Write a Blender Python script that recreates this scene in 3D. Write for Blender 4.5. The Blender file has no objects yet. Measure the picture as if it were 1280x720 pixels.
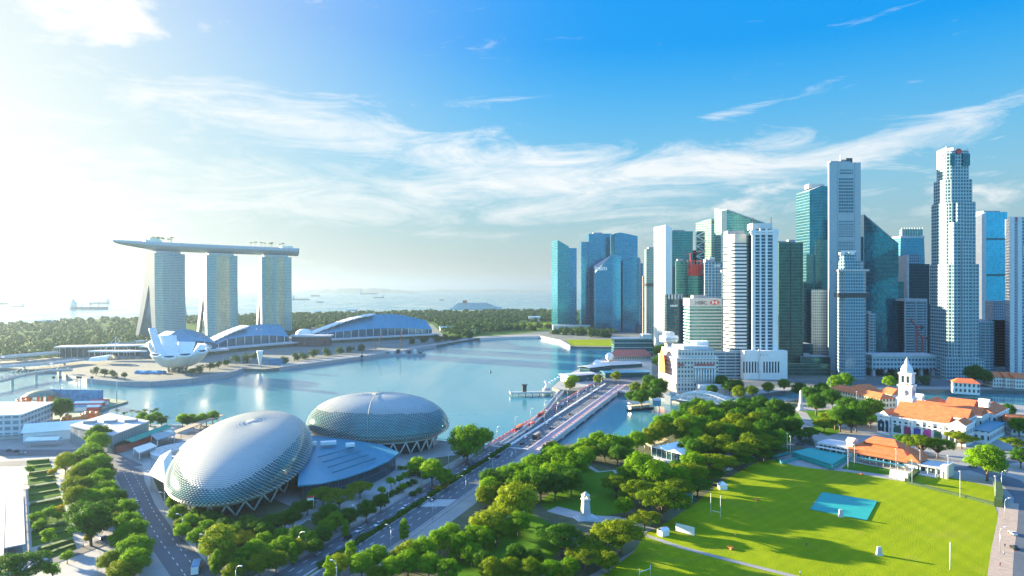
import bpy, math, random
from mathutils import Vector, Matrix
random.seed(7)
S = bpy.context.scene
C = S.collection
PI = math.pi
F, CH = 810.0, 105.0            # focal length in photo pixels, eye height in metres
SKY_K, SKY_FILL = 1.0, 0.6
SUN_AZ, SUN_EL = math.radians(-61.0), math.radians(10.5)

# ---------------------------------------------------------------- camera
cam = bpy.data.cameras.new("camera"); co = bpy.data.objects.new("camera", cam); C.objects.link(co)
co.location = (0, 0, CH); co.rotation_euler = (PI/2, 0, 0)
cam.sensor_width = 36.0; cam.lens = F/1280*36; cam.clip_start = 1.0; cam.clip_end = 120000
S.camera = co
# ---------------------------------------------------------------- exposure
S.view_settings.view_transform = 'Standard'; S.view_settings.look = 'None'
S.view_settings.gamma = 1; S.view_settings.use_curve_mapping = False
S.view_settings.exposure = 2.7
S.cycles.use_denoising = True
try: S.cycles.denoiser = 'OPENIMAGEDENOISE'
except Exception: pass
S.cycles.max_bounces = 7; S.cycles.diffuse_bounces = 3; S.cycles.glossy_bounces = 3; S.cycles.transmission_bounces = 4
S.cycles.volume_bounces = 1; S.cycles.sample_clamp_indirect = 6; S.cycles.caustics_reflective = False; S.cycles.caustics_refractive = False
# ---------------------------------------------------------------- sky
W = bpy.data.worlds.new("World"); S.world = W; W.use_nodes = True
nt = W.node_tree; N = nt.nodes; L = nt.links
N.clear()
def wm(op, a, b=None, c=None, clamp=False):
    n = N.new('ShaderNodeMath'); n.operation = op; n.use_clamp = clamp
    for i, q in enumerate((a, b, c)):
        if q is None: continue
        if isinstance(q, (int, float)): n.inputs[i].default_value = q
        else: L.new(q, n.inputs[i])
    return n.outputs[0]
out = N.new('ShaderNodeOutputWorld'); bg = N.new('ShaderNodeBackground')
sky = N.new('ShaderNodeTexSky'); sky.sky_type = 'NISHITA'; sky.sun_disc = False
sky.sun_elevation = SUN_EL; sky.sun_rotation = SUN_AZ; sky.altitude = 100; sky.air_density = 1.0; sky.dust_density = 0.5; sky.ozone_density = 1.6
tc = N.new('ShaderNodeTexCoord'); sp = N.new('ShaderNodeSeparateXYZ'); L.new(tc.outputs['Generated'], sp.inputs[0])
az = wm('ARCTAN2', sp.outputs[0], sp.outputs[1]); el = wm('ARCSINE', sp.outputs[2])
def wnoise(sx, sy, scale, detail, rough, dist, seed):
    cx = N.new('ShaderNodeCombineXYZ'); L.new(wm('MULTIPLY', wm('ADD', az, wm('MULTIPLY', el, seed[2])), sx), cx.inputs[0]); L.new(wm('MULTIPLY', el, sy), cx.inputs[1]); cx.inputs[2].default_value = seed[0]
    n = N.new('ShaderNodeTexNoise'); n.inputs['Scale'].default_value = scale; n.inputs['Detail'].default_value = detail
    n.inputs['Roughness'].default_value = rough; n.inputs['Distortion'].default_value = dist; L.new(cx.outputs[0], n.inputs['Vector'])
    return n.outputs['Fac']
def px(u, v): return math.atan((u-640)/F), math.atan((360-v)/math.hypot(F, u-640))
def blob(u, v, su, sv, amp, tilt=0.0):
    a0, e0 = px(u, v); ca, sa = math.cos(tilt), math.sin(tilt)
    da = wm('SUBTRACT', az, a0); de = wm('SUBTRACT', el, e0)
    p = wm('DIVIDE', wm('ADD', wm('MULTIPLY', da, ca), wm('MULTIPLY', de, sa)), su/F)
    q = wm('DIVIDE', wm('SUBTRACT', wm('MULTIPLY', de, ca), wm('MULTIPLY', da, sa)), sv/F)
    return wm('MULTIPLY', wm('EXPONENT', wm('MULTIPLY', wm('ADD', wm('MULTIPLY', p, p), wm('MULTIPLY', q, q)), -1.0)), amp)
def wsum(l):
    t = l[0]
    for x in l[1:]: t = wm('ADD', t, x)
    return t
puff = wnoise(1.0, 2.1, 10.0, 9.0, 0.62, 0.25, (3.1, 0, 0.0))
wisp = wnoise(1.0, 4.6, 5.2, 10.0, 0.68, 1.1, (8.4, 0, -0.35))
fine = wnoise(1.0, 3.4, 26.0, 6.0, 0.6, 0.4, (5.7, 0, -0.2))
cum = wsum([blob(115, 6, 100, 38, .58), blob(150, 38, 45, 22, .3), blob(60, 0, 60, 22, .3), blob(395, 6, 42, 18, .5, -.15), blob(948, 246, 60, 17, .66, .3), blob(1140, 172, 62, 20, .68, .12), blob(1060, 188, 40, 10, .3), blob(1150, 240, 50, 15, .44), blob(640, 178, 110, 13, .42), blob(655, 262, 80, 10, .42), blob(1250, 245, 40, 16, .38)])
cir = wsum([blob(730, 205, 270, 30, .40, -.03), blob(440, 165, 240, 22, .40, -.12), blob(600, 245, 300, 34, .34), blob(960, 126, 120, 6, .30, .2), blob(1190, 150, 150, 12, .30, .22), blob(120, 225, 330, 85, .34), blob(980, 200, 200, 20, .34, .08), blob(820, 270, 240, 18, .26), blob(1240, 245, 60, 20, .28), blob(30, 275, 160, 12, .1)])
dens_a = wm('MULTIPLY', wm('SUBTRACT', wm('ADD', wm('ADD', wm('MULTIPLY', puff, 2.0), wm('MULTIPLY', fine, .6)), cum), 1.70), 2.2, clamp=True)
dens_b = wm('MULTIPLY', wm('SUBTRACT', wm('ADD', wm('ADD', wm('MULTIPLY', wisp, 1.7), wm('MULTIPLY', fine, .4)), cir), 1.245), 1.7, clamp=True)
dens = wm('MULTIPLY', wm('MAXIMUM', dens_a, wm('MULTIPLY', dens_b, .9)), .95)
bw = N.new('ShaderNodeRGBToBW'); L.new(sky.outputs[0], bw.inputs[0])
soft = N.new('ShaderNodeVectorMath'); soft.operation = 'SCALE'; L.new(sky.outputs[0], soft.inputs[0])
L.new(wm('MULTIPLY', wm('POWER', wm('MAXIMUM', bw.outputs[0], .02), -0.85), SKY_K), soft.inputs['Scale'])
gam = N.new('ShaderNodeHueSaturation'); L.new(wm('ADD', wm('MULTIPLY', wm('MULTIPLY', wm('SUBTRACT', el, .04), 3.0, clamp=True), 1.3), .50), gam.inputs['Saturation']); L.new(soft.outputs[0], gam.inputs['Color'])
hi = wm('MAXIMUM', wm('MULTIPLY', wm('SUBTRACT', el, .03), 2.4, clamp=True), wm('MULTIPLY', sp.outputs[1], -2.0, clamp=True))
tc2 = N.new('ShaderNodeMix'); tc2.data_type = 'RGBA'; L.new(hi, tc2.inputs[0]); tc2.inputs[6].default_value = (1.06, 1.25, 1.46, 1); tc2.inputs[7].default_value = (.14, 1.20, 1.42, 1)
tint = N.new('ShaderNodeMix'); tint.data_type = 'RGBA'; tint.blend_type = 'MULTIPLY'; tint.inputs[0].default_value = 1.0
L.new(gam.outputs[0], tint.inputs[6]); L.new(tc2.outputs[2], tint.inputs[7])
mix = N.new('ShaderNodeMix'); mix.data_type = 'RGBA'
L.new(dens, mix.inputs[0]); L.new(tint.outputs[2], mix.inputs[6]); mix.inputs[7].default_value = (2.75, 2.75, 2.72, 1)
# white glare of the air towards the sun; unseen sky overhead and behind the viewer brightened as added fill light
dp = N.new('ShaderNodeVectorMath'); dp.operation = 'DOT_PRODUCT'; L.new(tc.outputs['Generated'], dp.inputs[0]); dp.inputs[1].default_value = (math.sin(SUN_AZ)*math.cos(SUN_EL-.04), math.cos(SUN_AZ)*math.cos(SUN_EL-.04), math.sin(SUN_EL-.04))
gl = wm('MULTIPLY', wm('POWER', wm('MULTIPLY', wm('SUBTRACT', dp.outputs['Value'], .32), 1.47, clamp=True), 2.6), 1.0)
gmix = N.new('ShaderNodeMix'); gmix.data_type = 'RGBA'; L.new(gl, gmix.inputs[0]); L.new(mix.outputs[2], gmix.inputs[6]); gmix.inputs[7].default_value = (2.75, 2.66, 2.36, 1)
fill_zone = wm('MAXIMUM', wm('MULTIPLY', wm('SUBTRACT', el, .52), 2.4, clamp=True), wm('MULTIPLY', sp.outputs[1], -2.0, clamp=True))
vs = N.new('ShaderNodeVectorMath'); vs.operation = 'SCALE'; L.new(gmix.outputs[2], vs.inputs[0]); L.new(wm('ADD', 1.0, wm('MULTIPLY', fill_zone, SKY_FILL)), vs.inputs['Scale'])
va = N.new('ShaderNodeVectorMath'); va.operation = 'MULTIPLY_ADD'; va.inputs[0].default_value = (.80, .82, .80); cvx = N.new('ShaderNodeCombineXYZ'); [L.new(fill_zone, cvx.inputs[i]) for i in range(3)]; L.new(cvx.outputs[0], va.inputs[1]); L.new(vs.outputs[0], va.inputs[2])
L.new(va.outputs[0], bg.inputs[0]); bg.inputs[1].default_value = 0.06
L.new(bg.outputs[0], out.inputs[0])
# ---------------------------------------------------------------- sun
sl = bpy.data.lights.new("sun", 'SUN'); so = bpy.data.objects.new("sun", sl); C.objects.link(so)
sl.energy = 5.0; sl.angle = math.radians(0.6); sl.color = (1.0, 0.82, 0.52)
sdir = Vector((math.sin(SUN_AZ)*math.cos(SUN_EL), math.cos(SUN_AZ)*math.cos(SUN_EL), math.sin(SUN_EL)))
so.rotation_euler = (-sdir).to_track_quat('-Z', 'Y').to_euler(); so.location = (-400, 300, 400)

# ---------------------------------------------------------------- helpers
def at(u, v, z=0.0):
    """The point at height z whose image in the photograph is (u, v)."""
    D = F*(CH-z)/(v-360.0); return ((u-640)/F*D, D, z)
def on(u, D, z=0.0): return ((u-640)/F*D, D, z)
def hz(v, D): return CH+(360-v)*D/F
def rot2(x, y, a): c, s = math.cos(a), math.sin(a); return (x*c-y*s, x*s+y*c)

class MB:
    """Collects faces (with UVs in metres) and links them as ONE mesh object."""
    def __init__(s): s.v=[]; s.f=[]; s.uv=[]; s.mi=[]; s.sm=[]; s.m=0; s.smooth=False; s.cap=None; s.nor=None
    def face(s, pts, uv=None, m=None):
        n=len(s.v); s.v += [tuple(p) for p in pts]; s.f.append(tuple(range(n, n+len(pts))))
        s.uv.append(uv or [(p[0]+.3*p[2], p[1]+.7*p[2]) for p in pts]); s.mi.append(s.m if m is None else m); s.sm.append(False)
    def prism(s, poly, z0, z1, top=None, cap=True, bottom=False, capm=None):
        """poly: (x, y) ring; top: ring at z1 (same count). z1 may be a list of heights per corner."""
        a=sum(poly[i][0]*poly[(i+1)%len(poly)][1]-poly[(i+1)%len(poly)][0]*poly[i][1] for i in range(len(poly)))
        top = list(top or poly); poly=list(poly); n=len(poly)
        zt = list(z1) if isinstance(z1,(list,tuple)) else [z1]*n
        if a<0: poly.reverse(); top.reverse(); zt.reverse()
        u=0
        for i in range(n):
            j=(i+1)%n; l=math.dist(poly[i], poly[j])
            s.face([(*poly[i],z0),(*poly[j],z0),(*top[j],zt[j]),(*top[i],zt[i])], [(u,z0),(u+l,z0),(u+l,zt[j]),(u,zt[i])]); u+=l
        if cap: s.face([(*top[i],zt[i]) for i in range(n)], None, capm if capm is not None else s.cap)
        if bottom: s.face([(*poly[i],z0) for i in range(n-1,-1,-1)], None, capm if capm is not None else s.cap)
        return s
    def box(s, x, y, z, sx, sy, sz, rz=0.0, bottom=False):
        """Box with the middle of its base at (x, y, z)."""
        p=[(x+q[0], y+q[1]) for q in (rot2(i*sx/2, j*sy/2, rz) for i,j in ((-1,-1),(1,-1),(1,1),(-1,1)))]
        return s.prism(p, z, z+sz, bottom=bottom)
    def bx(s, x0, x1, y0, y1, z0, z1, bottom=False):
        return s.prism([(x0,y0),(x1,y0),(x1,y1),(x0,y1)], z0, z1, bottom=bottom)
    def bar(s, p, q, w, h=None):
        """A beam of rectangular section between two points."""
        p, q = Vector(p), Vector(q); d=(q-p)
        if d.length<1e-6: return s
        d.normalize(); up=Vector((0,0,1)) if abs(d.z)<.95 else Vector((0,1,0)); a=d.cross(up).normalized()*(w/2); b=a.normalized().cross(d)*((h or w)/2)
        r=[[p-a-b,p+a-b,p+a+b,p-a+b],[q-a-b,q+a-b,q+a+b,q-a+b]]
        s.rings(r, True); return s
    def tube(s, p, q, r0, r1=None, n=6, cap=True):
        p, q = Vector(p), Vector(q); r1 = r0 if r1 is None else r1
        d=(q-p).normalized(); up=Vector((0,0,1)) if abs(d.z)<.95 else Vector((0,1,0)); a=d.cross(up).normalized(); b=a.cross(d)
        f=lambda o,r:[o+a*(r*math.cos(2*PI*i/n))+b*(-r*math.sin(2*PI*i/n)) for i in range(n)]
        s.rings([f(p,r0), f(q,r1)], cap, smooth=True); return s
    def rings(s, R, cap=False, smooth=False, closed=True):
        """Loft through rings of equal length."""
        n=len(R[0]); b=len(s.v)
        for r in R: s.v += [tuple(p) for p in r]
        for i in range(len(R)-1):
            for k in range(n if closed else n-1):
                k2=(k+1)%n; q=(b+i*n+k, b+i*n+k2, b+(i+1)*n+k2, b+(i+1)*n+k)
                s.f.append(q); s.uv.append([(k,i),(k+1,i),(k+1,i+1),(k,i+1)]); s.mi.append(s.m); s.sm.append(smooth)
        if cap:
            for r, o in ((R[0],0),(R[-1],(len(R)-1)*n)):
                q=[b+o+k for k in range(n)]
                if o==0: q.reverse()
                s.f.append(tuple(q)); s.uv.append([(0,0)]*n); s.mi.append(s.m); s.sm.append(False)
        return s
    def lathe(s, prof, n=16, c=(0,0,0), cap=False, smooth=True):
        s.rings([[(c[0]+r*math.cos(2*PI*k/n), c[1]+r*math.sin(2*PI*k/n), c[2]+z) for k in range(n)] for r,z in prof], cap, smooth); return s
    def gable(s, x0, x1, y0, y1, z0, h, over=.6, hip=0.0, axis='x'):
        """Pitched roof on a rectangle, ridge along axis."""
        x0-=over; x1+=over; y0-=over; y1+=over
        if axis=='x':
            m=(y0+y1)/2; a,b=(x0+hip,m,z0+h),(x1-hip,m,z0+h)
        else:
            m=(x0+x1)/2; a,b=(m,y0+hip,z0+h),(m,y1-hip,z0+h)
        p=[(x0,y0,z0),(x1,y0,z0),(x1,y1,z0),(x0,y1,z0)]
        if axis=='x': fs=[[p[0],p[1],b,a],[p[2],p[3],a,b],[p[1],p[2],b],[p[3],p[0],a]]
        else: fs=[[p[1],p[2],b,a],[p[3],p[0],a,b],[p[0],p[1],a],[p[2],p[3],b]]
        for f in fs: s.face(f)
        s.face([p[3],p[2],p[1],p[0]]); return s
    def build(s, name, mats, parent=None, loc=None, rz=0.0):
        me=bpy.data.meshes.new(name); me.from_pydata(s.v, [], s.f)
        ul=me.uv_layers.new(name='UVMap'); flat=[c for q in s.uv for t in q for c in t]; ul.data.foreach_set('uv', flat)
        for m in (mats if isinstance(mats,(list,tuple)) else [mats]): me.materials.append(m)
        nm=len(me.materials)
        me.polygons.foreach_set('material_index', [min(max(i or 0,0),nm-1) for i in s.mi]); me.polygons.foreach_set('use_smooth', s.sm)
        me.update()
        if s.nor: me.normals_split_custom_set_from_vertices(s.nor)
        o=bpy.data.objects.new(name, me); C.objects.link(o)
        if parent: o.parent=parent
        if loc: o.location=loc
        if rz: o.rotation_euler=(0,0,rz)
        return o
def tag(o, label=None, cat=None, group=None, kind=None):
    if label: o['label']=label
    if cat: o['category']=cat
    if group: o['group']=group
    if kind: o['kind']=kind
    return o
def thing(name, label, cat, loc=(0,0,0), rz=0.0, group=None):
    o=bpy.data.objects.new(name, None); C.objects.link(o); o.location=loc; o.rotation_euler=(0,0,rz); o.empty_display_size=1
    return tag(o, label, cat, group)
def ground(name, pts, z, mat, z0=None):
    m=MB()
    if z0 is None: m.face([(p[0],p[1],z) for p in (pts if sum(pts[i][0]*pts[(i+1)%len(pts)][1]-pts[(i+1)%len(pts)][0]*pts[i][1] for i in range(len(pts)))>0 else pts[::-1])])
    else: m.prism([(p[0],p[1]) for p in pts], z0, z)
    return tag(m.build(name, mat), kind='structure')
KIDS={}
def copy_tree(root, loc, rz=0.0, sc=None, label=None, group=None):
    """A copy of a thing with copies of its parts and sub-parts (mesh data shared)."""
    def cp(o, par):
        c=o.copy(); C.objects.link(c); c.parent=par
        if o.name not in KIDS: KIDS[o.name]=list(o.children)
        for k in KIDS[o.name]: cp(k, c)
        return c
    r=cp(root, None); r.location=loc; r.rotation_euler=(0,0,rz)
    if sc: r.scale=sc if isinstance(sc,(tuple,list)) else (sc,sc,sc)
    return tag(r, label, None, group)
ORD=['first','second','third','fourth','fifth','sixth','seventh','eighth','ninth','tenth','eleventh','twelfth','thirteenth','fourteenth','fifteenth','sixteenth','seventeenth','eighteenth','nineteenth','twentieth']
def nth(i):
    if i<20: return ORD[i]
    t=['twenty','thirty','forty','fifty','sixty'][(i+1)//10-2]; r=(i+1)%10
    return (t+'-'+ORD[r-1]) if r else {'twenty':'twentieth','thirty':'thirtieth','forty':'fortieth','fifty':'fiftieth','sixty':'sixtieth'}[t]

# ---------------------------------------------------------------- materials
def _new(name):
    m=bpy.data.materials.new(name); m.use_nodes=True; t=m.node_tree; return m, t, t.nodes['Principled BSDF']
def _mth(t, op, a, b=None, clamp=False):
    n=t.nodes.new('ShaderNodeMath'); n.operation=op; n.use_clamp=clamp
    for i,q in enumerate((a,b)):
        if q is None: continue
        if isinstance(q,(int,float)): n.inputs[i].default_value=q
        else: t.links.new(q, n.inputs[i])
    return n.outputs[0]
def _mix(t, f, a, b, blend='MIX'):
    n=t.nodes.new('ShaderNodeMix'); n.data_type='RGBA'; n.blend_type=blend
    for i,q in ((0,f),(6,a),(7,b)):
        if isinstance(q,(int,float)): n.inputs[i].default_value=q
        elif isinstance(q,tuple): n.inputs[i].default_value=(*q[:3],1)
        else: t.links.new(q, n.inputs[i])
    return n.outputs[2]
def _noise(t, vec, scale, detail=3, rough=.55, dist=0):
    n=t.nodes.new('ShaderNodeTexNoise'); n.inputs['Scale'].default_value=scale; n.inputs['Detail'].default_value=detail
    n.inputs['Roughness'].default_value=rough; n.inputs['Distortion'].default_value=dist
    if vec is not None: t.links.new(vec, n.inputs['Vector'])
    return n.outputs['Fac']
def _co(t, w='Object'): return t.nodes.new('ShaderNodeTexCoord').outputs[w]
def mul(c, k): return tuple(min(1,x*k) for x in c)
def mat(name, c, r=.6, metal=0.0, var=.18, scale=.25, c2=None, bump=0.0, bscale=1.0, spec=.5):
    m,t,b=_new(name); vec=_co(t)
    f=_noise(t, vec, scale, 4); f2=_noise(t, vec, scale*7.3, 3)
    ff=_mth(t,'MULTIPLY',_mth(t,'SUBTRACT',_mth(t,'ADD',_mth(t,'MULTIPLY',f,.65),_mth(t,'MULTIPLY',f2,.35)),.32),2.7,True)
    t.links.new(_mix(t, ff, mul(c,1-var), c2 or mul(c,1+var)), b.inputs['Base Color'])
    b.inputs['Roughness'].default_value=r; b.inputs['Metallic'].default_value=metal; b.inputs['Specular IOR Level'].default_value=spec
    if bump:
        bn=t.nodes.new('ShaderNodeBump'); bn.inputs['Strength'].default_value=bump; bn.inputs['Distance'].default_value=.3
        t.links.new(_noise(t,vec,bscale,3), bn.inputs['Height']); t.links.new(bn.outputs[0], b.inputs['Normal'])
    return m
def facade(name, glass, frame, fh=4.0, bw=3.0, sp=.3, mu=.12, metal=.55, rough=.07, var=.45, frough=.5, wav=.05, fmetal=0.0, tall=0.0):
    """Curtain wall / window grid laid out in metres on the wall (UV): floors, bays, panes that differ a little."""
    m,t,b=_new(name)
    uv=t.nodes.new('ShaderNodeUVMap'); s=t.nodes.new('ShaderNodeSeparateXYZ'); t.links.new(uv.outputs[0], s.inputs[0])
    fu=_mth(t,'DIVIDE',s.outputs[0],bw); fv=_mth(t,'DIVIDE',s.outputs[1],fh)
    gu=_mth(t,'FRACT',fu); gv=_mth(t,'FRACT',fv)
    fr=_mth(t,'MAXIMUM',_mth(t,'LESS_THAN',gu,mu),_mth(t,'LESS_THAN',gv,sp))
    if tall:
        fr=_mth(t,'MAXIMUM',fr,_mth(t,'LESS_THAN',_mth(t,'FRACT',_mth(t,'DIVIDE',s.outputs[1],tall)),fh*.9/tall))
    c=t.nodes.new('ShaderNodeCombineXYZ'); t.links.new(_mth(t,'FLOOR',fu),c.inputs[0]); t.links.new(_mth(t,'FLOOR',fv),c.inputs[1])
    w=t.nodes.new('ShaderNodeTexWhiteNoise'); w.noise_dimensions='2D'; t.links.new(c.outputs[0],w.inputs['Vector'])
    big=_noise(t,_co(t),.035,3)
    vv=_mth(t,'ADD',_mth(t,'MULTIPLY',w.outputs[0],.6),_mth(t,'MULTIPLY',big,.45))
    g=_mix(t,vv,mul(glass,1-var),mul(glass,1+var))
    dirt=_noise(t,_co(t),.12,4)
    fc=_mix(t,dirt,mul(frame,.82),mul(frame,1.1))
    t.links.new(_mix(t,fr,g,fc),b.inputs['Base Color'])
    t.links.new(_mth(t,'ADD',_mth(t,'MULTIPLY',fr,fmetal-metal),metal),b.inputs['Metallic'])
    t.links.new(_mth(t,'ADD',_mth(t,'MULTIPLY',fr,frough-rough),_mth(t,'ADD',rough,_mth(t,'MULTIPLY',w.outputs[0],.06))),b.inputs['Roughness'])
    bn=t.nodes.new('ShaderNodeBump'); bn.inputs['Strength'].default_value=wav; bn.inputs['Distance'].default_value=4.0
    t.links.new(_noise(t,_co(t),.16,2),bn.inputs['Height']); t.links.new(bn.outputs[0],b.inputs['Normal'])
    return m
def leaf(name, c1, c2, trans=.52):
    m,t,b=_new(name); oi=t.nodes.new('ShaderNodeObjectInfo')
    f=_noise(t,_co(t),.55,2)
    k=_mth(t,'ADD',_mth(t,'MULTIPLY',oi.outputs['Random'],.55),_mth(t,'MULTIPLY',f,.6),True)
    col=_mix(t,k,c1,c2)
    b.inputs['Roughness'].default_value=.6; b.inputs['Specular IOR Level'].default_value=.06
    t.links.new(col,b.inputs['Base Color'])
    tr=t.nodes.new('ShaderNodeBsdfTranslucent'); t.links.new(_mix(t,1.0,col,(1.0,.95,.35),'MULTIPLY'),tr.inputs['Color'])
    ms=t.nodes.new('ShaderNodeMixShader'); ms.inputs[0].default_value=trans
    t.links.new(b.outputs[0],ms.inputs[1]); t.links.new(tr.outputs[0],ms.inputs[2])
    t.links.new(ms.outputs[0],t.nodes['Material Output'].inputs['Surface'])
    return m
M=dict(
 white=mat('white_paint',(.74,.74,.72),.5,var=.08), offwhite=mat('off_white_wall',(.62,.62,.60),.6,var=.1),
 pale=mat('pale_concrete',(.48,.49,.50),.65), grey=mat('grey_concrete',(.30,.31,.33),.7), dark=mat('dark_metal',(.035,.045,.055),.4,.3),
 steel=mat('brushed_steel',(.55,.58,.6),.35,.7,var=.08), roofgrey=mat('roof_felt',(.28,.31,.34),.75),
 asphalt=mat('asphalt',(.085,.098,.115),.7,var=.2,scale=.08), paving=mat('paving',(.27,.265,.25),.75,var=.16,scale=.12), plaza=mat('pale_plaza_stone',(.33,.33,.32),.7,var=.1),
 pink=mat('pink_paving',(.42,.32,.31),.7), brick=mat('brick_path',(.38,.29,.22),.8,var=.2,scale=.5), soil=mat('ground_cover',(.10,.12,.06),.9,var=.4,scale=.1),
 line=mat('road_paint',(.72,.72,.70),.6,var=.05), red=mat('red_paint',(.62,.05,.04),.4,var=.1), orange=mat('orange_paint',(.75,.20,.04),.45), yellow=mat('yellow_paint',(.75,.5,.05),.45),
 tile=mat('clay_tile',(.58,.145,.04),.7,var=.32,scale=.35,bump=.3,bscale=3), redtile=mat('dull_red_tile',(.42,.12,.09),.7,var=.2),
 blueroof=mat('blue_metal_roof',(.05,.25,.36),.4,.2,var=.12,scale=.05), teal=mat('teal_sheet',(.01,.30,.27),.6,var=.12), green=mat('green_roof',(.03,.30,.20),.5),
 navy=mat('navy_glass',(.03,.10,.16),.1,.4,var=.3), blue=mat('blue_screen',(.04,.16,.42),.5,var=.5,scale=.25,c2=(.10,.42,.68)), timber=mat('weathered_timber',(.40,.29,.20),.75),
 tyre=mat('rubber',(.02,.02,.02),.8), chrome=mat('aluminium_shade',(.38,.40,.38),.45,.4,var=.06), glassdark=mat('dark_glass',(.015,.05,.06),.06,.15,var=.3),
 bark=mat('bark',(.16,.115,.08),.9,var=.3,scale=1.0), cream=mat('cream_wall',(.66,.60,.47),.65,var=.08), window=mat('window_glass',(.03,.06,.08),.08,.2,var=.3,scale=.5),
)
# ================================================================ ground, water, roads
def water_mat():
    m,t,b=_new('water'); vec=_co(t)
    f=_noise(t,vec,.004,4,.6,.6)
    t.links.new(_mix(t,f,(.03,.17,.21),(.055,.23,.28)),b.inputs['Base Color'])
    b.inputs['Roughness'].default_value=.2; b.inputs['IOR'].default_value=1.45; b.inputs['Specular IOR Level'].default_value=.8
    mp=t.nodes.new('ShaderNodeMapping'); mp.inputs['Scale'].default_value=(.35,.12,.3); t.links.new(vec,mp.inputs[0])
    bn=t.nodes.new('ShaderNodeBump'); bn.inputs['Strength'].default_value=.10; bn.inputs['Distance'].default_value=.35
    t.links.new(_noise(t,mp.outputs[0],1.0,4,.6,.5),bn.inputs['Height']); t.links.new(bn.outputs[0],b.inputs['Normal'])
    rg=_noise(t,mp.outputs[0],.02,3,.6,1.0); t.links.new(_mth(t,'ADD',_mth(t,'MULTIPLY',_mth(t,'SUBTRACT',rg,.35,True),.55),.10),b.inputs['Roughness'])
    return m
WZ=-4.0
E_=34000
tag(MB().bx(-E_,E_,-2000,E_,WZ-.5,WZ).build('sea',water_mat()),kind='structure')
P=lambda l,z=0:[at(u,v,z) for u,v in l]
near=P([(-420,540),(0,530),(60,534),(110,533),(180,531),(300,530),(390,537),(560,552),(616,557),(690,566),(742,562),(800,546),(850,523),(900,507),(935,503),(1000,497),(1100,497),(1240,503),(1290,508),(1700,520)])+[(1500,-200),(-900,-200)]
ground('land',near,0,M['paving'],-9)
south=P([(700,487),(690,483),(704,470),(735,455),(766,441),(767,433.5),(712,432.7),(700,425.5),(675,420),(640,420.6),(600,422),(545,431),(480,441.5),(395,453),(350,459),(330,461),(303,460),(282,468),(240,473.5),(190,477.5),(150,477.5),(110,474),(86,469),(70,463),(0,459),(-300,462),(-500,420),(-150,409),(0,405),(90,398.5),(170,396.5),(370,391.5),(500,388.5),(690,386.5),(800,386.5),(1600,386.5),(2600,470),(1400,491),(1240,487),(1000,486),(925,495.5),(850,499),(775,490)])
ground('far_land',south,-.5,mat('far_ground',(.13,.15,.14),.8,var=.35,scale=.02,c2=(.17,.19,.17)),-9)
def grass_mat(name,c1,c2,stripe=0):
    m,t,b=_new(name); vec=_co(t)
    f=_noise(t,vec,.05,5,.6); f2=_noise(t,vec,1.3,3,.7)
    k=_mth(t,'ADD',_mth(t,'MULTIPLY',f,.7),_mth(t,'MULTIPLY',f2,.35),True)
    k=_mth(t,'MULTIPLY',_mth(t,'SUBTRACT',k,.28),2.0,True)
    if stripe:
        mp=t.nodes.new('ShaderNodeMapping'); mp.inputs['Rotation'].default_value=(0,0,.68); mp.inputs['Scale'].default_value=(1,.06,1); t.links.new(vec,mp.inputs[0])
        s2=_noise(t,mp.outputs[0],.16,2,.5); k=_mth(t,'ADD',_mth(t,'MULTIPLY',k,.7),_mth(t,'MULTIPLY',_mth(t,'SUBTRACT',s2,.45),stripe),True)
    gc=_mix(t,k,c1,c2)
    if stripe:
        wr=_mth(t,'MULTIPLY',_mth(t,'SUBTRACT',_noise(t,vec,.035,6,.68,.8),.54),5.0,True); gc=_mix(t,_mth(t,'MULTIPLY',wr,.5),gc,(.25,.22,.05))
        mw=t.nodes.new('ShaderNodeMapping'); mw.inputs['Rotation'].default_value=(0,0,.9); t.links.new(vec,mw.inputs[0]); ws=t.nodes.new('ShaderNodeTexWave'); ws.inputs['Scale'].default_value=.055; ws.inputs['Distortion'].default_value=.6; t.links.new(mw.outputs[0],ws.inputs['Vector']); gc=_mix(t,_mth(t,'MULTIPLY',ws.outputs['Fac'],.16),gc,(.09,.17,.006))
    t.links.new(gc,b.inputs['Base Color']); b.inputs['Roughness'].default_value=.85; b.inputs['Specular IOR Level'].default_value=.02
    bn=t.nodes.new('ShaderNodeBump'); bn.inputs['Strength'].default_value=.9; bn.inputs['Distance'].default_value=.5
    t.links.new(_noise(t,vec,2.2,3,.7),bn.inputs['Height']); t.links.new(bn.outputs[0],b.inputs['Normal'])
    return m
GR=dict(field=grass_mat('field_grass',(.17,.24,.006),(.28,.34,.010),.9), park=grass_mat('park_grass',(.05,.14,.010),(.10,.21,.015)), far=grass_mat('far_grass',(.05,.10,.03),(.12,.19,.04)), bed=grass_mat('bed_grass',(.04,.10,.012),(.10,.19,.025)))
z1=.05
def lawn(pts,mat='park',z=z1,name='lawn'): return ground(name,P(pts),z,GR[mat])
lawn([(1020,586),(1060,590),(1140,604),(1244,633),(1250,652),(1236,724),(1228,800),(640,800),(700,740),(760,715),(792,690),(806,668),(835,652),(868,630),(905,600),(945,578),(965,574),(992,582)],'field',name='cricket_field')
lawn([(610,650),(660,640),(715,668),(690,700),(640,730),(560,730),(560,690)],'park')
lawn([(672,628),(735,585),(775,590),(800,600),(785,640),(735,648),(690,642)],'park')
lawn([(985,515),(1040,512),(1050,540),(1035,545),(1000,530)],'park')
lawn([(1148,588),(1247,610),(1244,628),(1140,602)],'field',z=.09,name='bowling_green')
lawn([(1064,576),(1139,585),(1133,597),(1052,586)],'park',z=.09,name='tennis_lawn')
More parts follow.
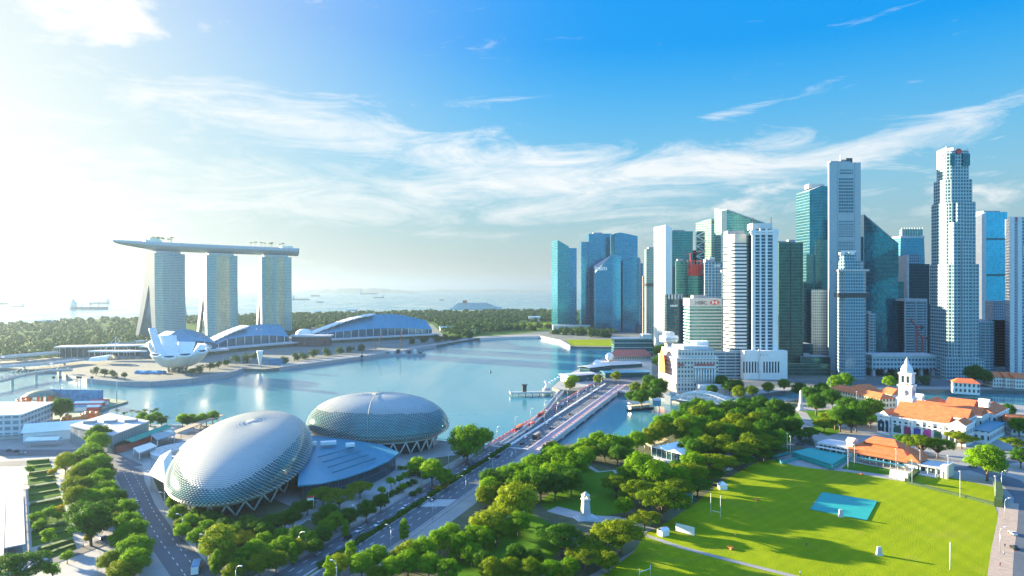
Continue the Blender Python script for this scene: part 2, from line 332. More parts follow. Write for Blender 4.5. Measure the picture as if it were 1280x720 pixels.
# wooded park floor between the bridge road and the field
ground('park_floor',P([(700,556),(800,548),(850,526),(935,506),(1000,500),(1020,560),(965,574),(905,600),(868,630),(835,652),(790,690),(700,740),(400,760),(470,716),(560,655),(640,595)]),.02,mat('park_floor',(.07,.105,.03),.9,var=.5,scale=.06,c2=(.12,.13,.07)))
ground('esplanade_garden',P([(180,580),(215,570),(380,640),(545,572),(600,565),(560,590),(470,640),(400,687),(330,730),(285,722),(225,668),(190,630)]),.02,mat('garden_floor',(.055,.09,.03),.9,var=.5,scale=.08,c2=(.11,.13,.06)))
# plaza, paths
def strip(name,pts,w,z,mat):
    """A path of width w metres along pixel points."""
    q=[Vector(at(u,v)) for u,v in pts]; Lf=[];Rt=[]
    for i,p in enumerate(q):
        d=(q[min(i+1,len(q)-1)]-q[max(i-1,0)]).normalized(); n=Vector((-d.y,d.x,0))*(w/2); Lf.append(p+n); Rt.append(p-n)
    m=MB(); b=len(q)
    for i in range(b-1): m.face([(*Rt[i].xy,z),(*Rt[i+1].xy,z),(*Lf[i+1].xy,z),(*Lf[i].xy,z)])
    return tag(m.build(name,mat),kind='structure')
ground('forecourt',P([(388,612),(440,598),(500,572),(540,592),(505,612),(470,630),(440,640),(405,655),(385,650),(360,668),(352,655),(390,630)]),.07,M['plaza'])
strip('field_path',[(803,668),(850,684),(910,700),(990,720),(1060,738)],2.6,.10,M['paving'])
strip('brick_path',[(1262,628),(1259,655),(1253,690),(1249,730),(1242,790)],7.2,.08,M['brick'])
strip('road',[(1215,585),(1262,600),(1285,625),(1284,660),(1280,700),(1272,740),(1260,800)],11,.06,M['asphalt'])
strip('road',[(900,572),(962,552),(1003,556),(1110,590),(1215,585),(1290,570)],8,.045,M['asphalt'])
strip('footpath',[(690,636),(705,640),(735,648),(770,650),(812,664)],9,.09,M['plaza'])
strip('footpath',[(600,662),(625,654),(640,645),(660,640)],3,.09,M['paving'])
strip('footpath',[(735,583),(748,590),(768,588),(780,600)],3.2,.09,M['plaza'])
strip('footpath',[(985,510),(1003,516),(1012,530),(998,548),(985,556)],7,.09,M['paving'])
# esplanade drive: s along the road, t across, origin where the bridge's left parapet starts
RO=Vector((-13.5,436,0)); RD=Vector((.35,.937,0)).normalized(); RP=Vector((RD.y,-RD.x,0))
def R(s,t,z=0.0): return tuple(RO+RD*s+RP*t+Vector((0,0,z)))
def rroad(name,s0,s1,t0,t1,z,mat,z0=None):
    return ground(name,[R(s0,t0),R(s1,t0),R(s1,t1),R(s0,t1)],z,mat,z0)
rroad('road',-330,0,0,28,.08,M['asphalt'])
rroad('footpath',-330,-10,-5.5,-.3,.16,M['paving'],-.2)
rroad('kerb',-330,-6,11.9,14.1,.26,M['pale'],-.2); ground('planting_strip',[R(-330,12.25),R(-8,12.25),R(-8,13.75),R(-330,13.75)],.30,M['soil'])
rroad('footpath',-330,0,28.3,30.4,.16,M['paving'],-.2)
dash=MB()
for t in (3.9,7.8,18.2,22.6):
    s=-320
    while s<285:
        a=R(s,t-.10); 
        dash.face([R(s,t-.12,.12),R(s+3,t-.12,.12),R(s+3,t+.12,.12),R(s,t+.12,.12)][::-1]) if s<-4 else None
        s+=8
for t in (.35,11.5,14.5,27.6):
    dash.face([R(-330,t-.1,.12),R(-4,t-.1,.12),R(-4,t+.1,.12),R(-330,t+.1,.12)][::-1])
for k in range(7): dash.face([R(-118-k*1.6,15.2,.12),R(-117.2-k*1.6,15.2,.12),R(-112.2-k*1.6,27,.12),R(-113-k*1.6,27,.12)][::-1])
tag(dash.build('road_markings',M['line']),kind='structure')
# raffles avenue on the left
ave=[(-80,585),(60,577),(130,578),(160,590),(172,612),(185,640),(208,675),(238,715),(270,760)]
strip('road',ave,13,.07,M['asphalt'])
strip('road',[(-200,562),(-20,566),(80,566),(130,570),(160,585)],16,.055,M['asphalt'])
strip('footpath',[(183,578),(186,600),(200,630),(222,660),(252,688),(290,722),(330,770)],4.2,.14,M['plaza'])
strip('footpath',[(168,560),(190,575),(210,590)],10,.12,M['paving'])
lm=MB()
q=[Vector(at(u,v)) for u,v in ave]
for off in (-2.2,2.2):
    for i in range(3,len(q)-1):
        d=q[i+1]-q[i]; n=Vector((-d.y,d.x,0)).normalized(); L0=d.length; d.normalize(); s=0
        while s<L0-3:
            a=q[i]+d*s+n*off; b=a+d*2.6
            lm.face([(*(a-n*.13).xy,.12),(*(b-n*.13).xy,.12),(*(b+n*.13).xy,.12),(*(a+n*.13).xy,.12)]); s+=7
tag(lm.build('road_markings',M['line']),kind='structure')
# left plaza with its long paved strips and planting beds
ground('plaza',P([(-160,576),(30,584),(34,688),(30,760),(-300,760)]),.06,M['plaza'])
ground('plaza',P([(28,572),(76,570),(128,700),(110,730),(20,730)]),.045,M['plaza'])
strip('promenade',[(70,577),(80,610),(92,650),(100,680)],8.5,.10,M['plaza'])
strip('road',[(20,722),(60,704),(120,682),(158,664),(178,650)],6.5,.16,M['asphalt'])
for a in ([(33,578),(62,576),(66,586),(34,590)],[(34,594),(67,589),(71,601),(35,607)],[(35,611),(72,605),(77,620),(36,628)],[(36,632),(78,624),(86,650),(38,660)],[(39,664),(87,654),(92,672),(40,684)],[(46,690),(92,676),(96,686),(62,700)]):
    lawn(a,'bed',z=.12,name='planting_bed')
# promenades along the bay
ground('promenade',P([(180,531.5),(300,530.5),(300,538),(180,541)]),.05,M['plaza'])
ground('far_lawn',P([(708,424.6),(768,424.2),(767,432.6),(714,431.9)],-.5),-.4,GR['field'])
ground('far_lawn',P([(640,404),(690,403),(690,411),(655,412)],-.5),-.4,GR['field'])
ground('garden_ground',P([(-480,419),(-150,411),(0,406.5),(90,400),(170,397.5),(370,392.5),(500,389.5),(690,387.5),(800,387.5),(800,411),(690,413),(640,418),(560,424),(540,405),(395,410),(370,402),(170,432),(60,447),(-300,456)],-.5),-.42,GR['far'])
ground('far_promenade',P([(675,420.6),(640,421.2),(600,422.6),(545,431.6),(480,442),(395,453.5),(350,459),(350,456),(395,450),(480,438.5),(545,429),(600,420.5),(640,418.8),(676,418.2)],-.5),-.35,M['paving'])
# the air: one even box of haze round camera and place, sky outside
hm=bpy.data.materials.new('haze_air'); hm.use_nodes=True; t=hm.node_tree; t.nodes.clear()
o_=t.nodes.new('ShaderNodeOutputMaterial'); v_=t.nodes.new('ShaderNodeVolumePrincipled')
v_.inputs['Color'].default_value=(.205,.28,.38,1); v_.inputs['Density'].default_value=.00008; v_.inputs['Anisotropy'].default_value=.5
t.links.new(v_.outputs[0],o_.inputs['Volume'])
HB=E_+500
tag(MB().bx(-HB,HB,-2500,HB,-14,330,bottom=True).build('haze',hm),kind='stuff')
# ================================================================ far side of the bay
FT=dict(
 bay=facade('tower_teal_glass',(.11,.27,.30),(.30,.40,.42),3.4,2.4,.28,.16,.3,.15,.35),
 bayglint=facade('tower_gold_reflection',(.34,.32,.22),(.24,.30,.29),3.4,2.0,.24,.2,.45,.16,.6),  # gold tint paints the facade's golden reflections into the glass colour
 atr=mat('atrium_glass',(.05,.15,.22),.12,.4,var=.25))
SLABM=mat('tower_end_wall',(.30,.34,.36),.6,var=.08)
def splayed_tower(label,P0,e,d,ln,top,thick,spread,bands):
    """Hotel tower: a steep glazed slab towards the bay and a leaning slab behind it, joined above the atrium."""
    ang=math.atan2(d[1],d[0]); root=thing('hotel_tower',label,'tower',(P0[0],P0[1],-.4),ang,'three leaning hotel towers under the sky deck')
    sg=1 if (-math.sin(ang)*e[0]+math.cos(ang)*e[1])>0 else -1
    n=14
    def yf(k): return sg*(-6*(1-k)**2.2)            # front face line (k = 0 ground .. 1 top)
    def yb(k): return sg*(thick+spread*(1-k)**1.7)    # back face line
    gap=lambda k: abs(yb(k)-yf(k))
    th=lambda k: min(gap(k)/2+.02, 12+12*k) if k<.62 else gap(k)/2+.02
    prev=0
    for (a,b,m) in bands:
        g=MB()
        for i in range(n):
            k0,k1=i/n,(i+1)/n; fl=lambda x,k:sg*(-2.2*math.sin(PI*x/ln))
            xs=[a*ln+(b-a)*ln*j/4 for j in range(5)]
            for j in range(4):
                q=[(xs[j],yf(k0)+fl(xs[j],0),k0*top),(xs[j+1],yf(k0)+fl(xs[j+1],0),k0*top),(xs[j+1],yf(k1)+fl(xs[j+1],0),k1*top),(xs[j],yf(k1)+fl(xs[j],0),k1*top)]
                uv=[(p[0],p[2]) for p in q]
                if sg<0: q.reverse(); uv.reverse()
                g.face(q,uv)
        g.build('glass_facade',m,root)
    sl=MB()
    ring=lambda k,fa,fb:[(0.05,fa,k*top),(ln-.05,fa,k*top),(ln-.05,fb,k*top),(.05,fb,k*top)]
    sl.rings([ring(i/n,yf(i/n)+sg*.05,yf(i/n)+sg*th(i/n)) for i in range(n+1)],True); sl.build('front_slab',SLABM,root)
    s2=MB(); s2.rings([ring(i/n,yb(i/n),yb(i/n)-sg*th(i/n)) for i in range(n+1)],True); s2.build('rear_slab',SLABM,root)
    at_=MB(); at_.rings([[(3,yf(i/n)+sg*(th(i/n)-1),i/n*top*.999),(ln-3,yf(i/n)+sg*(th(i/n)-1),i/n*top*.999),(ln-3,yb(i/n)-sg*(th(i/n)-1),i/n*top*.999),(3,yb(i/n)-sg*(th(i/n)-1),i/n*top*.999)] for i in range(int(n*.62)+1)],True); at_.build('atrium',FT['atr'],root)
    cr=MB(); cr.box(ln/2,sg*thick/2,top,ln*.8,thick*.7,5); cr.build('neck',M['pale'],root)
    return root
T_=FT['bay'];Gd=FT['bayglint']
tw=[('flat teal hotel tower with the widest splayed legs, under the pointed deck end',on(193,1300),(-.85,.53),64,34,40,[(0,1,T_)]),
    ('hotel tower with a gold reflection painted down its middle, between the other two',on(258,1375),(-.69,.72),65,30,34,[(0,.3,T_),(.3,.72,Gd),(.72,1,T_)]),
    ('hotel tower with two painted gold reflections, under the blunt end of the sky deck',on(327,1450),(-.57,.82),66,28,26,[(0,.12,T_),(.12,.36,Gd),(.36,.48,T_),(.48,.74,Gd),(.74,1,T_)])]
for lb,p0,e,ln,tk,spd,bd in tw:
    l=math.hypot(*e); e=(e[0]/l,e[1]/l); d=(-e[0]*0+abs(e[1]),abs(e[0]))
    splayed_tower(lb,p0,e,d,ln,176,tk,spd,bd)
# sky deck: a boat-shaped hull along a gentle arc through the three tower tops
deck=thing('sky_deck','long boat shaped roof deck resting across three hotel towers, pointed at one end','sky deck',(0,0,0))
ctl=[Vector(on(141,1262)),Vector((-740,1308,0)),Vector((-714,1336,0)),Vector((-637,1409,0)),Vector((-543,1482,0)),Vector((-500,1512,0))]
pts=[]
for i in range(len(ctl)-1):
    a=ctl[max(i-1,0)];b=ctl[i];c_=ctl[i+1];d_=ctl[min(i+2,len(ctl)-1)]
    for k in range(8):
        t=k/8; pts.append(.5*((2*b)+(-a+c_)*t+(2*a-5*b+4*c_-d_)*t*t+(-a+3*b-3*c_+d_)*t**3))
pts.append(ctl[-1]); nn=len(pts)
def deckat(k): return pts[min(nn-1,max(0,int(round(k*(nn-1)))))]
R_=[];Dk=[]
for i,p in enumerate(pts):
    t=i/(nn-1); d=(pts[min(i+1,nn-1)]-pts[max(i-1,0)]).normalized(); n_=Vector((-d.y,d.x,0))
    w=21*min(1,(t/.30)**.6+.03)*(1 if t<.93 else math.sqrt(max(.25,1-((t-.93)/.09)**2))); z=196.5-2.2*t; hgt=15*min(1,(t/.30)**.7+.06)
    R_.append([tuple(p+n_*(w*math.cos(a))+Vector((0,0,z+hgt*math.sin(a)*(1 if math.sin(a)<0 else .0)))) for a in [PI*2*q/16 for q in range(16)]])
    Dk.append((p,n_,w,z))
h=MB(); h.rings(R_,True,True); h.build('hull',mat('deck_hull',(.33,.42,.46),.45,.3),deck)
rail=MB()
for s_ in (-1,1):
    for i in range(nn-1):
        a,b=Dk[i],Dk[i+1]; rail.bar(a[0]+a[1]*s_*(a[2]-.4)+Vector((0,0,a[3]+1)),b[0]+b[1]*s_*(b[2]-.4)+Vector((0,0,b[3]+1)),.5,2.2)
rail.build('parapet',M['pale'],deck)
pav=MB(); p=deckat(.27); pav.box(p.x,p.y,195,30,16,8,.75); pav.box(p.x+2,p.y+2,203,20,10,3,.75); pav.build('rooftop_pavilion',M['steel'],deck)
pav=MB(); p=deckat(.88); pav.box(p.x,p.y,193,26,16,9,.6); pav.build('rooftop_pavilion',M['steel'],deck)
pl=MB()
for k in (.12,.18,.40,.47,.52,.58,.64): p=deckat(k); pl.box(p.x,p.y,195.2,24,14,2.6,.75)
pl.build('deck_building',M['offwhite'],deck)
DECKTREES=[(.33+.012*i) for i in range(9)]+[(.71+.015*i) for i in range(9)]
# lotus-shaped museum on the promontory
mu=thing('lotus_museum','white lotus shaped museum with ten curved fingers beside the bay','museum',(on(222,818)[0],818,-.5))
def petal(th,Lr,H,w0,w1,first):
    R_=[]; ns=12
    for i in range(ns+1):
        s=i/ns; r=3+Lr*(s**.75); z=9+H*s**1.75; w=w0+(w1-w0)*s; w*=min(1,.35+s*1.6); dp=(w*.62)*(1-.35*s)
        nx,nz=-1.75*H*max(s,.02)**.75/ max(1,Lr),1.0; l=math.hypot(nx,nz); nx/=l; nz/=l
        ring=[]
        for k in range(12):
            a=2*PI*k/12; x=w*math.cos(a); y=dp*math.sin(a)*(1 if math.sin(a)<0 else .18)
            rr=r+nx*y; zz=z+nz*y
            ring.append((rr*math.cos(th)-x*math.sin(th),rr*math.sin(th)+x*math.cos(th),zz))
        R_.append(ring)
    m=MB(); m.rings(R_,True,True); o=m.build('finger',M['white'],mu)
    c_=Vector((0,0,0)); 
    for q in R_[-1]: c_+=Vector(q)
    c_/=12; tipdir=(Vector(R_[-1][0])+Vector(R_[-1][6]))/2-(Vector(R_[-2][0])+Vector(R_[-2][6]))/2; tipdir.normalize()
    sk=MB(); sk.face([tuple(c_+(Vector(q)-c_)*.62+tipdir*.12) for q in R_[-1]]); sk.build('skylight',M['glassdark'],o)
for i,(deg,Lr,H) in enumerate([(176,30,46),(212,28,30),(246,27,16),(280,27,14),(312,29,16),(345,33,19),(18,33,23),(56,30,24),(98,28,26),(138,28,35)]):
    petal(math.radians(deg),Lr,H,9.5,10.5 if i else 7.0,i==0)
b=MB(); b.lathe([(4,7),(12,8.6),(19,12),(25,17.5),(16,15),(0,14)],28); b.build('bowl',M['white'],mu)
for k in range(10):
    a=2*PI*k/10; c1=MB(); c1.tube((10*math.cos(a),10*math.sin(a),0),(13*math.cos(a+.28),13*math.sin(a+.28),10.5),.7); c1.tube((10*math.cos(a),10*math.sin(a),0),(13*math.cos(a-.28),13*math.sin(a-.28),10.5),.7); c1.build('column',M['pale'],mu)
b=MB(); b.lathe([(7,0),(6,8)],12); b.build('core',M['glassdark'],mu)
# promontory walls and deck
def quay(name,label,pts,z0,z1,mt,w=2.0,cat='quay wall'):
    o=thing(name,label,cat,at(*pts[0],0)); q=[Vector(at(*p)) -Vector(at(*pts[0])) for p in pts]
    m=MB()
    for i in range(len(q)-1): m.bar(q[i]+Vector((0,0,(z0+z1)/2)),q[i+1]+Vector((0,0,(z0+z1)/2)),w,z1-z0)
    m.build('wall',mt,o)
    r=MB()
    for i in range(len(q)-1):
        r.bar(q[i]+Vector((0,0,z1+1.1)),q[i+1]+Vector((0,0,z1+1.1)),.25)
        n=max(1,int((q[i+1]-q[i]).length/6))
        for k in range(n): pp=q[i].lerp(q[i+1],k/n); r.bar(pp+Vector((0,0,z1)),pp+Vector((0,0,z1+1.1)),.18)
    r.build('railing',M['pale'],o); return o
quay('quay_wall','curved grey promontory wall below the lotus museum',[(86,469.5),(110,474.5),(150,478),(190,478),(240,474),(282,468.6),(303,461)],-6,1.2,M['grey'])
quay('quay_wall','stepped waterfront wall below the convention hall with the white canopy',[(350,459.5),(395,453.6),(480,442.2),(545,431.8)],-6,1,M['grey'])
quay('quay_wall','low pale wall round the far corner of the bay below the green gardens',[(600,422.8),(640,421.2),(675,420.6),(700,426),(713,433)],-6,.8,M['pale'])
# round canopies on the promontory
for (u,v,D,rx,lb) in ((110,452,930,0,'white shell shaped event canopy left of the lotus museum'),):
    o=thing('shell_canopy',lb,'canopy',on(132,905,-.4)); m=MB()
    for k in range(5):
        m2=[]
        for i in range(7):
            a=-1.2+2.4*i/6; m2.append([(x*(9-k)*1.0-14+k*5, math.sin(a)*(9+k), 2+(9+k)*math.cos(a)*.8-(x*x)*1.5) for x in (-.6,-.2,.2,.6)])
        m.rings(m2,closed=False,smooth=True)
    m.build('shell',M['white'],o)
o=thing('flat_canopy','flat white tapered canopy behind the shell canopy, left of the lotus museum','canopy',on(145,960,-.4)); m=MB()
m.prism([(-38,-6),(20,-10),(46,0),(18,8),(-30,6)],11,13); m.build('roof',M['white'],o)
for k in range(6): c1=MB(); c1.tube((-32+k*12,0,0),(-32+k*12,0,11),.5); c1.build('post',M['pale'],o)
m=MB(); m.tube((-2,0,12),(0,0,34),.7,.3); m.bar((-0,0,33),(-18,0,13),.3); m.bar((0,0,33),(20,0,13),.3); m.build('mast',M['white'],o)
o=thing('glass_hall','long low grey hall with a flat roof left of the lotus museum','building',on(130,1010,-.4),.25); m=MB(); m.bx(-60,62,-8,14,0,14); m.build('wall',M['glassdark'],o); m=MB(); m.bx(-64,66,-12,18,14,16); m.build('roof',M['pale'],o)
[MB().bx(-58+k*8,-57.4+k*8,-8.6,-8.05,0,14).build('mullion',M['pale'],o) for k in range(15)]
o=thing('blue_pool_cover','bright blue sheeting spread at the foot of the lotus museum','sheeting',on(188,800,-.4)); m=MB(); 
for k in range(9): m.prism([(-18+k*4,-3),(-14.4+k*4,-3.4),(-14.2+k*4,4),(-18+k*4,3.5)],0,[2.4+1.6*math.sin(k*2),3+1.2*math.cos(k*1.7),2.2,3.5])
m.build('cover',mat('sheet_blue',(.05,.30,.62),.5,var=.3),o)
# three casino and hall roofs
def hall(label,pf0,pf1,zl,zm,zr,fin,depth=58,split=.55,cat='hall'):
    """Long glazed hall under an arched metal roof that falls towards the water; pf: front canopy line in the photo."""
    a=Vector(at(*pf0)); b=Vector(at(*pf1)); ln=(b-a).length; ang=math.atan2((b-a).y,(b-a).x)
    o=thing('waterfront_hall',label,cat,(a.x,a.y,-.4),ang,'arched halls along the far waterfront')
    n=18; arch=lambda t: (zl+(zm-zl)*math.sin(min(t/split,1)*PI/2)) if t<split else (zr+(zm-zr)*math.cos((t-split)/(1-split)*PI/2))
    eave=lambda t: min(12+11*math.sin(PI*(.12+.76*t)),arch(t)-2)
    rf=MB()
    for i in range(n):
        t0,t1=i/n,(i+1)/n; st=.9
        f0=(t0*ln,12,eave(t0)); f1=(t1*ln,12,eave(t1)); r0=(t0*ln,38,arch(t0)+st); r1=(t1*ln,38,arch(t1)); k0=(t0*ln,depth+8,arch(t0)*.8+st); k1=(t1*ln,depth+8,arch(t1)*.8)
        rf.face([f0,f1,r1,r0]); rf.face([r0,r1,k1,k0])
    rf.build('roof',M['blueroof'],o)
    sc=MB()
    for i in range(fin):
        t0,t1=i/n,(i+1.25)/n
        sc.rings([[(t0*ln-2,30+2*math.cos(a_)*0,arch(t0)+.5),(t1*ln,30,arch(t1)+2.2),(t1*ln+1,46,arch(t1)+2.4),(t0*ln-2,46,arch(t0)+.6)],[(t0*ln-2,28,arch(t0)+2.2),(t1*ln,28,arch(t1)+3.4),(t1*ln+1,depth,arch(t1)*.9+4),(t0*ln-2,depth,arch(t0)*.9+3)]] if False else [[(t0*ln-3,22,arch(t0)-1.2),(t1*ln,26,arch(t1)+1.4),(t1*ln,50,arch(t1)+1.6),(t0*ln-3,48,arch(t0)-.8)],[(t0*ln-3,22,arch(t0)+1.0),(t1*ln,26,arch(t1)+2.4),(t1*ln,50,arch(t1)+2.6),(t0*ln-3,48,arch(t0)+1.2)]],True)
    if fin: sc.build('roof_scales',M['white'],o)
    gl=MB()
    for i in range(n):
        t0,t1=i/n,(i+1)/n; gl.face([(t0*ln,13.5,4),(t1*ln,13.5,4),(t1*ln,13.5,eave(t1)-.1),(t0*ln,13.5,eave(t0)-.1)],[(t0*ln,4),(t1*ln,4),(t1*ln,eave(t1)),(t0*ln,eave(t0))])
    for x,t in ((0,0),(ln,1)): gl.face([(x,13.5,0),(x,depth,0),(x,depth,arch(t)*.8-.2),(x,38,arch(t)-.2),(x,13.5,eave(t)-.1)])
    gl.face([(0,depth,0),(ln,depth,0),(ln,depth,arch(1)*.75),(0,depth,arch(0)*.75)])
    gl.build('glass_wall',FT['atr'],o)
    for i in range(int(ln/16)): x=8+i*16; c1=MB(); c1.tube((x,10.5,8),(x,10.5,eave(min(1,x/ln))-.2),.55); c1.build('column',M['white'],o)
    cn=MB(); cn.prism([(-6,-8),(ln+8,-8),(ln+4,13.2),(-4,13.2)],5.5,8,bottom=True); cn.build('canopy',M['pale'],o)
    bs=MB(); bs.bx(0,ln,-3,13,0,5.4); bs.build('podium',mat('podium_planting',(.10,.15,.12),.8,var=.5,scale=.1),o)
    return o
hall('small blue arched hall half hidden behind the lotus museum',(205,449),(277,442),17,40,28,6)
hall('blue arched hall with pale scales on its left end below the gold reflecting hotel tower',(272,441),(367,432.5),12,40,37,9,split=.7)
hall('largest blue arched hall, right of the hotel towers, with a long row of white columns',(397,429.5),(544,421.5),16,51,34,9,depth=66,split=.6)
o=thing('round_retail_block','rounded reddish glass block at the water left of the largest arched hall','building',on(388,1180,-.4)); m=MB(); m.prism([(-34+0,0),(-20,-8),(14,-10),(34,-2),(34,16),(-30,16)],0,17); m.build('wall',mat('ruddy_glass',(.16,.10,.11),.2,.3,var=.6,scale=.2),o); m=MB(); m.prism([(-37,0),(-22,-11),(16,-13),(38,-3),(38,18),(-33,18)],17,19.5); m.build('roof',M['pale'],o)
o=thing('white_dome_tent','small white dome between two arched halls','tent',on(380,1230,-.4)); m=MB(); m.lathe([(16,17),(14,23),(8,27),(0,28)],20); m.lathe([(15.5,0),(15.5,17)],20); m.build('canvas',M['white'],o)
o=thing('crystal_pavilion','glass pavilion standing in the bay by a narrow footbridge','pavilion',on(342,900,WZ)); m=MB(); m.prism([(-17,-8),(-2,-14),(16,-6),(18,8),(2,13),(-15,7)],0,11,top=[(-15,-5),(-2,-10),(12,-3),(15,10),(3,9),(-12,4)]); m.build('glass_shell',FT['atr'],o); m=MB(); m.bx(-20,20,-15,14,-1,.8); m.build('base',M['grey'],o)
o=thing('sculpture_cone','pale inverted cone sculpture standing at the promontory tip','sculpture',on(325,868,WZ)); m=MB(); m.lathe([(.6,0),(1.2,6),(3.8,22),(4.2,25)],12,cap=True); m.build('cone',M['white'],o); m=MB(); m.lathe([(3,-1),(3,.8)],12,cap=True); m.build('base',M['grey'],o)
# light stage trusses and masts on the far waterfront
for (u,D,hh,lb) in ((500,1065,34,'tall orange mast beside the show platform on the far waterfront'),(468,1060,30,'orange leaning mast left of the tall orange mast on the far waterfront')):
    o=thing('show_mast',lb,'mast',on(u,D,-.5)); m=MB(); m.bar((0,0,0),(1 if u==500 else 12,0,hh),.9); m.build('pole',M['orange'],o); m=MB(); m.bx(-2,2,-2,2,0,1.5); m.build('base',M['grey'],o)
o=thing('show_platform','low cluttered show platform at the water edge below the largest hall','platform',on(505,1045,WZ)); m=MB(); m.bx(-34,34,-5,8,0,3.5); m.build('deck',M['grey'],o)
for k in range(7): m=MB(); m.bx(-30+k*9,-25+k*9,-3,3,3.5,6+2*(k%3)); m.build('cabin',M['offwhite'] if k%2 else M['dark'],o)
o=thing('fountain_raft','dark navigation float on the bay near the far waterfront','float',on(452.5,975,WZ)); m=MB(); m.lathe([(3.5,-.4),(3.5,1),(.8,1.6)],10); m.build('float',M['dark'],o); m=MB(); m.bar((0,0,1),(0,0,12),1.2); m.bx(-1.8,1.8,-1.8,1.8,5,8); m.build('mast',M['dark'],o)
o=thing('buoy','small dark buoy alone in the middle of the bay','buoy',on(613,840,WZ)); m=MB(); m.lathe([(1.3,-.3),(1.5,.6),(.5,1.8),(.2,3.2)],10,cap=True); m.build('float',M['dark'],o)
# ships on the strait
def ship(u,vb,px,kind,label,flip=False):
    D=F*(CH-WZ)/(vb-360); Lg=px/F*D; W_=max(.12*Lg,8); hh=Lg*(.062 if kind!='cruise' else .032)
    o=thing('cargo_ship' if kind!='cruise' else 'cruise_ship',label,'ship',on(u,D,WZ),PI if flip else 0,'ships at anchor on the strait')
    out=[(-.5,-.30),(-.46,-.5),(.36,-.5),(.5,0),(.36,.5),(-.46,.5),(-.5,.30)]
    h=MB(); h.prism([(x*Lg*.96,y*W_*.8) for x,y in out],-1,hh,top=[(x*Lg,y*W_) for x,y in out]); h.build('hull',M['navy'] if kind!='cruise' else M['white'],o)
    if kind=='cruise':
        for k in range(6): s=MB(); s.bx(-Lg*(.44-.02*k),Lg*(.40-.035*k),-W_*.42,W_*.42,hh+k*hh*.42,hh+k*hh*.42+hh*.34); s.build('deck_level',M['offwhite'],o); g=MB(); g.bx(-Lg*(.43-.02*k),Lg*(.39-.035*k),-W_*.40,W_*.40,hh+k*hh*.42+hh*.34,hh+(k+1)*hh*.42); g.build('window_band',M['window'],o)
        s=MB(); s.bx(-Lg*.25,-Lg*.17,-W_*.2,W_*.2,hh*3.5,hh*5); s.build('funnel',M['red'],o); s=MB(); s.bar((Lg*.2,0,hh*3.4),(Lg*.2,0,hh*5.2),Lg*.006); s.build('mast',M['white'],o)
    else:
        s=MB(); s.bx(-Lg*.46,-Lg*.36,-W_*.4,W_*.4,hh,hh*2.9); s.bx(-Lg*.45,-Lg*.39,-W_*.3,W_*.3,hh*2.9,hh*3.5); s.build('bridge_house',M['offwhite'],o)
        s=MB(); s.bx(-Lg*.44,-Lg*.41,-W_*.1,W_*.1,hh*3.5,hh*4.2); s.build('funnel',M['dark'],o)
        if kind=='box':
            s=MB(); [s.bx(-Lg*.33+k*Lg*.085,-Lg*.33+k*Lg*.085+Lg*.078,-W_*.44,W_*.44,hh,hh*(1.5+.35*((k*7)%3))) for k in range(9)]; s.build('container_stack',M['redtile'],o)
        else:
            for x in (-.2,.02,.24): s=MB(); s.bar((x*Lg,0,hh),(x*Lg,0,hh*2.3),Lg*.012); s.bar((x*Lg,0,hh*2.1),(x*Lg+Lg*.09,0,hh*1.7),Lg*.008); s.build('deck_crane',M['dark'],o)
ship(112,386.5,48,'bulk','large pale grey cargo ship left of the hotel towers'); ship(124,379.5,26,'bulk','dark cargo ship just behind the large pale grey ship',True)
ship(2,380.2,16,'box','cargo ship cut by the left edge of the picture'); ship(27,375.0,10,'bulk','small ship, upper of two just right of the ship at the picture edge'); ship(22,383.2,16,'bulk','low dark barge, lower of two just right of the ship at the picture edge',True); ship(46,370.3,10,'bulk','faint far ship midway between the picture edge and the large pale ship')
ship(376,374.8,22,'bulk','low ship just right of the third hotel tower'); ship(394,370.4,12,'box','small ship above and right of the ship nearest the hotel tower'); ship(400,378.0,9,'box','round looking tug size ship above the largest arched hall')
ship(461,367.8,23,'bulk','dark long ship, left of a pair under the horizon haze in the middle'); ship(473,372.3,15,'bulk','shorter blue ship just below the dark long ship',True); ship(441,365.2,18,'bulk','very faint ship nearest the horizon left of the dark long ship'); ship(552,375.2,6,'box','tiny ship left of the white cruise ship'); ship(514,366.8,8,'bulk','tiny faint ship at the horizon above the tiny ship left of the cruise ship'); ship(439,379,4,'bulk','tiny sail like boat above the largest arched hall')
ship(595,386.0,66,'cruise','long white cruise ship moored behind the green gardens')
# islands at the horizon
def ridge(name,u0,u1,D,hmax,seed):
    rr=random.Random(seed); m=MB(); n=26; xs=[(u0+(u1-u0)*i/n-640)/F*D for i in range(n+1)]
    hs=[hmax*max(0,math.sin(PI*i/n))**.6*(.6+.4*rr.random()) for i in range(n+1)]
    m.rings([[(xs[i],D-600,WZ-1),(xs[i],D-200,hs[i]*.7),(xs[i],D+100,hs[i]),(xs[i],D+900,WZ-1)] for i in range(n+1)],closed=False,smooth=True)
    tag(m.build(name,M['soil']),kind='structure')
ridge('hills',366,520,15500,125,3); ridge('hills',500,690,19000,75,4); ridge('hills',700,1200,18000,60,9)
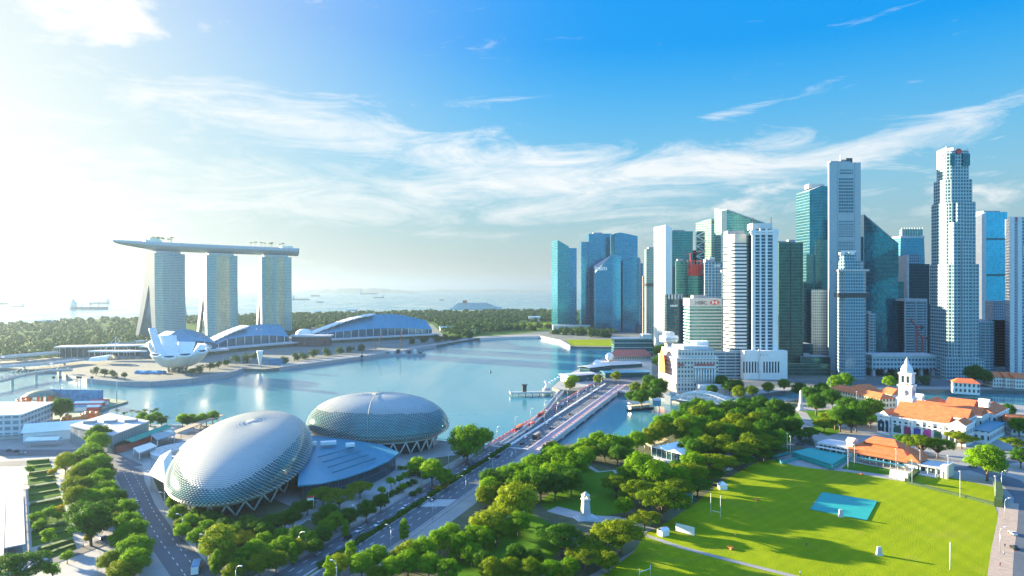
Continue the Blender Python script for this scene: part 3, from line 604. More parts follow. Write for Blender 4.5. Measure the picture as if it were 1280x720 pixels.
# the glass gardens and sheds beyond the trees
for (u,v,w_,h_,rz,lb) in ((398,392,26,7,.2,'white shed roof among trees right of the third hotel tower'),(440,389,46,9,-.1,'pale low sheds on the coast above the largest arched hall'),(462,401,30,6,.1,'small pale shed among the far trees'),(60,404,34,7,.1,'pale shed on the far coast near the left edge'),(560,413,40,7,.2,'grey low building among trees right of the largest arched hall'),(668,401,36,12,0,'pale block at the edge of the gardens left of the blue towers'),(585,417,44,6,.3,'long low pale shed near the water right of the largest arched hall')):
    o=thing('low_shed',lb,'shed',at(u,v,-.4),rz); m=MB(); m.bx(-w_/2,w_/2,-8,8,0,h_); m.build('wall',M['offwhite'],o); m=MB(); m.gable(-w_/2,w_/2,-8,8,h_,3,1.2); m.build('roof',M['white'],o)
o=thing('garden_spire','thin pale pylon rising from the far gardens beside the sea','pylon',at(232,396,-.4)); m=MB(); m.lathe([(9,0),(3,20),(1.2,40)],8); m.build('shaft',M['pale'],o)
# elevated highway and helix footbridge on the far left
def causeway(name,label,cat,pts,z,w,mt,piers=True,helix=False):
    a=Vector(at(*pts[0],z)); o=thing(name,label,cat,(a.x,a.y,0)); q=[Vector(at(u,v,z))-Vector((a.x,a.y,0)) for u,v in pts]
    m=MB()
    for i in range(len(q)-1): m.bar(q[i],q[i+1],w,1.6)
    m.build('deck',mt,o)
    r=MB()
    for i in range(len(q)-1):
        d=(q[i+1]-q[i]).normalized(); n=Vector((-d.y,d.x,0))*(w/2-.3)
        for s in (-1,1): r.bar(q[i]+n*s+Vector((0,0,1.4)),q[i+1]+n*s+Vector((0,0,1.4)),.3,1.2)
    r.build('parapet',M['pale'],o)
    if piers:
        for i in range(len(q)-1):
            n=max(1,int((q[i+1]-q[i]).length/38))
            for k in range(n):
                p=q[i].lerp(q[i+1],(k+.5)/n); c1=MB(); c1.lathe([(1.6,WZ-3),(1.4,p.z-.8)],8,(p.x,p.y,0)); c1.build('pier',M['pale'],o)
    if helix:
        hm_=MB(); tot=0; prev=[None]*2; segs=[(q[i],q[i+1]) for i in range(len(q)-1)]
        for a0,b0 in segs:
            l=(b0-a0).length; d=(b0-a0).normalized(); n=Vector((-d.y,d.x,0)); k=0
            while k<l:
                for h_ in (0,1):
                    th=(tot+k)*.28+h_*PI; p=a0+d*k+n*(5*math.cos(th))+Vector((0,0,4+4.6*math.sin(th)))
                    if prev[h_] is not None: hm_.bar(prev[h_],p,.35)
                    prev[h_]=p
                k+=2.2
            tot+=l
        hm_.build('helix_tube',M['steel'],o)
    return o
causeway('elevated_highway','long elevated road crossing at the far left towards the hotel towers','bridge',[(-120,452),(0,447),(80,440),(130,432),(182,426)],6,20,M['pale'])
causeway('elevated_highway','lower road bridge in front of the elevated road at the far left','bridge',[(-120,466),(0,459),(60,455),(100,450)],4,16,M['pale'])
causeway('helix_footbridge','curved tubular footbridge landing left of the lotus museum','footbridge',[(-60,485),(0,477),(30,469),(60,464),(90,463)],3.5,6,M['grey'],True,True)
# ================================================================ the two theatre domes and the left bank
def dome(label,c,a,b,ang,rim,h,nu,nv,lean,push,seam=None):
    o=thing('theatre_dome',label,'theatre',(c[0],c[1],0),ang,'spiky theatre domes by the bay')
    def pos(i,j,off=0.0):
        th=2*PI*i/nu; ph=-.24+(PI/2+.24)*min(1,j/nv)
        rr=max(.012,math.cos(ph))**.72 if ph>0 else 1-.16*(ph/.24)**2
        st=1+.06*math.sin(2*th)
        x=(a+off)*rr*math.cos(th)*st+lean[0]*max(0,math.sin(ph)); y=(b+off)*rr*math.sin(th)*st+lean[1]*max(0,math.sin(ph))
        z=rim+5+(h+off-5)*math.sin(ph) if ph>0 else rim+5+5*(ph/.24)
        return Vector((x,y,z))
    sh=MB(); sh.rings([[tuple(pos(i,j)) for i in range(nu)] for j in range(nv+1)],True,True); sh.build('glass_shell',GLS,o)
    la=MB()
    for j in range(nv):
        for i in range(nu):
            k=i+(.5 if j%2 else 0)
            p00,p10,p01,p11=pos(k,j),pos(k+1,j),pos(k,j+1),pos(k+1,j+1); m_=pos(k+.5,j-.12 if j else j)
            n=(p10-p00).cross(p01-p00)
            if n.length<1e-7: continue
            n.normalize(); up=max(0,n.z)
            d=push*(1-.9*up*up)*(1-.35*(j/nv))
            cv=.52+.50*max(0,(up-.62)/.38); t0,t1=pos(k+.04,j+cv),pos(k+.96,j+cv); A=pos(k+.5,j+(.12-.24*up if j else .1))+n*d
            la.face([t0+n*.12,A,t1+n*.12]); la.face([t1+n*.115,A-n*.02,t0+n*.115])
            if up>.80:
                l0,l1=pos(k-.02,j)+n*.12,pos(k+1.02,j)+n*.12; la.face([l0,A,t0+n*.12]); la.face([A,l1,t1+n*.12])
    la.build('sunshade_lattice',M['chrome'],o); tp=pos(0,nv); cp_=MB(); cp_.lathe([(4.2,-.25),(3,.45),(0,.7)],20,(lean[0],lean[1],tp.z)); cp_.build('apex_cap',M['chrome'],o)
    rg=MB(); N_=72
    for q in range(N_):
        p,r_=pos(nu*q/N_,0),pos(nu*(q+1)/N_,0); rg.tube(p+Vector((0,0,-.3)),r_+Vector((0,0,-.3)),.75,n=5,cap=False)
    rg.build('rim_tube',M['white'],o)
    bs=MB(); bs.prism([tuple((pos(nu*q/40,0)*.90).xy) for q in range(40)],0,rim-.4); bs.build('glass_base',M['glassdark'],o)
    nc=26
    for q in range(nc):
        p=pos(nu*q/nc,0); r_=pos(nu*(q+1)/nc,0); f=(p+r_)/2*.97; f.z=0
        c_=MB(); c_.tube(f,p+Vector((0,0,-.6)),.45,n=6); c_.tube(f,r_+Vector((0,0,-.6)),.45,n=6); c_.build('strut_pair',M['white'],o)
    if seam:
        s=MB()
        for j in range(nv): s.tube(pos(seam,j,.7),pos(seam,j+1,.7),.2,n=5)
        s.build('seam_rib',M['chrome'],o)
    return o
GLS=mat('dome_glass',(.012,.10,.11),.1,.3,var=.7,scale=.04,c2=(.02,.22,.22))
dome('nearer theatre dome tilted along the road, lattice of open triangular shades round its lower front',(-147,357),77,34.5,math.radians(99),7.0,22.5,124,50,(9,-2),.8)
dome('farther theatre dome across the view, green glass behind a fine grid of shades',(-89,432),46.5,35,math.radians(-14),8.5,25,128,46,(-3,4),.62,seam=100)
# curved blue foyer roof between the domes
o=thing('foyer_building','low foyer with a curved blue metal roof between the two theatre domes','building',(0,0,0))
rf=[at(u,v,9) for u,v in ((377,556),(392,552),(440,556),(478,559),(499,566),(486,576),(462,587),(432,597),(402,604),(372,607))]
m=MB(); q=[(x,y) for x,y,z in rf]; m.prism(q,8.4,[13.5,13,12,10.5,9.2,9,9,9,9,9.2],bottom=True); m.build('roof',M['blueroof'],o)
cx=sum(p[0] for p in q)/len(q); cy=sum(p[1] for p in q)/len(q)
m=MB(); q2=[(cx+(x-cx)*.93,cy+(y-cy)*.90) for x,y in q]; m.prism(q2,0,8.4,cap=False); m.build('glass_wall',facade('foyer_glass',(.015,.07,.10),(.05,.09,.11),4,1.8,.1,.14,.2),o)
for k in range(4):
    a=Vector(at(398+k*6,572+k*5,13)); b_=Vector(at(442+k*9,560+k*3.5,12)); m=MB(); m.bar(a+Vector((0,0,.4-k*.6)),b_+Vector((0,0,.4-k*.5)),.7,.9); m.build('roof_ridge',M['blueroof'],o)
o=thing('roof_plant','white roof boxes at the back of the curved blue foyer roof','roof plant',at(405,556,13.6)); [MB().box(x,y,0,sx,4,1.6,.3).build('plant_box',M['white'],o) for x,y,sx in ((-8,0,7),(2,2,9),(16,-3,5))]
# structures left of the nearer dome
def awn(name,label,cat,pts,z0,z1,mt,sup=6,sag=0,pm=None):
    q=[at(u,v,z1) for u,v in pts]; cx=sum(p[0] for p in q)/len(q); cy=sum(p[1] for p in q)/len(q)
    o=thing(name,label,cat,(cx,cy,0)); m=MB(); l=[(p[0]-cx,p[1]-cy) for p in q]; n=len(l)
    m.prism(l,z1-.4,z1,cap=True,bottom=True) if not sag else None
    if sag:
        for i in range(n): m.face([(*l[i],z1),(*l[(i+1)%n],z1),(0,0,z1+sag)])
        m.prism(l,z1-.5,z1,cap=False,bottom=True)
    m.build('roof',mt,o)
    for i in range(n):
        x,y=l[i][0]*.93,l[i][1]*.93; c_=MB(); c_.tube((x,y,0),(x,y,z1-.3),.3); c_.build('post',pm or M['white'],o)
    return o
awn('white_canopy','white pointed canopy against the left end of the nearer theatre dome','canopy',[(186,592),(200,570),(214,562),(216,590),(206,603)],0,9,M['white'],sag=3)
awn('white_canopy','round white shade roof over the outdoor stage left of the nearer theatre dome','canopy',[(224,560),(236,549),(258,547),(262,556),(248,566),(230,568)],0,8,M['pale'],sag=1)
o=thing('outdoor_stage','curved pale amphitheatre wall beside the nearer theatre dome','amphitheatre',at(232,566)); m=MB()
for k in range(5):
    r0=9+k*2.2; m.rings([[(r*math.cos(a),r*math.sin(a),z) for r,z in ((r0,0),(r0,.6+.5*k),(r0+2,.6+.5*k),(r0+2,0))] for a in [PI*.65+PI*1.05*i/16 for i in range(17)]])
m.build('seating_tier',M['offwhite'],o)
m=MB(); m.lathe([(8,0),(8,.7)],24,cap=True); m.build('stage_floor',M['timber'],o)
o=thing('timber_walkway','long timber roofed walkway running to the waterfront behind the nearer dome','pergola',at(213,552)); a=Vector(at(276,527))-Vector(at(213,552)); m=MB(); m.bar(Vector((0,0,5.2)),a+Vector((0,0,5.2)),6,.5); m.build('roof',M['timber'],o)
for k in range(9):
    for s in (-2.4,2.4): c_=MB(); p=a*(k/8.)+Vector((s,0,0)); c_.tube(p,p+Vector((0,0,5)),.2); c_.build('post',M['timber'],o)
o=thing('box_hall','large grey ribbed box hall with a pale flat roof beside the left tree avenue','building',(0,0,0)); q=[at(88,549),at(131,566),at(183,551),at(136,534)]
q=[at(u,v) for u,v in ((88,553),(140,567),(186,547),(137,536))]; q=[(x,y) for x,y,_ in q]
m=MB(); m.prism(q,0,11); m.build('wall',facade('ribbed_wall',(.23,.25,.26),(.34,.36,.37),30,2.2,.02,.3,.0,.6,.12),o)
c0=(sum(p[0] for p in q)/4,sum(p[1] for p in q)/4); m=MB(); m.prism([(c0[0]+(x-c0[0])*1.02,c0[1]+(y-c0[1])*1.02) for x,y in q],11,11.8,bottom=True); m.build('roof',M['pale'],o)
for k in range(3): m=MB(); m.box(c0[0]-14+k*13,c0[1]+2*k,11.8,7,5,1.8,.2); m.build('roof_plant',M['grey'],o)
o=thing('green_arcade','long low building with a bright green sloping roof beside the box hall','building',at(168,566),0); a=Vector(at(146,566))-Vector(at(168,566)); b_=Vector(at(199,545))-Vector(at(168,566))
m=MB(); m.rings([[a+Vector((-2,-3,4.5)),a+Vector((3,3,7.5)),a+Vector((6,7,5))],[b_+Vector((-2,-3,4.5)),b_+Vector((3,3,7.5)),b_+Vector((6,7,5))]],closed=False); m.build('roof',M['green'],o)
m=MB(); m.bar(a+Vector((1,0,2.2)),b_+Vector((1,0,2.2)),4,4.4); m.build('wall',M['redtile'],o)
m=MB(); m.bar(a+Vector((-2.2,-3.2,4.2)),b_+Vector((-2.2,-3.2,4.2)),.3,1.4); m.build('fascia',M['green'],o)
awn('flat_shelter','small pale flat roof in front of the green roofed arcade','shelter',[(166,560),(188,553),(196,557),(174,566)],0,5,M['white'])
awn('flat_shelter','small teal flat roof at the far end of the green roofed arcade','shelter',[(188,543),(214,537),(219,543),(196,550)],0,6,M['blueroof'])
# grandstand, tents
o=thing('grandstand_block','white and blue grandstand building cut by the left edge of the picture','building',(0,0,0)); q=[at(u,v)[:2] for u,v in ((-70,552),(26,548),(66,530),(-30,530))]
m=MB(); m.prism(q,0,16); m.build('wall',facade('stand_wall',(.10,.24,.32),(.56,.60,.62),4.2,5,.42,.28,.2,.3,.4),o); c0=(sum(p[0] for p in q)/4,sum(p[1] for p in q)/4)
m=MB(); m.prism([(c0[0]+(x-c0[0])*1.03,c0[1]+(y-c0[1])*1.03) for x,y in q],16,17,bottom=True); m.build('roof',M['white'],o)
m=MB(); p0=Vector((*q[0],3)); p1=Vector((*q[1],3)); m.bar(p0+Vector((0,-1,0)),p1+Vector((0,-1,0)),2.4,.5); m.build('balcony',M['pale'],o)
o=thing('white_marquee','long white peaked marquee with a striped blue front beside the grandstand','tent',at(52,549),.42); m=MB(); m.gable(-9,30,-7,7,6.5,5,1,axis='x'); m.build('roof',M['white'],o)
m=MB()
for k in range(13): m.m=k%2; m.bx(-9.2,-9,-7+k*14/13,-7+(k+1)*14/13,0,6.8)
m.m=1; m.bx(-9,30,-7,-6.7,0,6.4); m.bx(-9,30,6.7,7,0,6.4); m.build('striped_wall',[mat('stripe_blue',(.04,.20,.50),.6),M['white']],o)
for nm,(u,v,w_,d_,rz,lb) in enumerate(((67,549,17,8,.5,'flat white party tent right of the striped marquee'),(55,557,20,6,.1,'lowest flat white awning beside the road near the striped marquee'),(41,541,14,9,.4,'small white awning behind the striped marquee'))):
    o=thing('party_tent',lb,'tent',at(u,v),rz); m=MB(); m.gable(-w_/2,w_/2,-d_/2,d_/2,4.2,1.6,.4); m.build('roof',M['white'],o)
    for x in (-.47,.47):
        for y in (-.47,.47): c_=MB(); c_.tube((x*w_,y*d_,0),(x*w_,y*d_,4.2),.15); c_.build('post',M['steel'],o)
# floating stage
o=thing('floating_platform','flat floating platform with a low rim on the bay at the far left','platform',(0,0,0)); q=[at(u,v,-3)[:2] for u,v in ((0,508),(60,497),(128,497),(160,502),(128,512),(108,520),(60,526),(20,523))]
m=MB(); m.prism(q,-4.6,-2.6); m.build('deck',mat('platform_turf',(.16,.22,.15),.8,var=.3),o)
m=MB(); m.prism([(x*1.004,y*1.002) for x,y in q],-4.7,-3.3); m.build('rim',M['grey'],o)
o=thing('stage_backdrop','wide blue patterned stage backdrop standing on the floating platform','stage',at(97,504,-2.6),-.1); m=MB(); m.bx(-32,24,0,2,1,12.5); m.build('screen',M['blue'],o); m=MB(); m.bx(-34,26,2,8,0,3); m.build('base',M['dark'],o)
for k in range(6): m=MB(); m.bar((-32+k*11,3,0),(-32+k*11,3,12),.5); m.build('brace',M['steel'],o)
for u,lb in ((67,'leftmost tall thin mast by the stage backdrop'),(75.5,'second thin mast from the left by the stage backdrop'),(97,'third thin mast, left of a close pair behind the stage backdrop'),(100.5,'fourth thin mast, right of a close pair behind the stage backdrop'),(115,'fifth thin mast above the right end of the stage backdrop'),(146,'lone thin mast at the tip of the floating platform')):
    o=thing('light_mast',lb,'mast',at(u,503,-2.6)); m=MB(); m.tube((0,0,0),(0,0,24),.45,.25); m.build('pole',M['steel'],o); m=MB(); m.bx(-1.1,1.1,-.4,.4,22.5,24.5); m.build('lamp_head',M['dark'],o)
for k,(u,v,w_,mt,lb) in enumerate(((112,508,24,'white','long white stall tent with a red edge in front of the stage backdrop'),(124,506,14,'red','red stall tent at the right end of the stage backdrop'),(75,500,16,'white','white tent under the left end of the stage backdrop'),(100,513,16,'blueroof','blue stall tent near the platform edge'),(118,513,10,'white','small white stall tent by the platform edge'))):
    o=thing('stall_tent',lb,'tent',at(u,v,-2.6),.1); m=MB(); m.gable(-w_/2,w_/2,-3,3,3.4,1.6,.3); m.build('roof',M[mt],o); m=MB(); m.bx(-w_/2,w_/2,-2.8,2.8,0,3.3); m.build('wall',M['red'] if mt=='white' else M['white'],o)
o=thing('festival_arch','dark domed festival gate with orange legs left of the stage backdrop','gate',at(50,506,-2.6)); m=MB(); m.lathe([(13,9),(10,11.5),(4,13),(0,13.4)],20); m.build('canopy',mat('gate_dome',(.16,.19,.13),.6),o)
for k in range(6): a=2*PI*k/6; m=MB(); m.bar((11*math.cos(a),6*math.sin(a),0),(11*math.cos(a),6*math.sin(a),9.2),1.6); m.build('leg',M['orange'],o)
def lantern(u,v,z,label,sz,c):
    o=thing('festival_lantern',label,'lantern',at(u,v,z)); m=MB()
    rr=random.Random(int(u*7+v)); 
    for k in range(6):
        x=(k-2.5)*sz*.35; hgt=sz*(.5+.5*rr.random()); m.lathe([(sz*.16,0),(sz*.24,hgt*.4),(sz*.12,hgt)],8,(x,rr.uniform(-1,1),0),cap=True); m.tube((x,0,hgt*.5),(x+sz*.3,0,hgt*.8),sz*.12)
    m.build('body',M[c],o); m=MB(); m.bx(-sz,sz,-1.2,1.2,-.3,.25); m.build('base',M['dark'],o)
lantern(34,499,-2.6,'red lantern figure standing left of the domed festival gate',5,'red'); lantern(28,506,-2.6,'orange lantern figure at the left front of the domed festival gate',6,'orange'); lantern(82,500,-2.6,'small orange lantern figure between gate and stage backdrop',4,'orange')
lantern(92,530,0,'long coral dragon lantern, left half, on the shore behind the box hall',9,'orange'); lantern(111,526,0,'coral dragon lantern, right half, on the shore behind the box hall',8,'orange')
for k,(u,v) in enumerate(((8,513),(14,518))):
    o=thing('small_boat',['small pale boat moored at the left edge beyond the grandstand','small white boat just nearer than the pale boat at the left edge'][k],'boat',at(u,v,WZ),.3); m=MB(); m.prism([(-5,-1.2),(4,-1.4),(6.5,0),(4,1.4),(-5,1.2)],-.4,1.3); m.build('hull',M['white'],o); m=MB(); m.bx(-3,1.5,-.9,.9,1.3,3); m.build('cabin',M['window'],o)
# left edge podium roofs
o=thing('podium_block','pale tall podium wall with a blue window strip at the left edge of the picture','building',at(4,650),.655); m=MB(); m.bx(-40,0,-60,48,0,3); m.build('wall',M['offwhite'],o); m=MB(); m.bx(.05,.3,-38,10,.4,2.6); m.build('window',M['blueroof'],o); m=MB(); m.bx(-41,.8,-61,49,3,3.5); m.build('roof',M['grey'],o)
o=thing('covered_way','low white flat roofed covered way along the left paved strip','walkway roof',at(22,640),.655); m=MB(); m.bx(-4.2,2.2,-62,58,3.6,4.0); m.build('roof',M['pale'],o)
for k in range(9):
    for x in (-3.7,1.7): c_=MB(); c_.tube((x,-60+k*14.4,0),(x,-60+k*14.4,3.6),.18); c_.build('post',M['pale'],o)
# ================================================================ the business district
ROOF=M['roofgrey']; SLAB=mat('pale_blue_panel',(.29,.39,.43),.55,var=.1)
def fab(*a,**k): return facade(*a,**k)
FC=dict(
 mb=fab('blue_glass',(.006,.20,.40),(.005,.12,.24),4.2,1.6,.16,.12,.75,.08,.25,.25,.015,.3), mbt=fab('teal_glass',(.006,.23,.34),(.006,.14,.21),4.2,1.6,.16,.12,.75,.08,.25,.25,.015,.3),
 slim=fab('grey_glass',(.05,.14,.18),(.20,.27,.30),3.6,2.4,.28,.3,.3,.12), pinkish=fab('rose_wall',(.2,.16,.16),(.42,.30,.27),3.6,3,.5,.4),
 ocean=fab('ocean_glass',(.02,.17,.20),(.06,.17,.19),4,2,.2,.12,.5,.07), white=M['white'],
 navy=fab('navy_bands',(.015,.07,.10),(.02,.05,.07),3.8,2.5,.2,.1,.4,.06), green=fab('green_glass',(.02,.18,.15),(.06,.20,.18),4,2,.22,.14,.4,.1),
 palegreen=fab('pale_green_panels',(.12,.33,.28),(.38,.50,.45),4,3,.4,.25,.2,.2), angled=fab('sage_glass',(.06,.25,.22),(.28,.40,.34),4,2.4,.22,.16,.4,.08),
 bluewin=fab('blue_window',(.02,.14,.26),(.42,.50,.56),4.2,4.5,.22,.12,.4,.07), bands=fab('green_bands',(.015,.17,.17),(.36,.46,.45),4.3,40,.46,.01,.3,.12),
 white_band=fab('dark_ribbon',(.02,.06,.09),(.60,.60,.58),4.2,60,.56,.0,.3,.1), pier=fab('dark_slots',(.02,.08,.14),(.66,.68,.70),3.9,3.2,.26,.0,.4,.08),
 dgreen=fab('dark_green_grid',(.015,.075,.07),(.04,.11,.09),3.9,2.3,.3,.16,.4,.08,.9), teal2=fab('bright_teal_glass',(.005,.14,.22),(.006,.09,.14),4,1.8,.14,.1,.65,.06),
 tealfar=fab('dark_teal_glass',(.008,.10,.14),(.012,.08,.11),4,1.8,.2,.12,.5,.07), slab=fab('slab_window',(.012,.08,.14),(.27,.37,.42),4.1,3.1,.36,.2,.3,.1),
 step=fab('pale_blue_grid',(.015,.10,.16),(.23,.36,.42),3.7,2.9,.42,.30,.3,.1), wedge=fab('wedge_glass',(.006,.17,.24),(.008,.10,.14),4,2,.18,.12,.55,.06,.5,.25,.09),
 flare=fab('flare_glass',(.015,.22,.36),(.03,.18,.28),4,2.2,.24,.2,.5,.08), dkglass=fab('black_green_glass',(.012,.09,.10),(.02,.07,.08),4,2.4,.2,.12,.5,.07),
 rib=fab('ribbed_bands',(.015,.08,.12),(.30,.40,.46),3.6,12,.5,.06,.2,.15), uob=fab('punched_window',(.010,.08,.13),(.32,.42,.44),4.0,3.3,.38,.36,.35,.1,.6),
 sky=fab('sky_glass',(.02,.36,.62),(.04,.25,.44),4.2,2.6,.12,.1,.6,.05,.3,.25,.03,.3), mauve=fab('mauve_wall',(.03,.10,.16),(.28,.31,.37),3.7,2.8,.5,.4,.2,.15), lilac=fab('lilac_wall',(.05,.13,.22),(.40,.42,.49),3.7,2.8,.45,.35,.2,.15), stone=fab('stone_bays',(.02,.09,.14),(.24,.32,.36),3.6,5,.5,.2,.2,.2))
def tw_root(name,label,x,D,z=-.5,cat='tower',rz=0): return thing(name,label,cat,(x,D,z),rz,'office towers of the skyline')
def X(u,D): return (u-640)/F*D
def backD(u0,uc,D): return F*X(uc,D)/(u0-640)
class Tower:
    """Axis-aligned tower; x measured from the front-left corner, y away from the viewer, z from the ground."""
    def __init__(s,label,u0,uc,u1,vt,D,name='office_tower',dmax=70):
        s.D=D; s.x0=X(uc,D); s.w=X(u1,D)-s.x0; s.d=min(dmax,backD(u0,uc,D)-D) if u0<uc else 32; s.h=hz(vt,D)+.5; s.u0=u0; s.o=tw_root(name,label,s.x0,D)
    def sk(s,p):
        """Plan corners with the left wall running back at this tower's own angle."""
        k=X(s.u0,s.D+30)-s.x0
        return [(x+max(0,1-x/s.w)*max(0,k)*y/30,y) for x,y in p]
    def z(s,v,y=0): return hz(v,s.D+y)+.5
    def x(s,u,y=0): return X(u,s.D+y)-s.x0
    def body(s,m,h=None,w=None,d=None,x0=0,y0=0,z0=0,cut=0,name='body',tops=None,roof=ROOF):
        w=w or s.w; d=d or s.d; h=h or s.h
        p=[(x0,y0),(x0+w,y0),(x0+w,y0+d),(x0,y0+d)] if not cut else [(x0+cut,y0),(x0+w-cut,y0),(x0+w,y0+cut),(x0+w,y0+d-cut),(x0+w-cut,y0+d),(x0+cut,y0+d),(x0,y0+d-cut),(x0,y0+cut)]
        b=MB(); b.prism(s.sk(p),z0,tops or h,capm=1); return b.build(name,[m,roof],s.o)
    def poly(s,m,p,z0,z1,top=None,name='body',roof=ROOF,skew=False):
        b=MB(); b.prism(s.sk(p) if skew else p,z0,z1,top=top,capm=1); return b.build(name,[m,roof],s.o)
    def plant(s,x,y,sx,sy,sz,z=None,m=None,name='roof_plant'):
        b=MB(); b.box(x,y,s.h if z is None else z,sx,sy,sz); return b.build(name,m or M['grey'],s.o)
    def fins(s,n,wd,pr,m,z0,z1,x0=0,x1=None,face='front',name='pier'):
        x1=x1 if x1 is not None else (s.w if face=='front' else s.d)
        for i in range(n+1):
            a=x0+(x1-x0)*i/n; b=MB()
            b.bx(a-wd/2,a+wd/2,-pr,-.003,z0,z1) if face=='front' else b.bx(-pr,-.003,a-wd/2,a+wd/2,z0,z1)
            b.build(name,m,s.o)
    def bands(s,zs,th,pr,m,name='floor_band',d=None,w=None):
        w=w or s.w; d=d or s.d
        for z in zs: b=MB(); b.prism(s.sk([(-pr,-pr),(w+pr,-pr),(w+pr,d+pr),(-pr,d+pr)]),z,z+th,bottom=True); b.build(name,m,s.o)
# marina towers
t=Tower('leftmost blue glass tower with a slanted top and a lower wing, apart from the cluster',686,697,721,300,1600,dmax=60)
t.poly(FC['mbt'],[(0,0),(t.x(711),0),(t.x(711),50),(-12,45)],0,[t.z(300),t.z(308),t.z(310),t.z(300)]); t.body(FC['mb'],h=t.z(310),w=t.w-t.x(711)-.1,d=46,x0=t.x(711)+.05,y0=3,name='wing')
t.plant(t.x(704),20,14,10,3,z=t.z(309))
m=MB(); m.bx(-13,t.w+30,-26,-2,0,15); m.build('podium',M['pale'],t.o)
t=Tower('tall left tower of the blue glass cluster with a flat stepped roof',727,736,764,292,1640,dmax=60); t.body(FC['mb'],d=55,x0=0); t.body(FC['mb'],h=t.z(302),w=t.x(736)-t.x(727)+3,d=40,x0=t.x(727),y0=8,name='wing'); t.plant(25,25,24,18,4)
t=Tower('right tower of the blue glass cluster with a lower right wing',762,768,797,291,1590,dmax=60)
t.poly(FC['mb'],[(0,-4),(t.x(775),-9),(t.x(797),0),(t.x(797),45),(0,45)],0,[t.z(292),t.z(291),t.z(295),t.z(295),t.z(292)]); t.body(FC['mb'],h=t.z(329),w=t.x(804)-t.x(797)-.1,d=40,x0=t.x(797)+.1,y0=1,name='wing'); m=MB(); m.box(t.x(766),6,0,9,14,t.z(293)); m.build('edge_strip',FC['teal2'],t.o)
t.poly(FC['mb'],[(t.x(777),-16),(t.x(797),-22),(t.x(800),-9.2),(t.x(777),-9.2)],0,[t.z(326),t.z(322),t.z(326),t.z(328)],name='front_volume')
t=Tower('lower blue glass tower with slanted peak and white sign, before the cluster',737,744,776,318,1545,dmax=50); t.poly(FC['mb'],[(0,0),(t.x(765),-6),(t.x(776),0),(t.x(776),30),(0,30)],0,[t.z(341),t.z(318),t.z(320),t.z(322),t.z(332)]); 
for k in range(6): m=MB(); m.bx(t.x(743.5+k*2.6),t.x(745.4+k*2.6),-5.6,-5.2,t.z(338),t.z(333.5+(k%2)*.7)); m.build('sign_mark',M['white'],t.o)
m=MB(); m.lathe([(14,0),(14,16),(10,20),(0,21)],20,(t.x(800),-30,0)); m.build('pavilion',M['glassdark'],t.o)
t=Tower('slim grey ribbed tower right of the blue cluster',805,808,827,311,1330,dmax=40); t.body(FC['slim']); t.fins(6,1.2,1,M['grey'],0,t.z(360)); t.plant(15,15,18,14,4); m=MB(); m.bx(-.5,t.w+.5,-.6,t.d,t.z(358),t.z(354)); m.build('plant_floor',M['dark'],t.o)
t=Tower('very thin rose coloured tower just left of the slim grey tower',802,803.5,808,345,1400,dmax=30); t.body(FC['pinkish'])
# ocean-style tower with a white curved blade
t=Tower('tower with a tall white curved blade on its left and teal glass on its right',827,839,866,289,1050,dmax=60)
t.body(FC['ocean']); p=[(-.1-20+0,8),(-10,-2),(-.05,-6),(-.05,40),(-18,44)]; t.poly(M['white'],p,0,[t.z(283),t.z(281),t.z(285),t.z(287),t.z(281)],name='blade'); t.plant(16,18,18,14,3)
t=Tower('low dark navy block with a white sign in front of the white blade tower',829,833,856,368,900,'office_block'); t.body(FC['navy']); 
for k in range(5): m=MB(); m.bx(t.x(835+k*4),t.x(837+k*4),-.6,-.05,t.z(374),t.z(368.5)); m.build('roof_fin',M['pale'],t.o)
for k in range(5): m=MB(); m.bx(t.x(838+k*1.9),t.x(839.2+k*1.9),-.35,-.1,t.z(383.6),t.z(381)); m.build('sign_mark',M['white'],t.o)
t=Tower('green glass block between the white blade tower and the red framed block',843,845,861,326,960,'office_block'); t.body(FC['green']); t.plant(8,10,8,8,3)
t=Tower('green glass block topped by a red frame',856,860,880,345,955,'office_block'); t.body(FC['green'],d=18); 
m=MB()
for k in range(6): a=k*t.w/5; m.bar((a,1,t.h),(a,1,t.z(325)),.8)
for v in (343,337,331,326): m.bar((0,1,t.z(v)),(t.w,1,t.z(v)),.7)
for k in range(5): m.bar((k*t.w/5,1,t.h),((k+1)*t.w/5,1,t.z(326)),.6)
m.bx(3,t.w-2,3,14,t.h,t.z(331)); m.build('red_frame',M['red'],t.o); m=MB(); m.bar((t.w*.2,5,t.h),(t.w*.2,5,t.z(316)),.9); m.bar((t.w*.2-8,5,t.z(318)),(t.w*.2+18,5,t.z(314)),.7); m.build('crane',M['red'],t.o)
t=Tower('thin dark tower wrapped in a jagged diagonal frame behind the red framed block',868.5,871,881,289,1060,dmax=30); t.body(FC['tealfar'],d=16)
m=MB()
for k in range(14):
    z0_=t.h*(.42+.58*k/14); z1_=t.h*(.42+.58*(k+1)/14); m.bar((-1 if k%2 else t.w+1,-.8,z0_),(t.w+1 if k%2 else -1,-.8,z1_),1.0); m.bar((-1.6,-.8,z0_),(t.w+1.6,-.8,z0_),.9)
m.build('diagonal_frame',M['steel'],t.o)
t=Tower('dark stub block left of the jagged framed tower',864,865,871,313,1080,'office_block'); t.body(FC['tealfar'],d=20)
t=Tower('pale green tower between the jagged framed tower and the angled glass tower',876,889,899,274,1100,dmax=60); t.poly(FC['palegreen'],[(0,0),(t.w,0),(t.w,40),(0,40),(-20,22)],0,[t.z(273),t.z(276),t.z(276),t.z(273),t.z(277)]); m=MB(); m.bx(2,5,-.3,-.02,t.z(279),t.z(276)); m.build('sign_mark',M['red'],t.o)
t=Tower('tall sage glass tower with a sharply slanted top behind the banded white tower',899,908,956,262,1010,dmax=60)
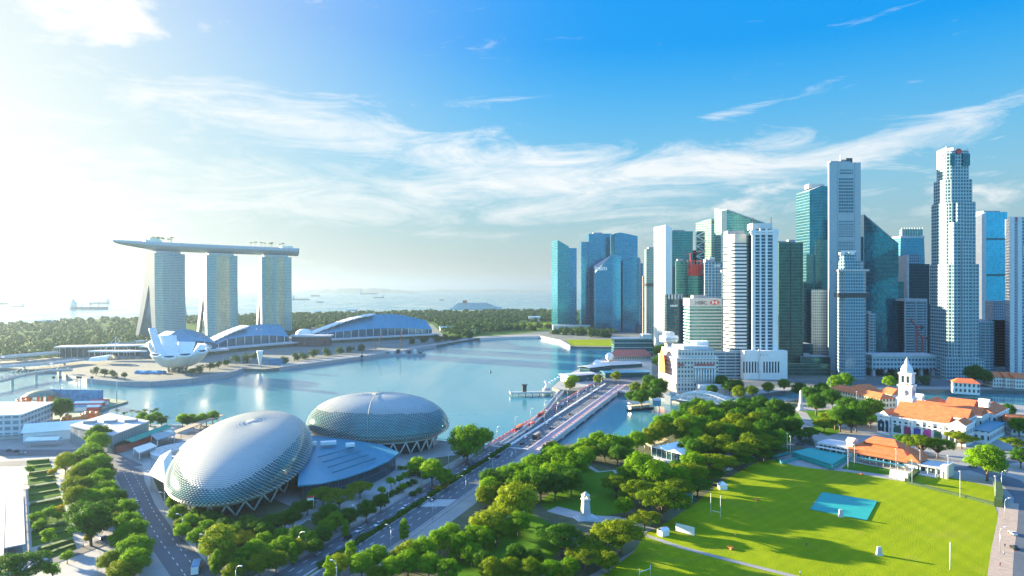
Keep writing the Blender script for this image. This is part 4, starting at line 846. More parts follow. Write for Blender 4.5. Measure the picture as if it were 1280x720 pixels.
t.poly(FC['angled'],[(0,0),(t.w,0),(t.w,34),(-6,40)],0,[t.z(262),t.z(279),t.z(279,34),t.z(261,40)]); m=MB(); m.bar((0,-.4,t.z(262)),(t.w,-.4,t.z(279)),1.6); m.build('roof_edge',M['pale'],t.o)
m=MB(); m.bx(-8,.5,-.6,1.4,0,t.z(263)); m.build('edge_blade',M['cream'],t.o)
t=Tower('blue windowed block with white frames and a domed roof room, above the sign lettered block',878,881,903,328,930,'office_block'); t.body(FC['bluewin']); t.fins(5,.9,.6,M['pale'],0,t.h); t.plant(10,12,14,10,5); t.plant(13,12,8,8,8,m=M['offwhite']); 
for k in range(5): m=MB(); m.bx(t.x(892+k*1.7),t.x(893+k*1.7),-1.0,-.7,t.z(333.4),t.z(331)); m.build('sign_mark',M['white'],t.o)
# lettered bank block
t=Tower('wide pale green banded block with a red and white hexagon sign at its top',854,862,902,374,860,'office_block'); t.body(FC['bands'])
zb=[4.3*k for k in range(1,int((t.z(383))/4.3))]; t.bands(zb,1.7,.5,M['pale'])
m=MB(); m.prism(t.sk([(-.8,-.8),(t.w+.8,-.8),(t.w+.8,t.d),(-.8,t.d)]),t.z(383),t.h+1.2); m.build('parapet',M['pale'],t.o)
def text(o,name,body,size,loc,mt,rx=PI/2,rz=0,align='LEFT'):
    c=bpy.data.curves.new(name,'FONT'); c.body=body; c.size=size; c.extrude=.08; c.offset=.10; c.align_x=align; c.materials.append(mt)
    q0=bpy.data.objects.new(name,c); C.objects.link(q0); bpy.context.view_layer.update(); me=bpy.data.meshes.new_from_object(q0.evaluated_get(bpy.context.evaluated_depsgraph_get())); bpy.data.objects.remove(q0); q=bpy.data.objects.new(name,me); C.objects.link(q); q.parent=o; q.location=loc; q.rotation_euler=(rx,0,rz); return q
text(t.o,'lettering','HSBC',6.4,(t.x(868.8),-1.0,t.z(380.5)),M['dark'])
lx,lz,hw,hh=t.x(893.0),t.z(378.0),3.4,3.0
m=MB(); y_=-1.05
m.m=0; m.face([(lx-hw,y_,lz-hh),(lx+hw,y_,lz-hh),(lx+hw,y_,lz+hh),(lx-hw,y_,lz+hh)])
m.m=1
m.face([(lx-hw,y_-.13,lz-hh),(lx-hw,y_-.13,lz+hh),(lx-hw*2,y_-.13,lz)]); m.face([(lx+hw,y_-.13,lz-hh),(lx+hw*2,y_-.13,lz),(lx+hw,y_-.13,lz+hh)])
m.face([(lx-hw,y_-.1,lz-hh),(lx+hw,y_-.1,lz-hh),(lx,y_-.1,lz)]); m.face([(lx+hw,y_-.1,lz+hh),(lx-hw,y_-.1,lz+hh),(lx,y_-.1,lz)])
m.build('hexagon_sign',[M['white'],M['red']],t.o); t.plant(16,14,18,12,4,z=t.h+1.2)
# curved banded tower
t=Tower('white tower with dark ribbons and a curved sunlit left side, golden top',904,912,944,293,775,dmax=60)
n=12; pc=[(-2+9*(1-math.cos(PI/2*i/n)),16-22*math.sin(PI/2*i/n)) for i in range(n+1)]
pp=pc+[(t.x(933),-6),(t.w,0),(t.w,34),(4,34)]
t.poly(FC['white_band'],pp,0,t.z(304)); m=MB(); m.prism(pp,t.z(304),t.h); m.build('crown',M['cream'],t.o)
for k in range(1,int(t.z(304)/4.2)): m=MB(); m.prism([(x*1.012-.2,y*1.02-.25) for x,y in pp],4.2*k,4.2*k+2.1,bottom=True); m.build('floor_band',M['white'],t.o)
m=MB(); m.prism([(t.x(931),-6.8),(t.x(933),-6.9),(t.w+.6,-.9),(t.w+.6,3),(t.x(931),3)],0,t.h+.5); m.build('corner_blade',FC['tealfar'],t.o)
t.plant(10,14,20,14,5); m=MB(); m.bx(-22,t.w-2,-14,-7,0,t.z(438)); m.build('podium',FC['rib'],t.o)
t=Tower('white tower with vertical slots and a tall white podium with narrow dark windows',937,939.5,972,288,760,dmax=40); t.body(FC['pier'],d=34)
for a,b in ((0,.13),(.30,.36),(.52,.60),(.80,1.0)): m=MB(); m.bx(a*t.w,b*t.w,-1.3,-.01,0,t.h+2); m.build('pier',M['white'],t.o)
for v in (288,291): m=MB(); m.prism(t.sk([(-1,-1.6),(t.w+1,-1.6),(t.w+1,33),(-1,33)]),t.z(v+2.5),t.z(v),bottom=True); m.build('crown_band',M['white'],t.o)
m=MB(); m.bx(3,t.w-4,5,22,t.h+2,t.h+9); m.build('roof_room',M['offwhite'],t.o)
for x_ in (.15,.85): m=MB(); m.bar((x_*t.w,8,t.h),(x_*t.w,8,t.h+16),.7); m.build('mast',M['dark'],t.o)
pm=MB(); pm.bx(t.x(925),t.x(978),-14,-1.4,0,t.z(437)); pm.build('podium',M['white'],t.o)
for k in range(13):
    if k in (6,): continue
    m=MB(); a=t.x(929+k*3.6,-14); m.bx(a,a+1.6,-14.25,-14.02,t.z(466,-14),t.z(452,-14)); m.build('window',M['window'],t.o)
m=MB(); m.bx(t.x(948,-14),t.x(950,-14),-14.6,-14.02,0,t.z(437)+2); m.build('fin',M['offwhite'],t.o)
for k in range(3): m=MB(); m.bx(t.x(944+k*4),t.x(945.6+k*4),-14.4,-14.05,t.z(444.5,-14),t.z(443,-14)); m.build('sign_mark',M['red'] if not k else M['pale'],t.o)
t=Tower('dark green glass slab tower right of the white slotted tower',970,974,1003,303,800,dmax=40); t.body(FC['dgreen'],d=30); t.fins(2,1,.4,M['dark'],0,t.h); t.plant(20,14,8,8,4); t.plant(8,14,12,6,2.5); m=MB(); m.bx(-4,t.w+24,-20,-1,0,14); m.build('podium',FC['dgreen'],t.o)
# faceted teal tower
t=Tower('tall teal glass tower with a faceted crown left of the tall pale slab',1005,1012,1037,232,900,dmax=60)
t.poly(FC['teal2'],[(0,0),(t.x(1024),-6),(t.w,0),(t.w,34),(-4,34)],0,[t.z(238),t.z(233),t.z(233),t.z(234),t.z(238)]); m=MB(); m.bx(t.x(1019,-7),t.w,-7,-6.05,0,t.z(300)); m.build('lower_face',FC['tealfar'],t.o); t.plant(14,16,22,14,6,z=t.z(234),m=M['pale']); m=MB(); m.bx(t.x(1008,-10),t.x(1016,-10),-10,-.1,0,t.z(318)); m.build('side_volume',FC['tealfar'],t.o)
t=Tower('dim striped block standing low in front of the teal faceted tower',1013,1015,1035,362,860,'office_block'); t.body(FC['mauve'],d=24)
for (u0,u1,vt,D_,f,lb) in ((980,1016,430,840,'tealfar','low dark block at the foot of the faceted teal tower'),(1000,1038,446,790,'dkglass','low dark green block between the dark slab and the tall pale slab')):
    t=Tower(lb,u0-2,u0,u1,vt,D_,'office_block'); t.body(FC[f],d=26); t.plant(12,12,8,8,3)
# tall pale slab
t=Tower('tallest flat pale slab with two blocks of windows in its face',1034.5,1036,1076,203,830,dmax=30); t.body(SLAB,d=20)
for (u0,u1,v0,v1,nr) in ((1049,1066,211,218,2),(1048,1067,221,266,11),(1048,1067,275,296,5),(1048,1067,300,312,3)):
    for k in range(nr):
        za,zb_=t.z(v1-(v1-v0)*k/nr),t.z(v1-(v1-v0)*(k+.72)/nr); m=MB(); m.bx(t.x(u0),t.x(u1),-.25,-.02,za,zb_); m.build('window_row',FC['slab'],t.o)
for x_ in (.0,.27,.80): m=MB(); m.bx(x_*t.w,x_*t.w+1,-.5,-.01,0,t.h); m.build('pier',SLAB,t.o)
t.plant(18,10,26,8,3); t.plant(30,10,8,6,7,m=M['dark']); t.plant(22,10,6,6,5,m=M['grey'])
m=MB(); m.bar((20,10,t.h+3),(20,10,t.h+12),.6); m.build('mast',M['steel'],t.o)
# stepped pale blue tower
t=Tower('stepped pale blue tower in front of the tall pale slab',1044,1050,1086,313,752,dmax=40); t.body(FC['step'],h=t.z(338),d=34,cut=6); t.body(FC['step'],h=t.z(326),w=t.w-4,d=28,x0=1.5,y0=3,z0=t.z(338)+.01,cut=5,name='upper_body'); t.body(FC['step'],h=t.z(316),w=t.w-14,d=22,x0=3,y0=5,z0=t.z(326)+.01,cut=3,name='crown')
for a in (3,t.w-19): m=MB(); m.bx(a,a+5,4.5,9,t.z(318),t.h); m.build('crown_post',M['white'],t.o)
m=MB(); m.bx(3,t.w-12,4.6,9,t.z(315),t.z(313)); m.build('crown_beam',M['white'],t.o)
t.bands([t.z(368),t.z(339)],2.2,.5,M['pale'],d=34); t.bands([t.z(372)],t.z(366)-t.z(372),.6,M['dark'],name='plant_floor',d=34)
# dark wedge
t=Tower('dark blue glass tower cut to a sharp slanting wedge',1075,1080,1123,268,880,dmax=40); t.poly(FC['wedge'],[(0,0),(t.w,0),(t.w,30),(0,30)],0,[t.z(268),t.z(305),t.z(302),t.z(266)],skew=True); m=MB()
m.face([(0,-.3,t.z(330)),(t.w,-.3,t.z(308)),(t.w,-.3,t.z(345)),(0,-.3,t.z(357))][::-1]); m.face([(.1,-.6,t.z(290)),(t.w*.45,-.6,t.z(290)),(.1,-.6,t.z(270))]); m.build('facet',FC['tealfar'],t.o); m=MB(); m.bar((0,-.3,t.z(268)),(t.w,-.3,t.z(305)),1.0); m.build('roof_edge',M['pale'],t.o)
m=MB(); m.bx(-5,-.05,1,8,0,t.z(296)); m.build('side_tower',FC['tealfar'],t.o)
t=Tower('blue glass tower flaring outwards below a glazed crown, right of the dark wedge',1123,1126,1155,284,960,dmax=40)
t.poly(FC['flare'],[(-6,0),(t.w+6,0),(t.w+6,32),(-6,32)],0,t.z(296),top=[(0,0),(t.w,0),(t.w,30),(0,30)]); t.body(FC['angled'],h=t.z(286),w=t.w-4,d=26,x0=2,y0=1,z0=t.z(296)+.01,name='crown'); m=MB(); m.bx(-.6,t.w+.6,-.6,31,t.z(297.5),t.z(295)); m.build('crown_band',M['pale'],t.o)
for k in range(9): m=MB(); m.bar((2+k*(t.w-4)/8,.5,t.z(296)),(2+k*(t.w-4)/8,.5,t.z(284.5)),.7); m.build('crown_post',M['pale'],t.o)
t=Tower('dark glass tower with a pale top corner in front of the flaring tower',1129,1134,1162,318,905,dmax=36); t.body(FC['dkglass'],h=t.z(330),d=28); t.body(FC['step'],h=t.z(318),w=t.w*.62,d=24,x0=0,y0=2,z0=t.z(330)+.01,name='crown'); m=MB(); m.bx(-.4,2.2,-.5,27,0,t.z(319)); m.build('corner_pier',M['pale'],t.o)
t=Tower('lower ribbed blue block with a white frame, standing before the dark glass tower',1128,1131,1158,374,860,'office_block'); t.body(FC['rib'],d=24); m=MB(); m.bx(-.5,t.w+.5,-.7,24,t.z(376.5),t.h+.6); m.build('parapet',M['pale'],t.o); t.fins(2,1.2,.8,M['pale'],0,t.h)
def crane(label,u,vt,D):
    o=thing('tower_crane',label,'crane',on(u,D,-.5)); H=hz(vt,D); m=MB()
    for sx in (-.9,.9):
        for sy in (-.9,.9): m.bar((sx,sy,0),(sx,sy,H*.86),.35)
    for k in range(int(H*.86/3)): m.bar((-.9 if k%2 else .9,-.9,k*3),(.9 if k%2 else -.9,-.9,k*3+3),.25)
    m.build('mast',M['red'],o); m=MB(); m.bar((0,0,H*.84),(-9,0,H),1.1); m.bar((0,0,H*.84),(7,0,H*.84),1.2); m.bar((-9,0,H),(6,0,H*.84),.25); m.build('jib',M['red'],o); m=MB(); m.bx(5,8,-1,1,H*.80,H*.86); m.build('counterweight',M['dark'],o)
crane('taller red tower crane before the ribbed blue block',1146,398,835); crane('shorter red tower crane right of the taller red one',1153,414,832)
# low bridge building on columns
o=thing('podium_hall','long low pale hall raised on columns between the stepped towers','building',on(1090,775,-.5)); w_=X(1171,775)-X(1090,775); m=MB(); m.bx(0,w_,0,26,hz(461,775),hz(446,775)); m.build('body',facade('hall_slots',(.03,.10,.16),(.42,.52,.56),5.2,4.2,.5,.34,.2,.2),o); m=MB(); m.bx(-1,w_+1,-1,27,hz(446,775)+.3,hz(445,775)+2); m.build('roof',M['pale'],o)
for k in range(6): m=MB(); a=2+k*(w_-6)/5; m.bx(a,a+3.2,2,6,0,hz(461,775)); m.build('column',M['pale'],o)
m=MB(); m.bx(2,w_-2,12,25,0,hz(461,775)-.1); m.build('glass_lobby',M['glassdark'],o)
# the tallest stepped tower
t=Tower('tallest white stepped tower with rounded slots at its crown and a red disc sign',1162,1180,1222,183,755,dmax=46)
def octo(x0,x1,y0,y1,c): return [(x0+c,y0),(x1-c,y0),(x1,y0+c),(x1,y1-c),(x1-c,y1),(x0+c,y1),(x0,y1-c),(x0,y0+c)]
a0,a1=t.x(1187),t.w+2
t.poly(FC['uob'],octo(a0-2,a1,-3,36,3.4),0,t.z(330)); t.poly(FC['uob'],octo(a0-1,a1-1.5,0,35,3.8),t.z(330)+.01,t.z(252),name='middle_body'); t.poly(FC['uob'],octo(a0,a1-3,3,33,4.2),t.z(252)+.01,t.z(223),name='upper_body'); t.poly(FC['uob'],octo(a0+2.5,a1-5,6,31,4),t.z(223)+.01,t.z(187),name='crown')
for (ua,ub,vt,dy) in ((1189,1196,278,-4.4),(1199,1210,300,-5.5),(1194,1202,254,-3.6)):
    m=MB(); m.prism([(t.x(ua),dy),(t.x(ub),dy),(t.x(ub)+2,8),(t.x(ua)-2,8)],0,t.z(vt),capm=1); m.build('corner_bay',[FC['uob'],ROOF],t.o)
cb=MB(); cb.prism(octo(a0+2,a1-4.4,5.4,31.5,6),t.z(187)+.01,t.z(183)); cb.build('crown_cap',M['white'],t.o)
for ua,ub in ((1191,1197),(1207,1216)):
    m=MB(); m.bx(t.x(ua),t.x(ub),4.4,5.6,t.z(206),t.z(191)); m.build('crown_slot',FC['tealfar'],t.o)
m=MB(); m.lathe([(0,0),(3.1,0),(3.1,.5)],20,(0,0,0)); d_=m.build('disc_sign',M['red'],t.o); d_.location=(t.x(1202),5.0,t.z(188)); d_.rotation_euler=(PI/2,0,0)
m=MB(); m.box(t.x(1200),20,t.h,10,8,2.5); m.bar((t.x(1197),20,t.h),(t.x(1197),20,t.h+5),.6); m.build('roof_plant',M['grey'],t.o)
t.bands([t.z(331),t.z(253)],1.2,.25,M['white'],w=.01,d=.01)
m=MB(); m.bx(t.x(1174),t.w-1,-12,-3.1,0,t.z(447)); m.build('podium',FC['uob'],t.o)
# right end
t=Tower('blue glass tower with a pale curved edge behind the tallest stepped tower',1222,1231,1259,265,1000,dmax=60); t.body(FC['sky'],d=40); p=[(-14,4),(-6,-2),(-.05,-3),(-.05,38),(-14,40)]; t.poly(M['pale'],p,0,[t.z(272),t.z(268),t.z(266),t.z(266),t.z(272)],name='edge_blade')
for v in (300,345): m=MB(); m.bx(-.3,t.w+.3,-.35,40,t.z(v),t.z(v-2.5)); m.build('plant_floor',FC['tealfar'],t.o)
m=MB(); m.bx(0,t.w,-.8,-.01,t.z(414),t.z(382)); m.build('lower_glass',FC['slim'],t.o)
t.plant(18,18,26,16,3)
t=Tower('mauve striped block at the foot of the blue glass tower',1222,1226,1262,386,870,'office_block'); t.body(FC['mauve'],d=30,h=t.z(400)); t.body(FC['mauve'],w=t.w*.55,d=26,x0=t.w*.42,h=t.z(376),name='upper_body'); t.plant(26,12,10,8,3)
t=Tower('rounded grey banded block low beside the tallest stepped tower',1221,1222,1248,420,812,'office_block'); n=14; t.poly(FC['stone'],[(13-13.5*math.cos(PI*i/n),10-10*math.sin(PI*i/n)) for i in range(n+1)]+[(26.5,26),(-.5,26)],0,t.z(402))
t=Tower('pale mauve tower with dark window strips, cut by the right edge of the picture',1257,1262,1305,271,800,dmax=40); t.body(FC['lilac'],d=34); 
for v0,v1 in ((276,306),(320,348),(352,385),(392,450)): m=MB(); m.bx(t.x(1273),t.x(1290),-.5,-.02,t.z(v1),t.z(v0)); m.build('window_strip',FC['bluewin'],t.o)
m=MB(); m.bx(t.x(1270),t.x(1274),-.3,-.02,t.z(276),t.z(271.8)); m.build('sign_mark',M['red'],t.o)
for k in (0,.22): m=MB(); m.bx(k*t.w,k*t.w+5,-1.0,-.02,0,t.h); m.build('pier',M['offwhite'],t.o)
# infill blocks between the towers
for (u0,u1,vt,D_,f,lb) in ((903,909,340,880,'slim','narrow grey block between the lettered block and the banded white tower'),(1086,1095,392,800,'stone','low grey stone block between the stepped pale tower and the dark wedge'),(1160,1166,380,900,'dkglass','narrow dark block just left of the tallest stepped tower'),(1118,1130,352,890,'tealfar','narrow teal block between the wedge and the dark glass tower'),(1216,1226,440,870,'dkglass','low dark block right of the tallest tower'),(818,832,405,1150,'slim','short grey block below the slim grey tower')):
    t=Tower(lb,u0-1,u0,u1,vt,D_,'office_block'); t.body(FC[f],d=22); t.plant(t.w/2,10,t.w*.5,7,3)
# ================================================================ bridges, river front
o=thing('road_bridge','wide low road bridge with pink edged pavements crossing the river mouth','bridge',R(0,0,0)[:3],-math.atan2(RD.x,RD.y)+PI/2)
# local x along the bridge, y to the left: t across = -y
def bslab(name,t0,t1,z0,z1,mt,s0=-6,s1=292): m=MB(); m.bx(s0,s1,-t1,-t0,z0,z1,bottom=True); return m.build(name,mt,o)
bslab('deck',-.5,36,-2.6,.25,M['pale']); bslab('pavement',28.6,35.4,.26,.45,M['pink']); bslab('pavement',.2,2.4,.26,.45,M['pink'])
bslab('parapet',-.6,.1,.26,1.5,mat('pink_parapet',(.55,.26,.30),.6)); bslab('parapet',35.5,36.1,.26,1.5,M['white']); bslab('median_barrier',12.9,14.3,.26,1.3,M['white']); bslab('side_barrier',28.0,28.5,.26,1.2,M['white'])
for k in range(44): m=MB(); m.bx(2+k*6.6,5.2+k*6.6,-35.3,-35.1,.5,2.0); m.build('banner',M['red'],o)
for k in range(40): m=MB(); m.bx(4+k*7.2,6.6+k*7.2,-.35,-.15,1.5,2.1); m.build('banner',M['red'],o)
for k in range(9):
    m=MB(); s=16+k*32; m.bx(s-1.6,s+1.6,-34,-2,-9,-3.4); m.bx(s-2.6,s+2.6,-36.2,.6,-3.4,-2.61); m.build('pier',M['pale'],o)
ground('road',[R(-4,2.4,.3),R(292,2.4,.3),R(292,12.9,.3),R(-4,12.9,.3)],.32,M['asphalt']); ground('road',[R(-4,14.3),R(292,14.3),R(292,28),R(-4,28)],.32,M['asphalt'])
m=MB()
for t in (5.9,9.4,17.7,21.2,24.6):
    s=0
    while s<288: m.face([R(s,t-.13,.36),R(s+3,t-.13,.36),R(s+3,t+.13,.36),R(s,t+.13,.36)][::-1]); s+=8
tag(m.build('road_markings',M['line']),kind='structure')
ground('road',[R(288,0),R(420,-4),R(420,34),R(288,30)],-.35,M['asphalt'])
causeway('curved_footbridge','slender curved footbridge beside the wide road bridge on the bay side','footbridge',[(628,557),(650,543),(668,529),(684,513),(694,500),(702,490)],.6,5,M['paving'])
# steel arch bridge
a=Vector(at(842,499)); b=Vector(at(918,507)); ln=(b-a).length; o=thing('arch_bridge','white steel arch bridge with lattice sides over the river below the grand stone hotel','bridge',(a.x,a.y,0),math.atan2((b-a).y,(b-a).x))
m=MB(); m.bx(0,ln,-6,6,.2,1.2,bottom=True); m.build('deck',M['grey'],o)
for y in (-6.4,0,6.4):
    m=MB(); n=18; H=lambda t:1.8+7.6*math.sin(PI*t)**.8 if 0<t<1 else 1.8
    for i in range(n):
        t0,t1=i/n,(i+1)/n; m.bar((t0*ln,y,H(t0)),(t1*ln,y,H(t1)),.7,.9); m.bar((t0*ln,y,1.3),(t1*ln,y,1.3),.6); m.bar((t0*ln,y,1.3),(t0*ln,y,H(t0)),.4); m.bar((t0*ln,y,1.3 if i%2 else H(t0)),(t1*ln,y,H(t1) if i%2 else 1.3),.35)
    m.build('arch_truss',M['white'],o)
m=MB(); n=14
for i in range(2,n-1): t_=i/n; m.bar((t_*ln,-6.4,H(t_)),(t_*ln,6.4,H(t_)),.4);
m.build('cross_bracing',M['white'],o)
for x in (-3,ln+3): m=MB(); m.bx(x-3,x+3,-7.5,-5,-8,5.5); m.bx(x-3,x+3,5,7.5,-8,5.5); m.build('portal',M['offwhite'],o)
# river boat
o=thing('river_boat','two deck pleasure boat with a pale awning moored on the river','boat',at(801,512,WZ),.42); m=MB(); hl=[(-14,-2.6),(9,-3),(14.5,0),(9,3),(-14,2.6)]; m.prism([(x*.93,y*.8) for x,y in hl],-.5,1.6,top=hl); m.build('hull',M['dark'],o)
m=MB(); m.bx(-12,8,-2.5,2.5,1.6,4); m.build('cabin',facade('boat_cabin',(.03,.07,.09),(.45,.42,.36),2.4,1.6,.4,.3,.1,.2),o); m=MB(); m.bx(-13,9,-2.8,2.8,4,4.3); m.build('upper_deck',M['cream'],o)
for k in range(6):
    for y in (-2.4,2.4): m=MB(); m.tube((-11.5+k*3.8,y,4.3),(-11.5+k*3.8,y,6.4),.12); m.build('post',M['white'],o)
m=MB(); m.gable(-12.5,8.5,-2.7,2.7,6.4,.8,.3); m.build('awning',M['offwhite'],o)
o=thing('jetty_kiosk','blue river kiosk beside the moored pleasure boat','kiosk',at(821,507,0)); m=MB(); m.bx(-3,3,-3,3,0,5); m.build('wall',M['blueroof'],o); m=MB(); m.gable(-3,3,-3,3,5,1.6,.5); m.build('roof',M['pale'],o)
# grand stone hotel
D=655; x0=X(846,D); w_=X(898,D)-x0; o=thing('stone_hotel','grand grey stone hotel with columns and dull red roof strips by the river','hotel',(x0,D,-.4))
st_=facade('hotel_stone',(.05,.08,.10),(.56,.55,.51),4.4,3.2,.46,.52,.1,.2,.4); zz=lambda v:hz(v,D)+.4
dp=46; sk=[(0,0),(w_,0),(w_+6,dp),(-8,dp)]
m=MB(); m.prism(sk,0,zz(449),capm=1); m.build('wall',[st_,M['roofgrey']],o)
m=MB(); m.prism([(x*.9+2,y*.86+4) for x,y in sk],zz(449),zz(438),capm=1); m.build('upper_storey',[st_,M['roofgrey']],o)
m=MB(); m.prism([(x*.62+10,y*.6+12) for x,y in sk],zz(438),zz(434)); m.build('roof_storey',M['offwhite'],o)
m=MB(); m.prism([(x*.3+26,y*.3+22) for x,y in sk],zz(434),zz(429)); m.build('roof_room',M['white'],o)
for v,th_ in ((449,1.2),(476,.8),(461,.6)): m=MB(); m.prism([(x*1.015-.35,y*1.015-.4) for x,y in sk],zz(v),zz(v)+th_,bottom=True); m.build('cornice',M['offwhite'],o)
for u0,u1 in ((846,855),(868,893)):
    m=MB(); x_a,x_b=X(u0,D)-x0,X(u1,D)-x0; m.face([(x_a,-.9,zz(456)),(x_b,-.9,zz(456)),(x_b,3,zz(448)),(x_a,3,zz(448))]); m.bx(x_a,x_b,-.9,-.02,zz(457),zz(456.1)); m.build('roof',M['redtile'],o)
for k in range(8): m=MB(); xx=X(869,D)-x0+k*2.75; m.lathe([(.75,zz(478)),(.62,zz(460))],8,(xx,-1.6,0),cap=True); m.build('column',M['white'],o)
m=MB(); m.bx(X(867,D)-x0,X(894,D)-x0,-2.6,-.01,zz(460),zz(457.5)); m.build('entablature',M['offwhite'],o)
m=MB(); m.bx(X(868,D)-x0,X(914,D)-x0,-16,-2.7,0,zz(483)); m.build('terrace',M['pale'],o); m=MB(); m.bx(X(869,D)-x0,X(912,D)-x0,-14,-4,zz(483)+.01,zz(479)); m.build('terrace_room',M['offwhite'],o)
m=MB(); n=10; m.rings([[(-8.6,dp*.32+q*3.0-14*0,zz(470)),(-8.6,dp*.32+q*3.0,zz(470)+ (zz(440)-zz(470))*math.sin(PI*(q+.5)/n)**.6)] for q in range(n)],closed=False); m.build('painted_sunlit_gable',M['orange'],o)  # orange colour stands for sunlight on the hotel's left face
text(o,'lettering','HOTEL',.01,(0,-3,1),M['dark']) if False else None
for x_ in (.35,.75): m=MB(); m.bar((w_*x_,20,zz(434)),(w_*x_,20,zz(426)),.3); m.build('flagpole',M['white'],o)
# round aerial lounge on a shaft
D=800; o=thing('round_lounge','white round drum building on a shaft above the trees behind the stone hotel','building',on(836,D,-.4)); zz=lambda v:hz(v,D)+.4
m=MB(); m.lathe([(5,0),(5,zz(428))],8,cap=True); m.build('shaft',M['pale'],o); m=MB(); m.lathe([(5,zz(429)),(11,zz(427)),(12,zz(424)),(11.6,zz(423)),(12,zz(422)),(11,zz(419.5))],12,cap=True,smooth=False); m.build('drum',M['white'],o); m=MB(); m.lathe([(7,zz(419.5)),(7.4,zz(416)),(5,zz(414.5))],8,cap=True,smooth=False); m.build('cap',M['offwhite'],o)
m=MB(); m.lathe([(11.75,zz(424.2)),(11.75,zz(422.8))],12); m.build('window_band',M['window'],o)
# pier hall, bay hotel
D=950; o=thing('pier_hall','low pale pier hall with a long dull red roof at the water','building',on(765,D,-.4)); wz=X(814,D)-X(765,D); m=MB(); m.bx(0,wz,0,18,0,hz(445,D)); m.build('wall',facade('pier_wall',(.05,.08,.08),(.55,.53,.48),4,3.5,.4,.45,.0,.3),o); m=MB(); m.gable(0,wz,-1,19,hz(445,D)+.2,9,1.5,hip=8); m.build('roof',M['redtile'],o)
D=1000; o=thing('bay_hotel','low teal glass hotel block behind the red roofed pier hall','hotel',on(768,D,-.4)); wz=X(816,D)-X(768,D); m=MB(); m.bx(0,wz,0,30,0,hz(424,D)); m.build('wall',FC['ocean'],o); m=MB(); m.bx(-1,wz+1,-1,31,hz(424,D)+.1,hz(424,D)+1.6); m.build('roof',M['pale'],o); m=MB(); m.bx(wz*.75,wz,4,28,hz(424,D)+1.7,hz(418,D)); m.build('roof_storey',M['offwhite'],o)
for k in range(3): m=MB(); m.bx(-.5,wz+.5,-.8,-.02,6+k*7,7.2+k*7); m.build('balcony',M['pale'],o)
# waterfront restaurants with curved roofs
def curved(label,u,v,w_,d_,h_,rz,mt='pale'):
    o=thing('restaurant_pavilion',label,'pavilion',at(u,v,-.4),rz); n=10; m=MB()
    m.rings([[(-w_/2-2,-d_/2-2+(d_+4)*i/n,h_+1.8*math.sin(PI*(.15+.7*i/n))),(w_/2+2,-d_/2-2+(d_+4)*i/n,h_+1.8*math.sin(PI*(.15+.7*i/n))),(w_/2+2,-d_/2-2+(d_+4)*i/n,h_-.5+1.8*math.sin(PI*(.15+.7*i/n))),(-w_/2-2,-d_/2-2+(d_+4)*i/n,h_-.5+1.8*math.sin(PI*(.15+.7*i/n)))] for i in range(n+1)],True); m.build('roof',M[mt],o)
    m=MB(); m.bx(-w_/2,w_/2,-d_/2,d_/2,0,h_+.6); m.build('glass_wall',FC['tealfar'],o)
curved('low glass restaurant with a curved pale roof at the far end of the road bridge',722,476,36,16,7,.5); curved('second curved roof restaurant pavilion farther along the shore',745,464,44,16,6.5,.75,'offwhite'); curved('blue roofed low pavilion between the bridge and the stone hotel',782,471,54,14,5.5,.15,'blueroof'); curved('wide pale flat pavilion in front of the red roofed pier hall',772,459,60,26,4.5,.4,'pale')
for k,(u,v) in enumerate(((747,462),(762,452))):
    o=thing('white_sphere_lounge',['nearer small white globe at the shore end of the pavilions','farther small white globe by the pier hall'][k],'globe',at(u,v,-.4)); m=MB(); m.lathe([(6*math.sin(a_),7-6*math.cos(a_)) for a_ in [.25+PI*.9*i/9 for i in range(10)]],14,cap=True); m.build('globe',M['white'],o); m=MB(); m.lathe([(3,0),(2.4,2)],10); m.build('foot',M['grey'],o)
o=thing('viewing_jetty','low pale viewing jetty on the bay beside the white statue','jetty',at(664,494,WZ),.12); m=MB(); m.bx(-22,24,-5,5,2.2,3.2,bottom=True); m.build('deck',M['pale'],o)
for k in range(7): m=MB(); m.tube((-20+k*7,0,-4),(-20+k*7,0,2.2),.6); m.build('pile',M['grey'],o)
m=MB(); m.bx(-22,24,-5,-4.8,3.2,4.3); m.bx(-22,-21.8,-5,5,3.2,4.3); m.build('railing',M['steel'],o); m=MB(); m.bx(-9,-5,-2,2,3.2,10.5); m.bx(-10,-4,-3,3,10.5,11.1); m.build('shelter',M['dark'],o)
o=thing('white_statue','white fish tailed statue on a plinth at the bay edge by the road bridge','statue',at(683,487,-.4),.4); m=MB(); m.lathe([(4.5,-4),(4,1.5)],10,cap=True); m.build('plinth',M['grey'],o); m=MB(); m.rings([[(r*math.cos(a_)+ox,r*.8*math.sin(a_),z) for a_ in [2*PI*k/10 for k in range(10)]] for r,z,ox in ((2.6,1.5,0),(2.2,3,.5),(1.5,5,.8),(1.6,6.5,.2),(2.0,7.6,-.5),(1.6,8.6,-.8),(.6,9.2,-.7))],True,True); m.build('figure',M['white'],o)
for k in range(5): # terraces round the statue
    o=thing('parasol',['white parasol nearest the bridge','second white parasol by the shore','third white parasol by the shore','fourth white parasol by the shore','white parasol farthest from the bridge'][k]+' on the statue terrace','parasol',at(688+k*3.4,481-k*2.2,-.4)); m=MB(); m.lathe([(2.4,2.6),(0,3.6)],8); m.build('canopy',M['white'],o); m=MB(); m.tube((0,0,0),(0,0,2.7),.12); m.build('pole',M['steel'],o)
ground('waterfront_deck',P([(690,485),(706,470),(737,455),(766,443),(815,446),(815,470),(760,480),(706,487)],-.5),-.40,M['plaza'])
ground('road',P([(760,482),(800,478),(900,484),(1000,481),(1240,482),(1290,483),(1290,476),(1000,476),(900,478),(800,470)],-.5),-.38,M['asphalt'])
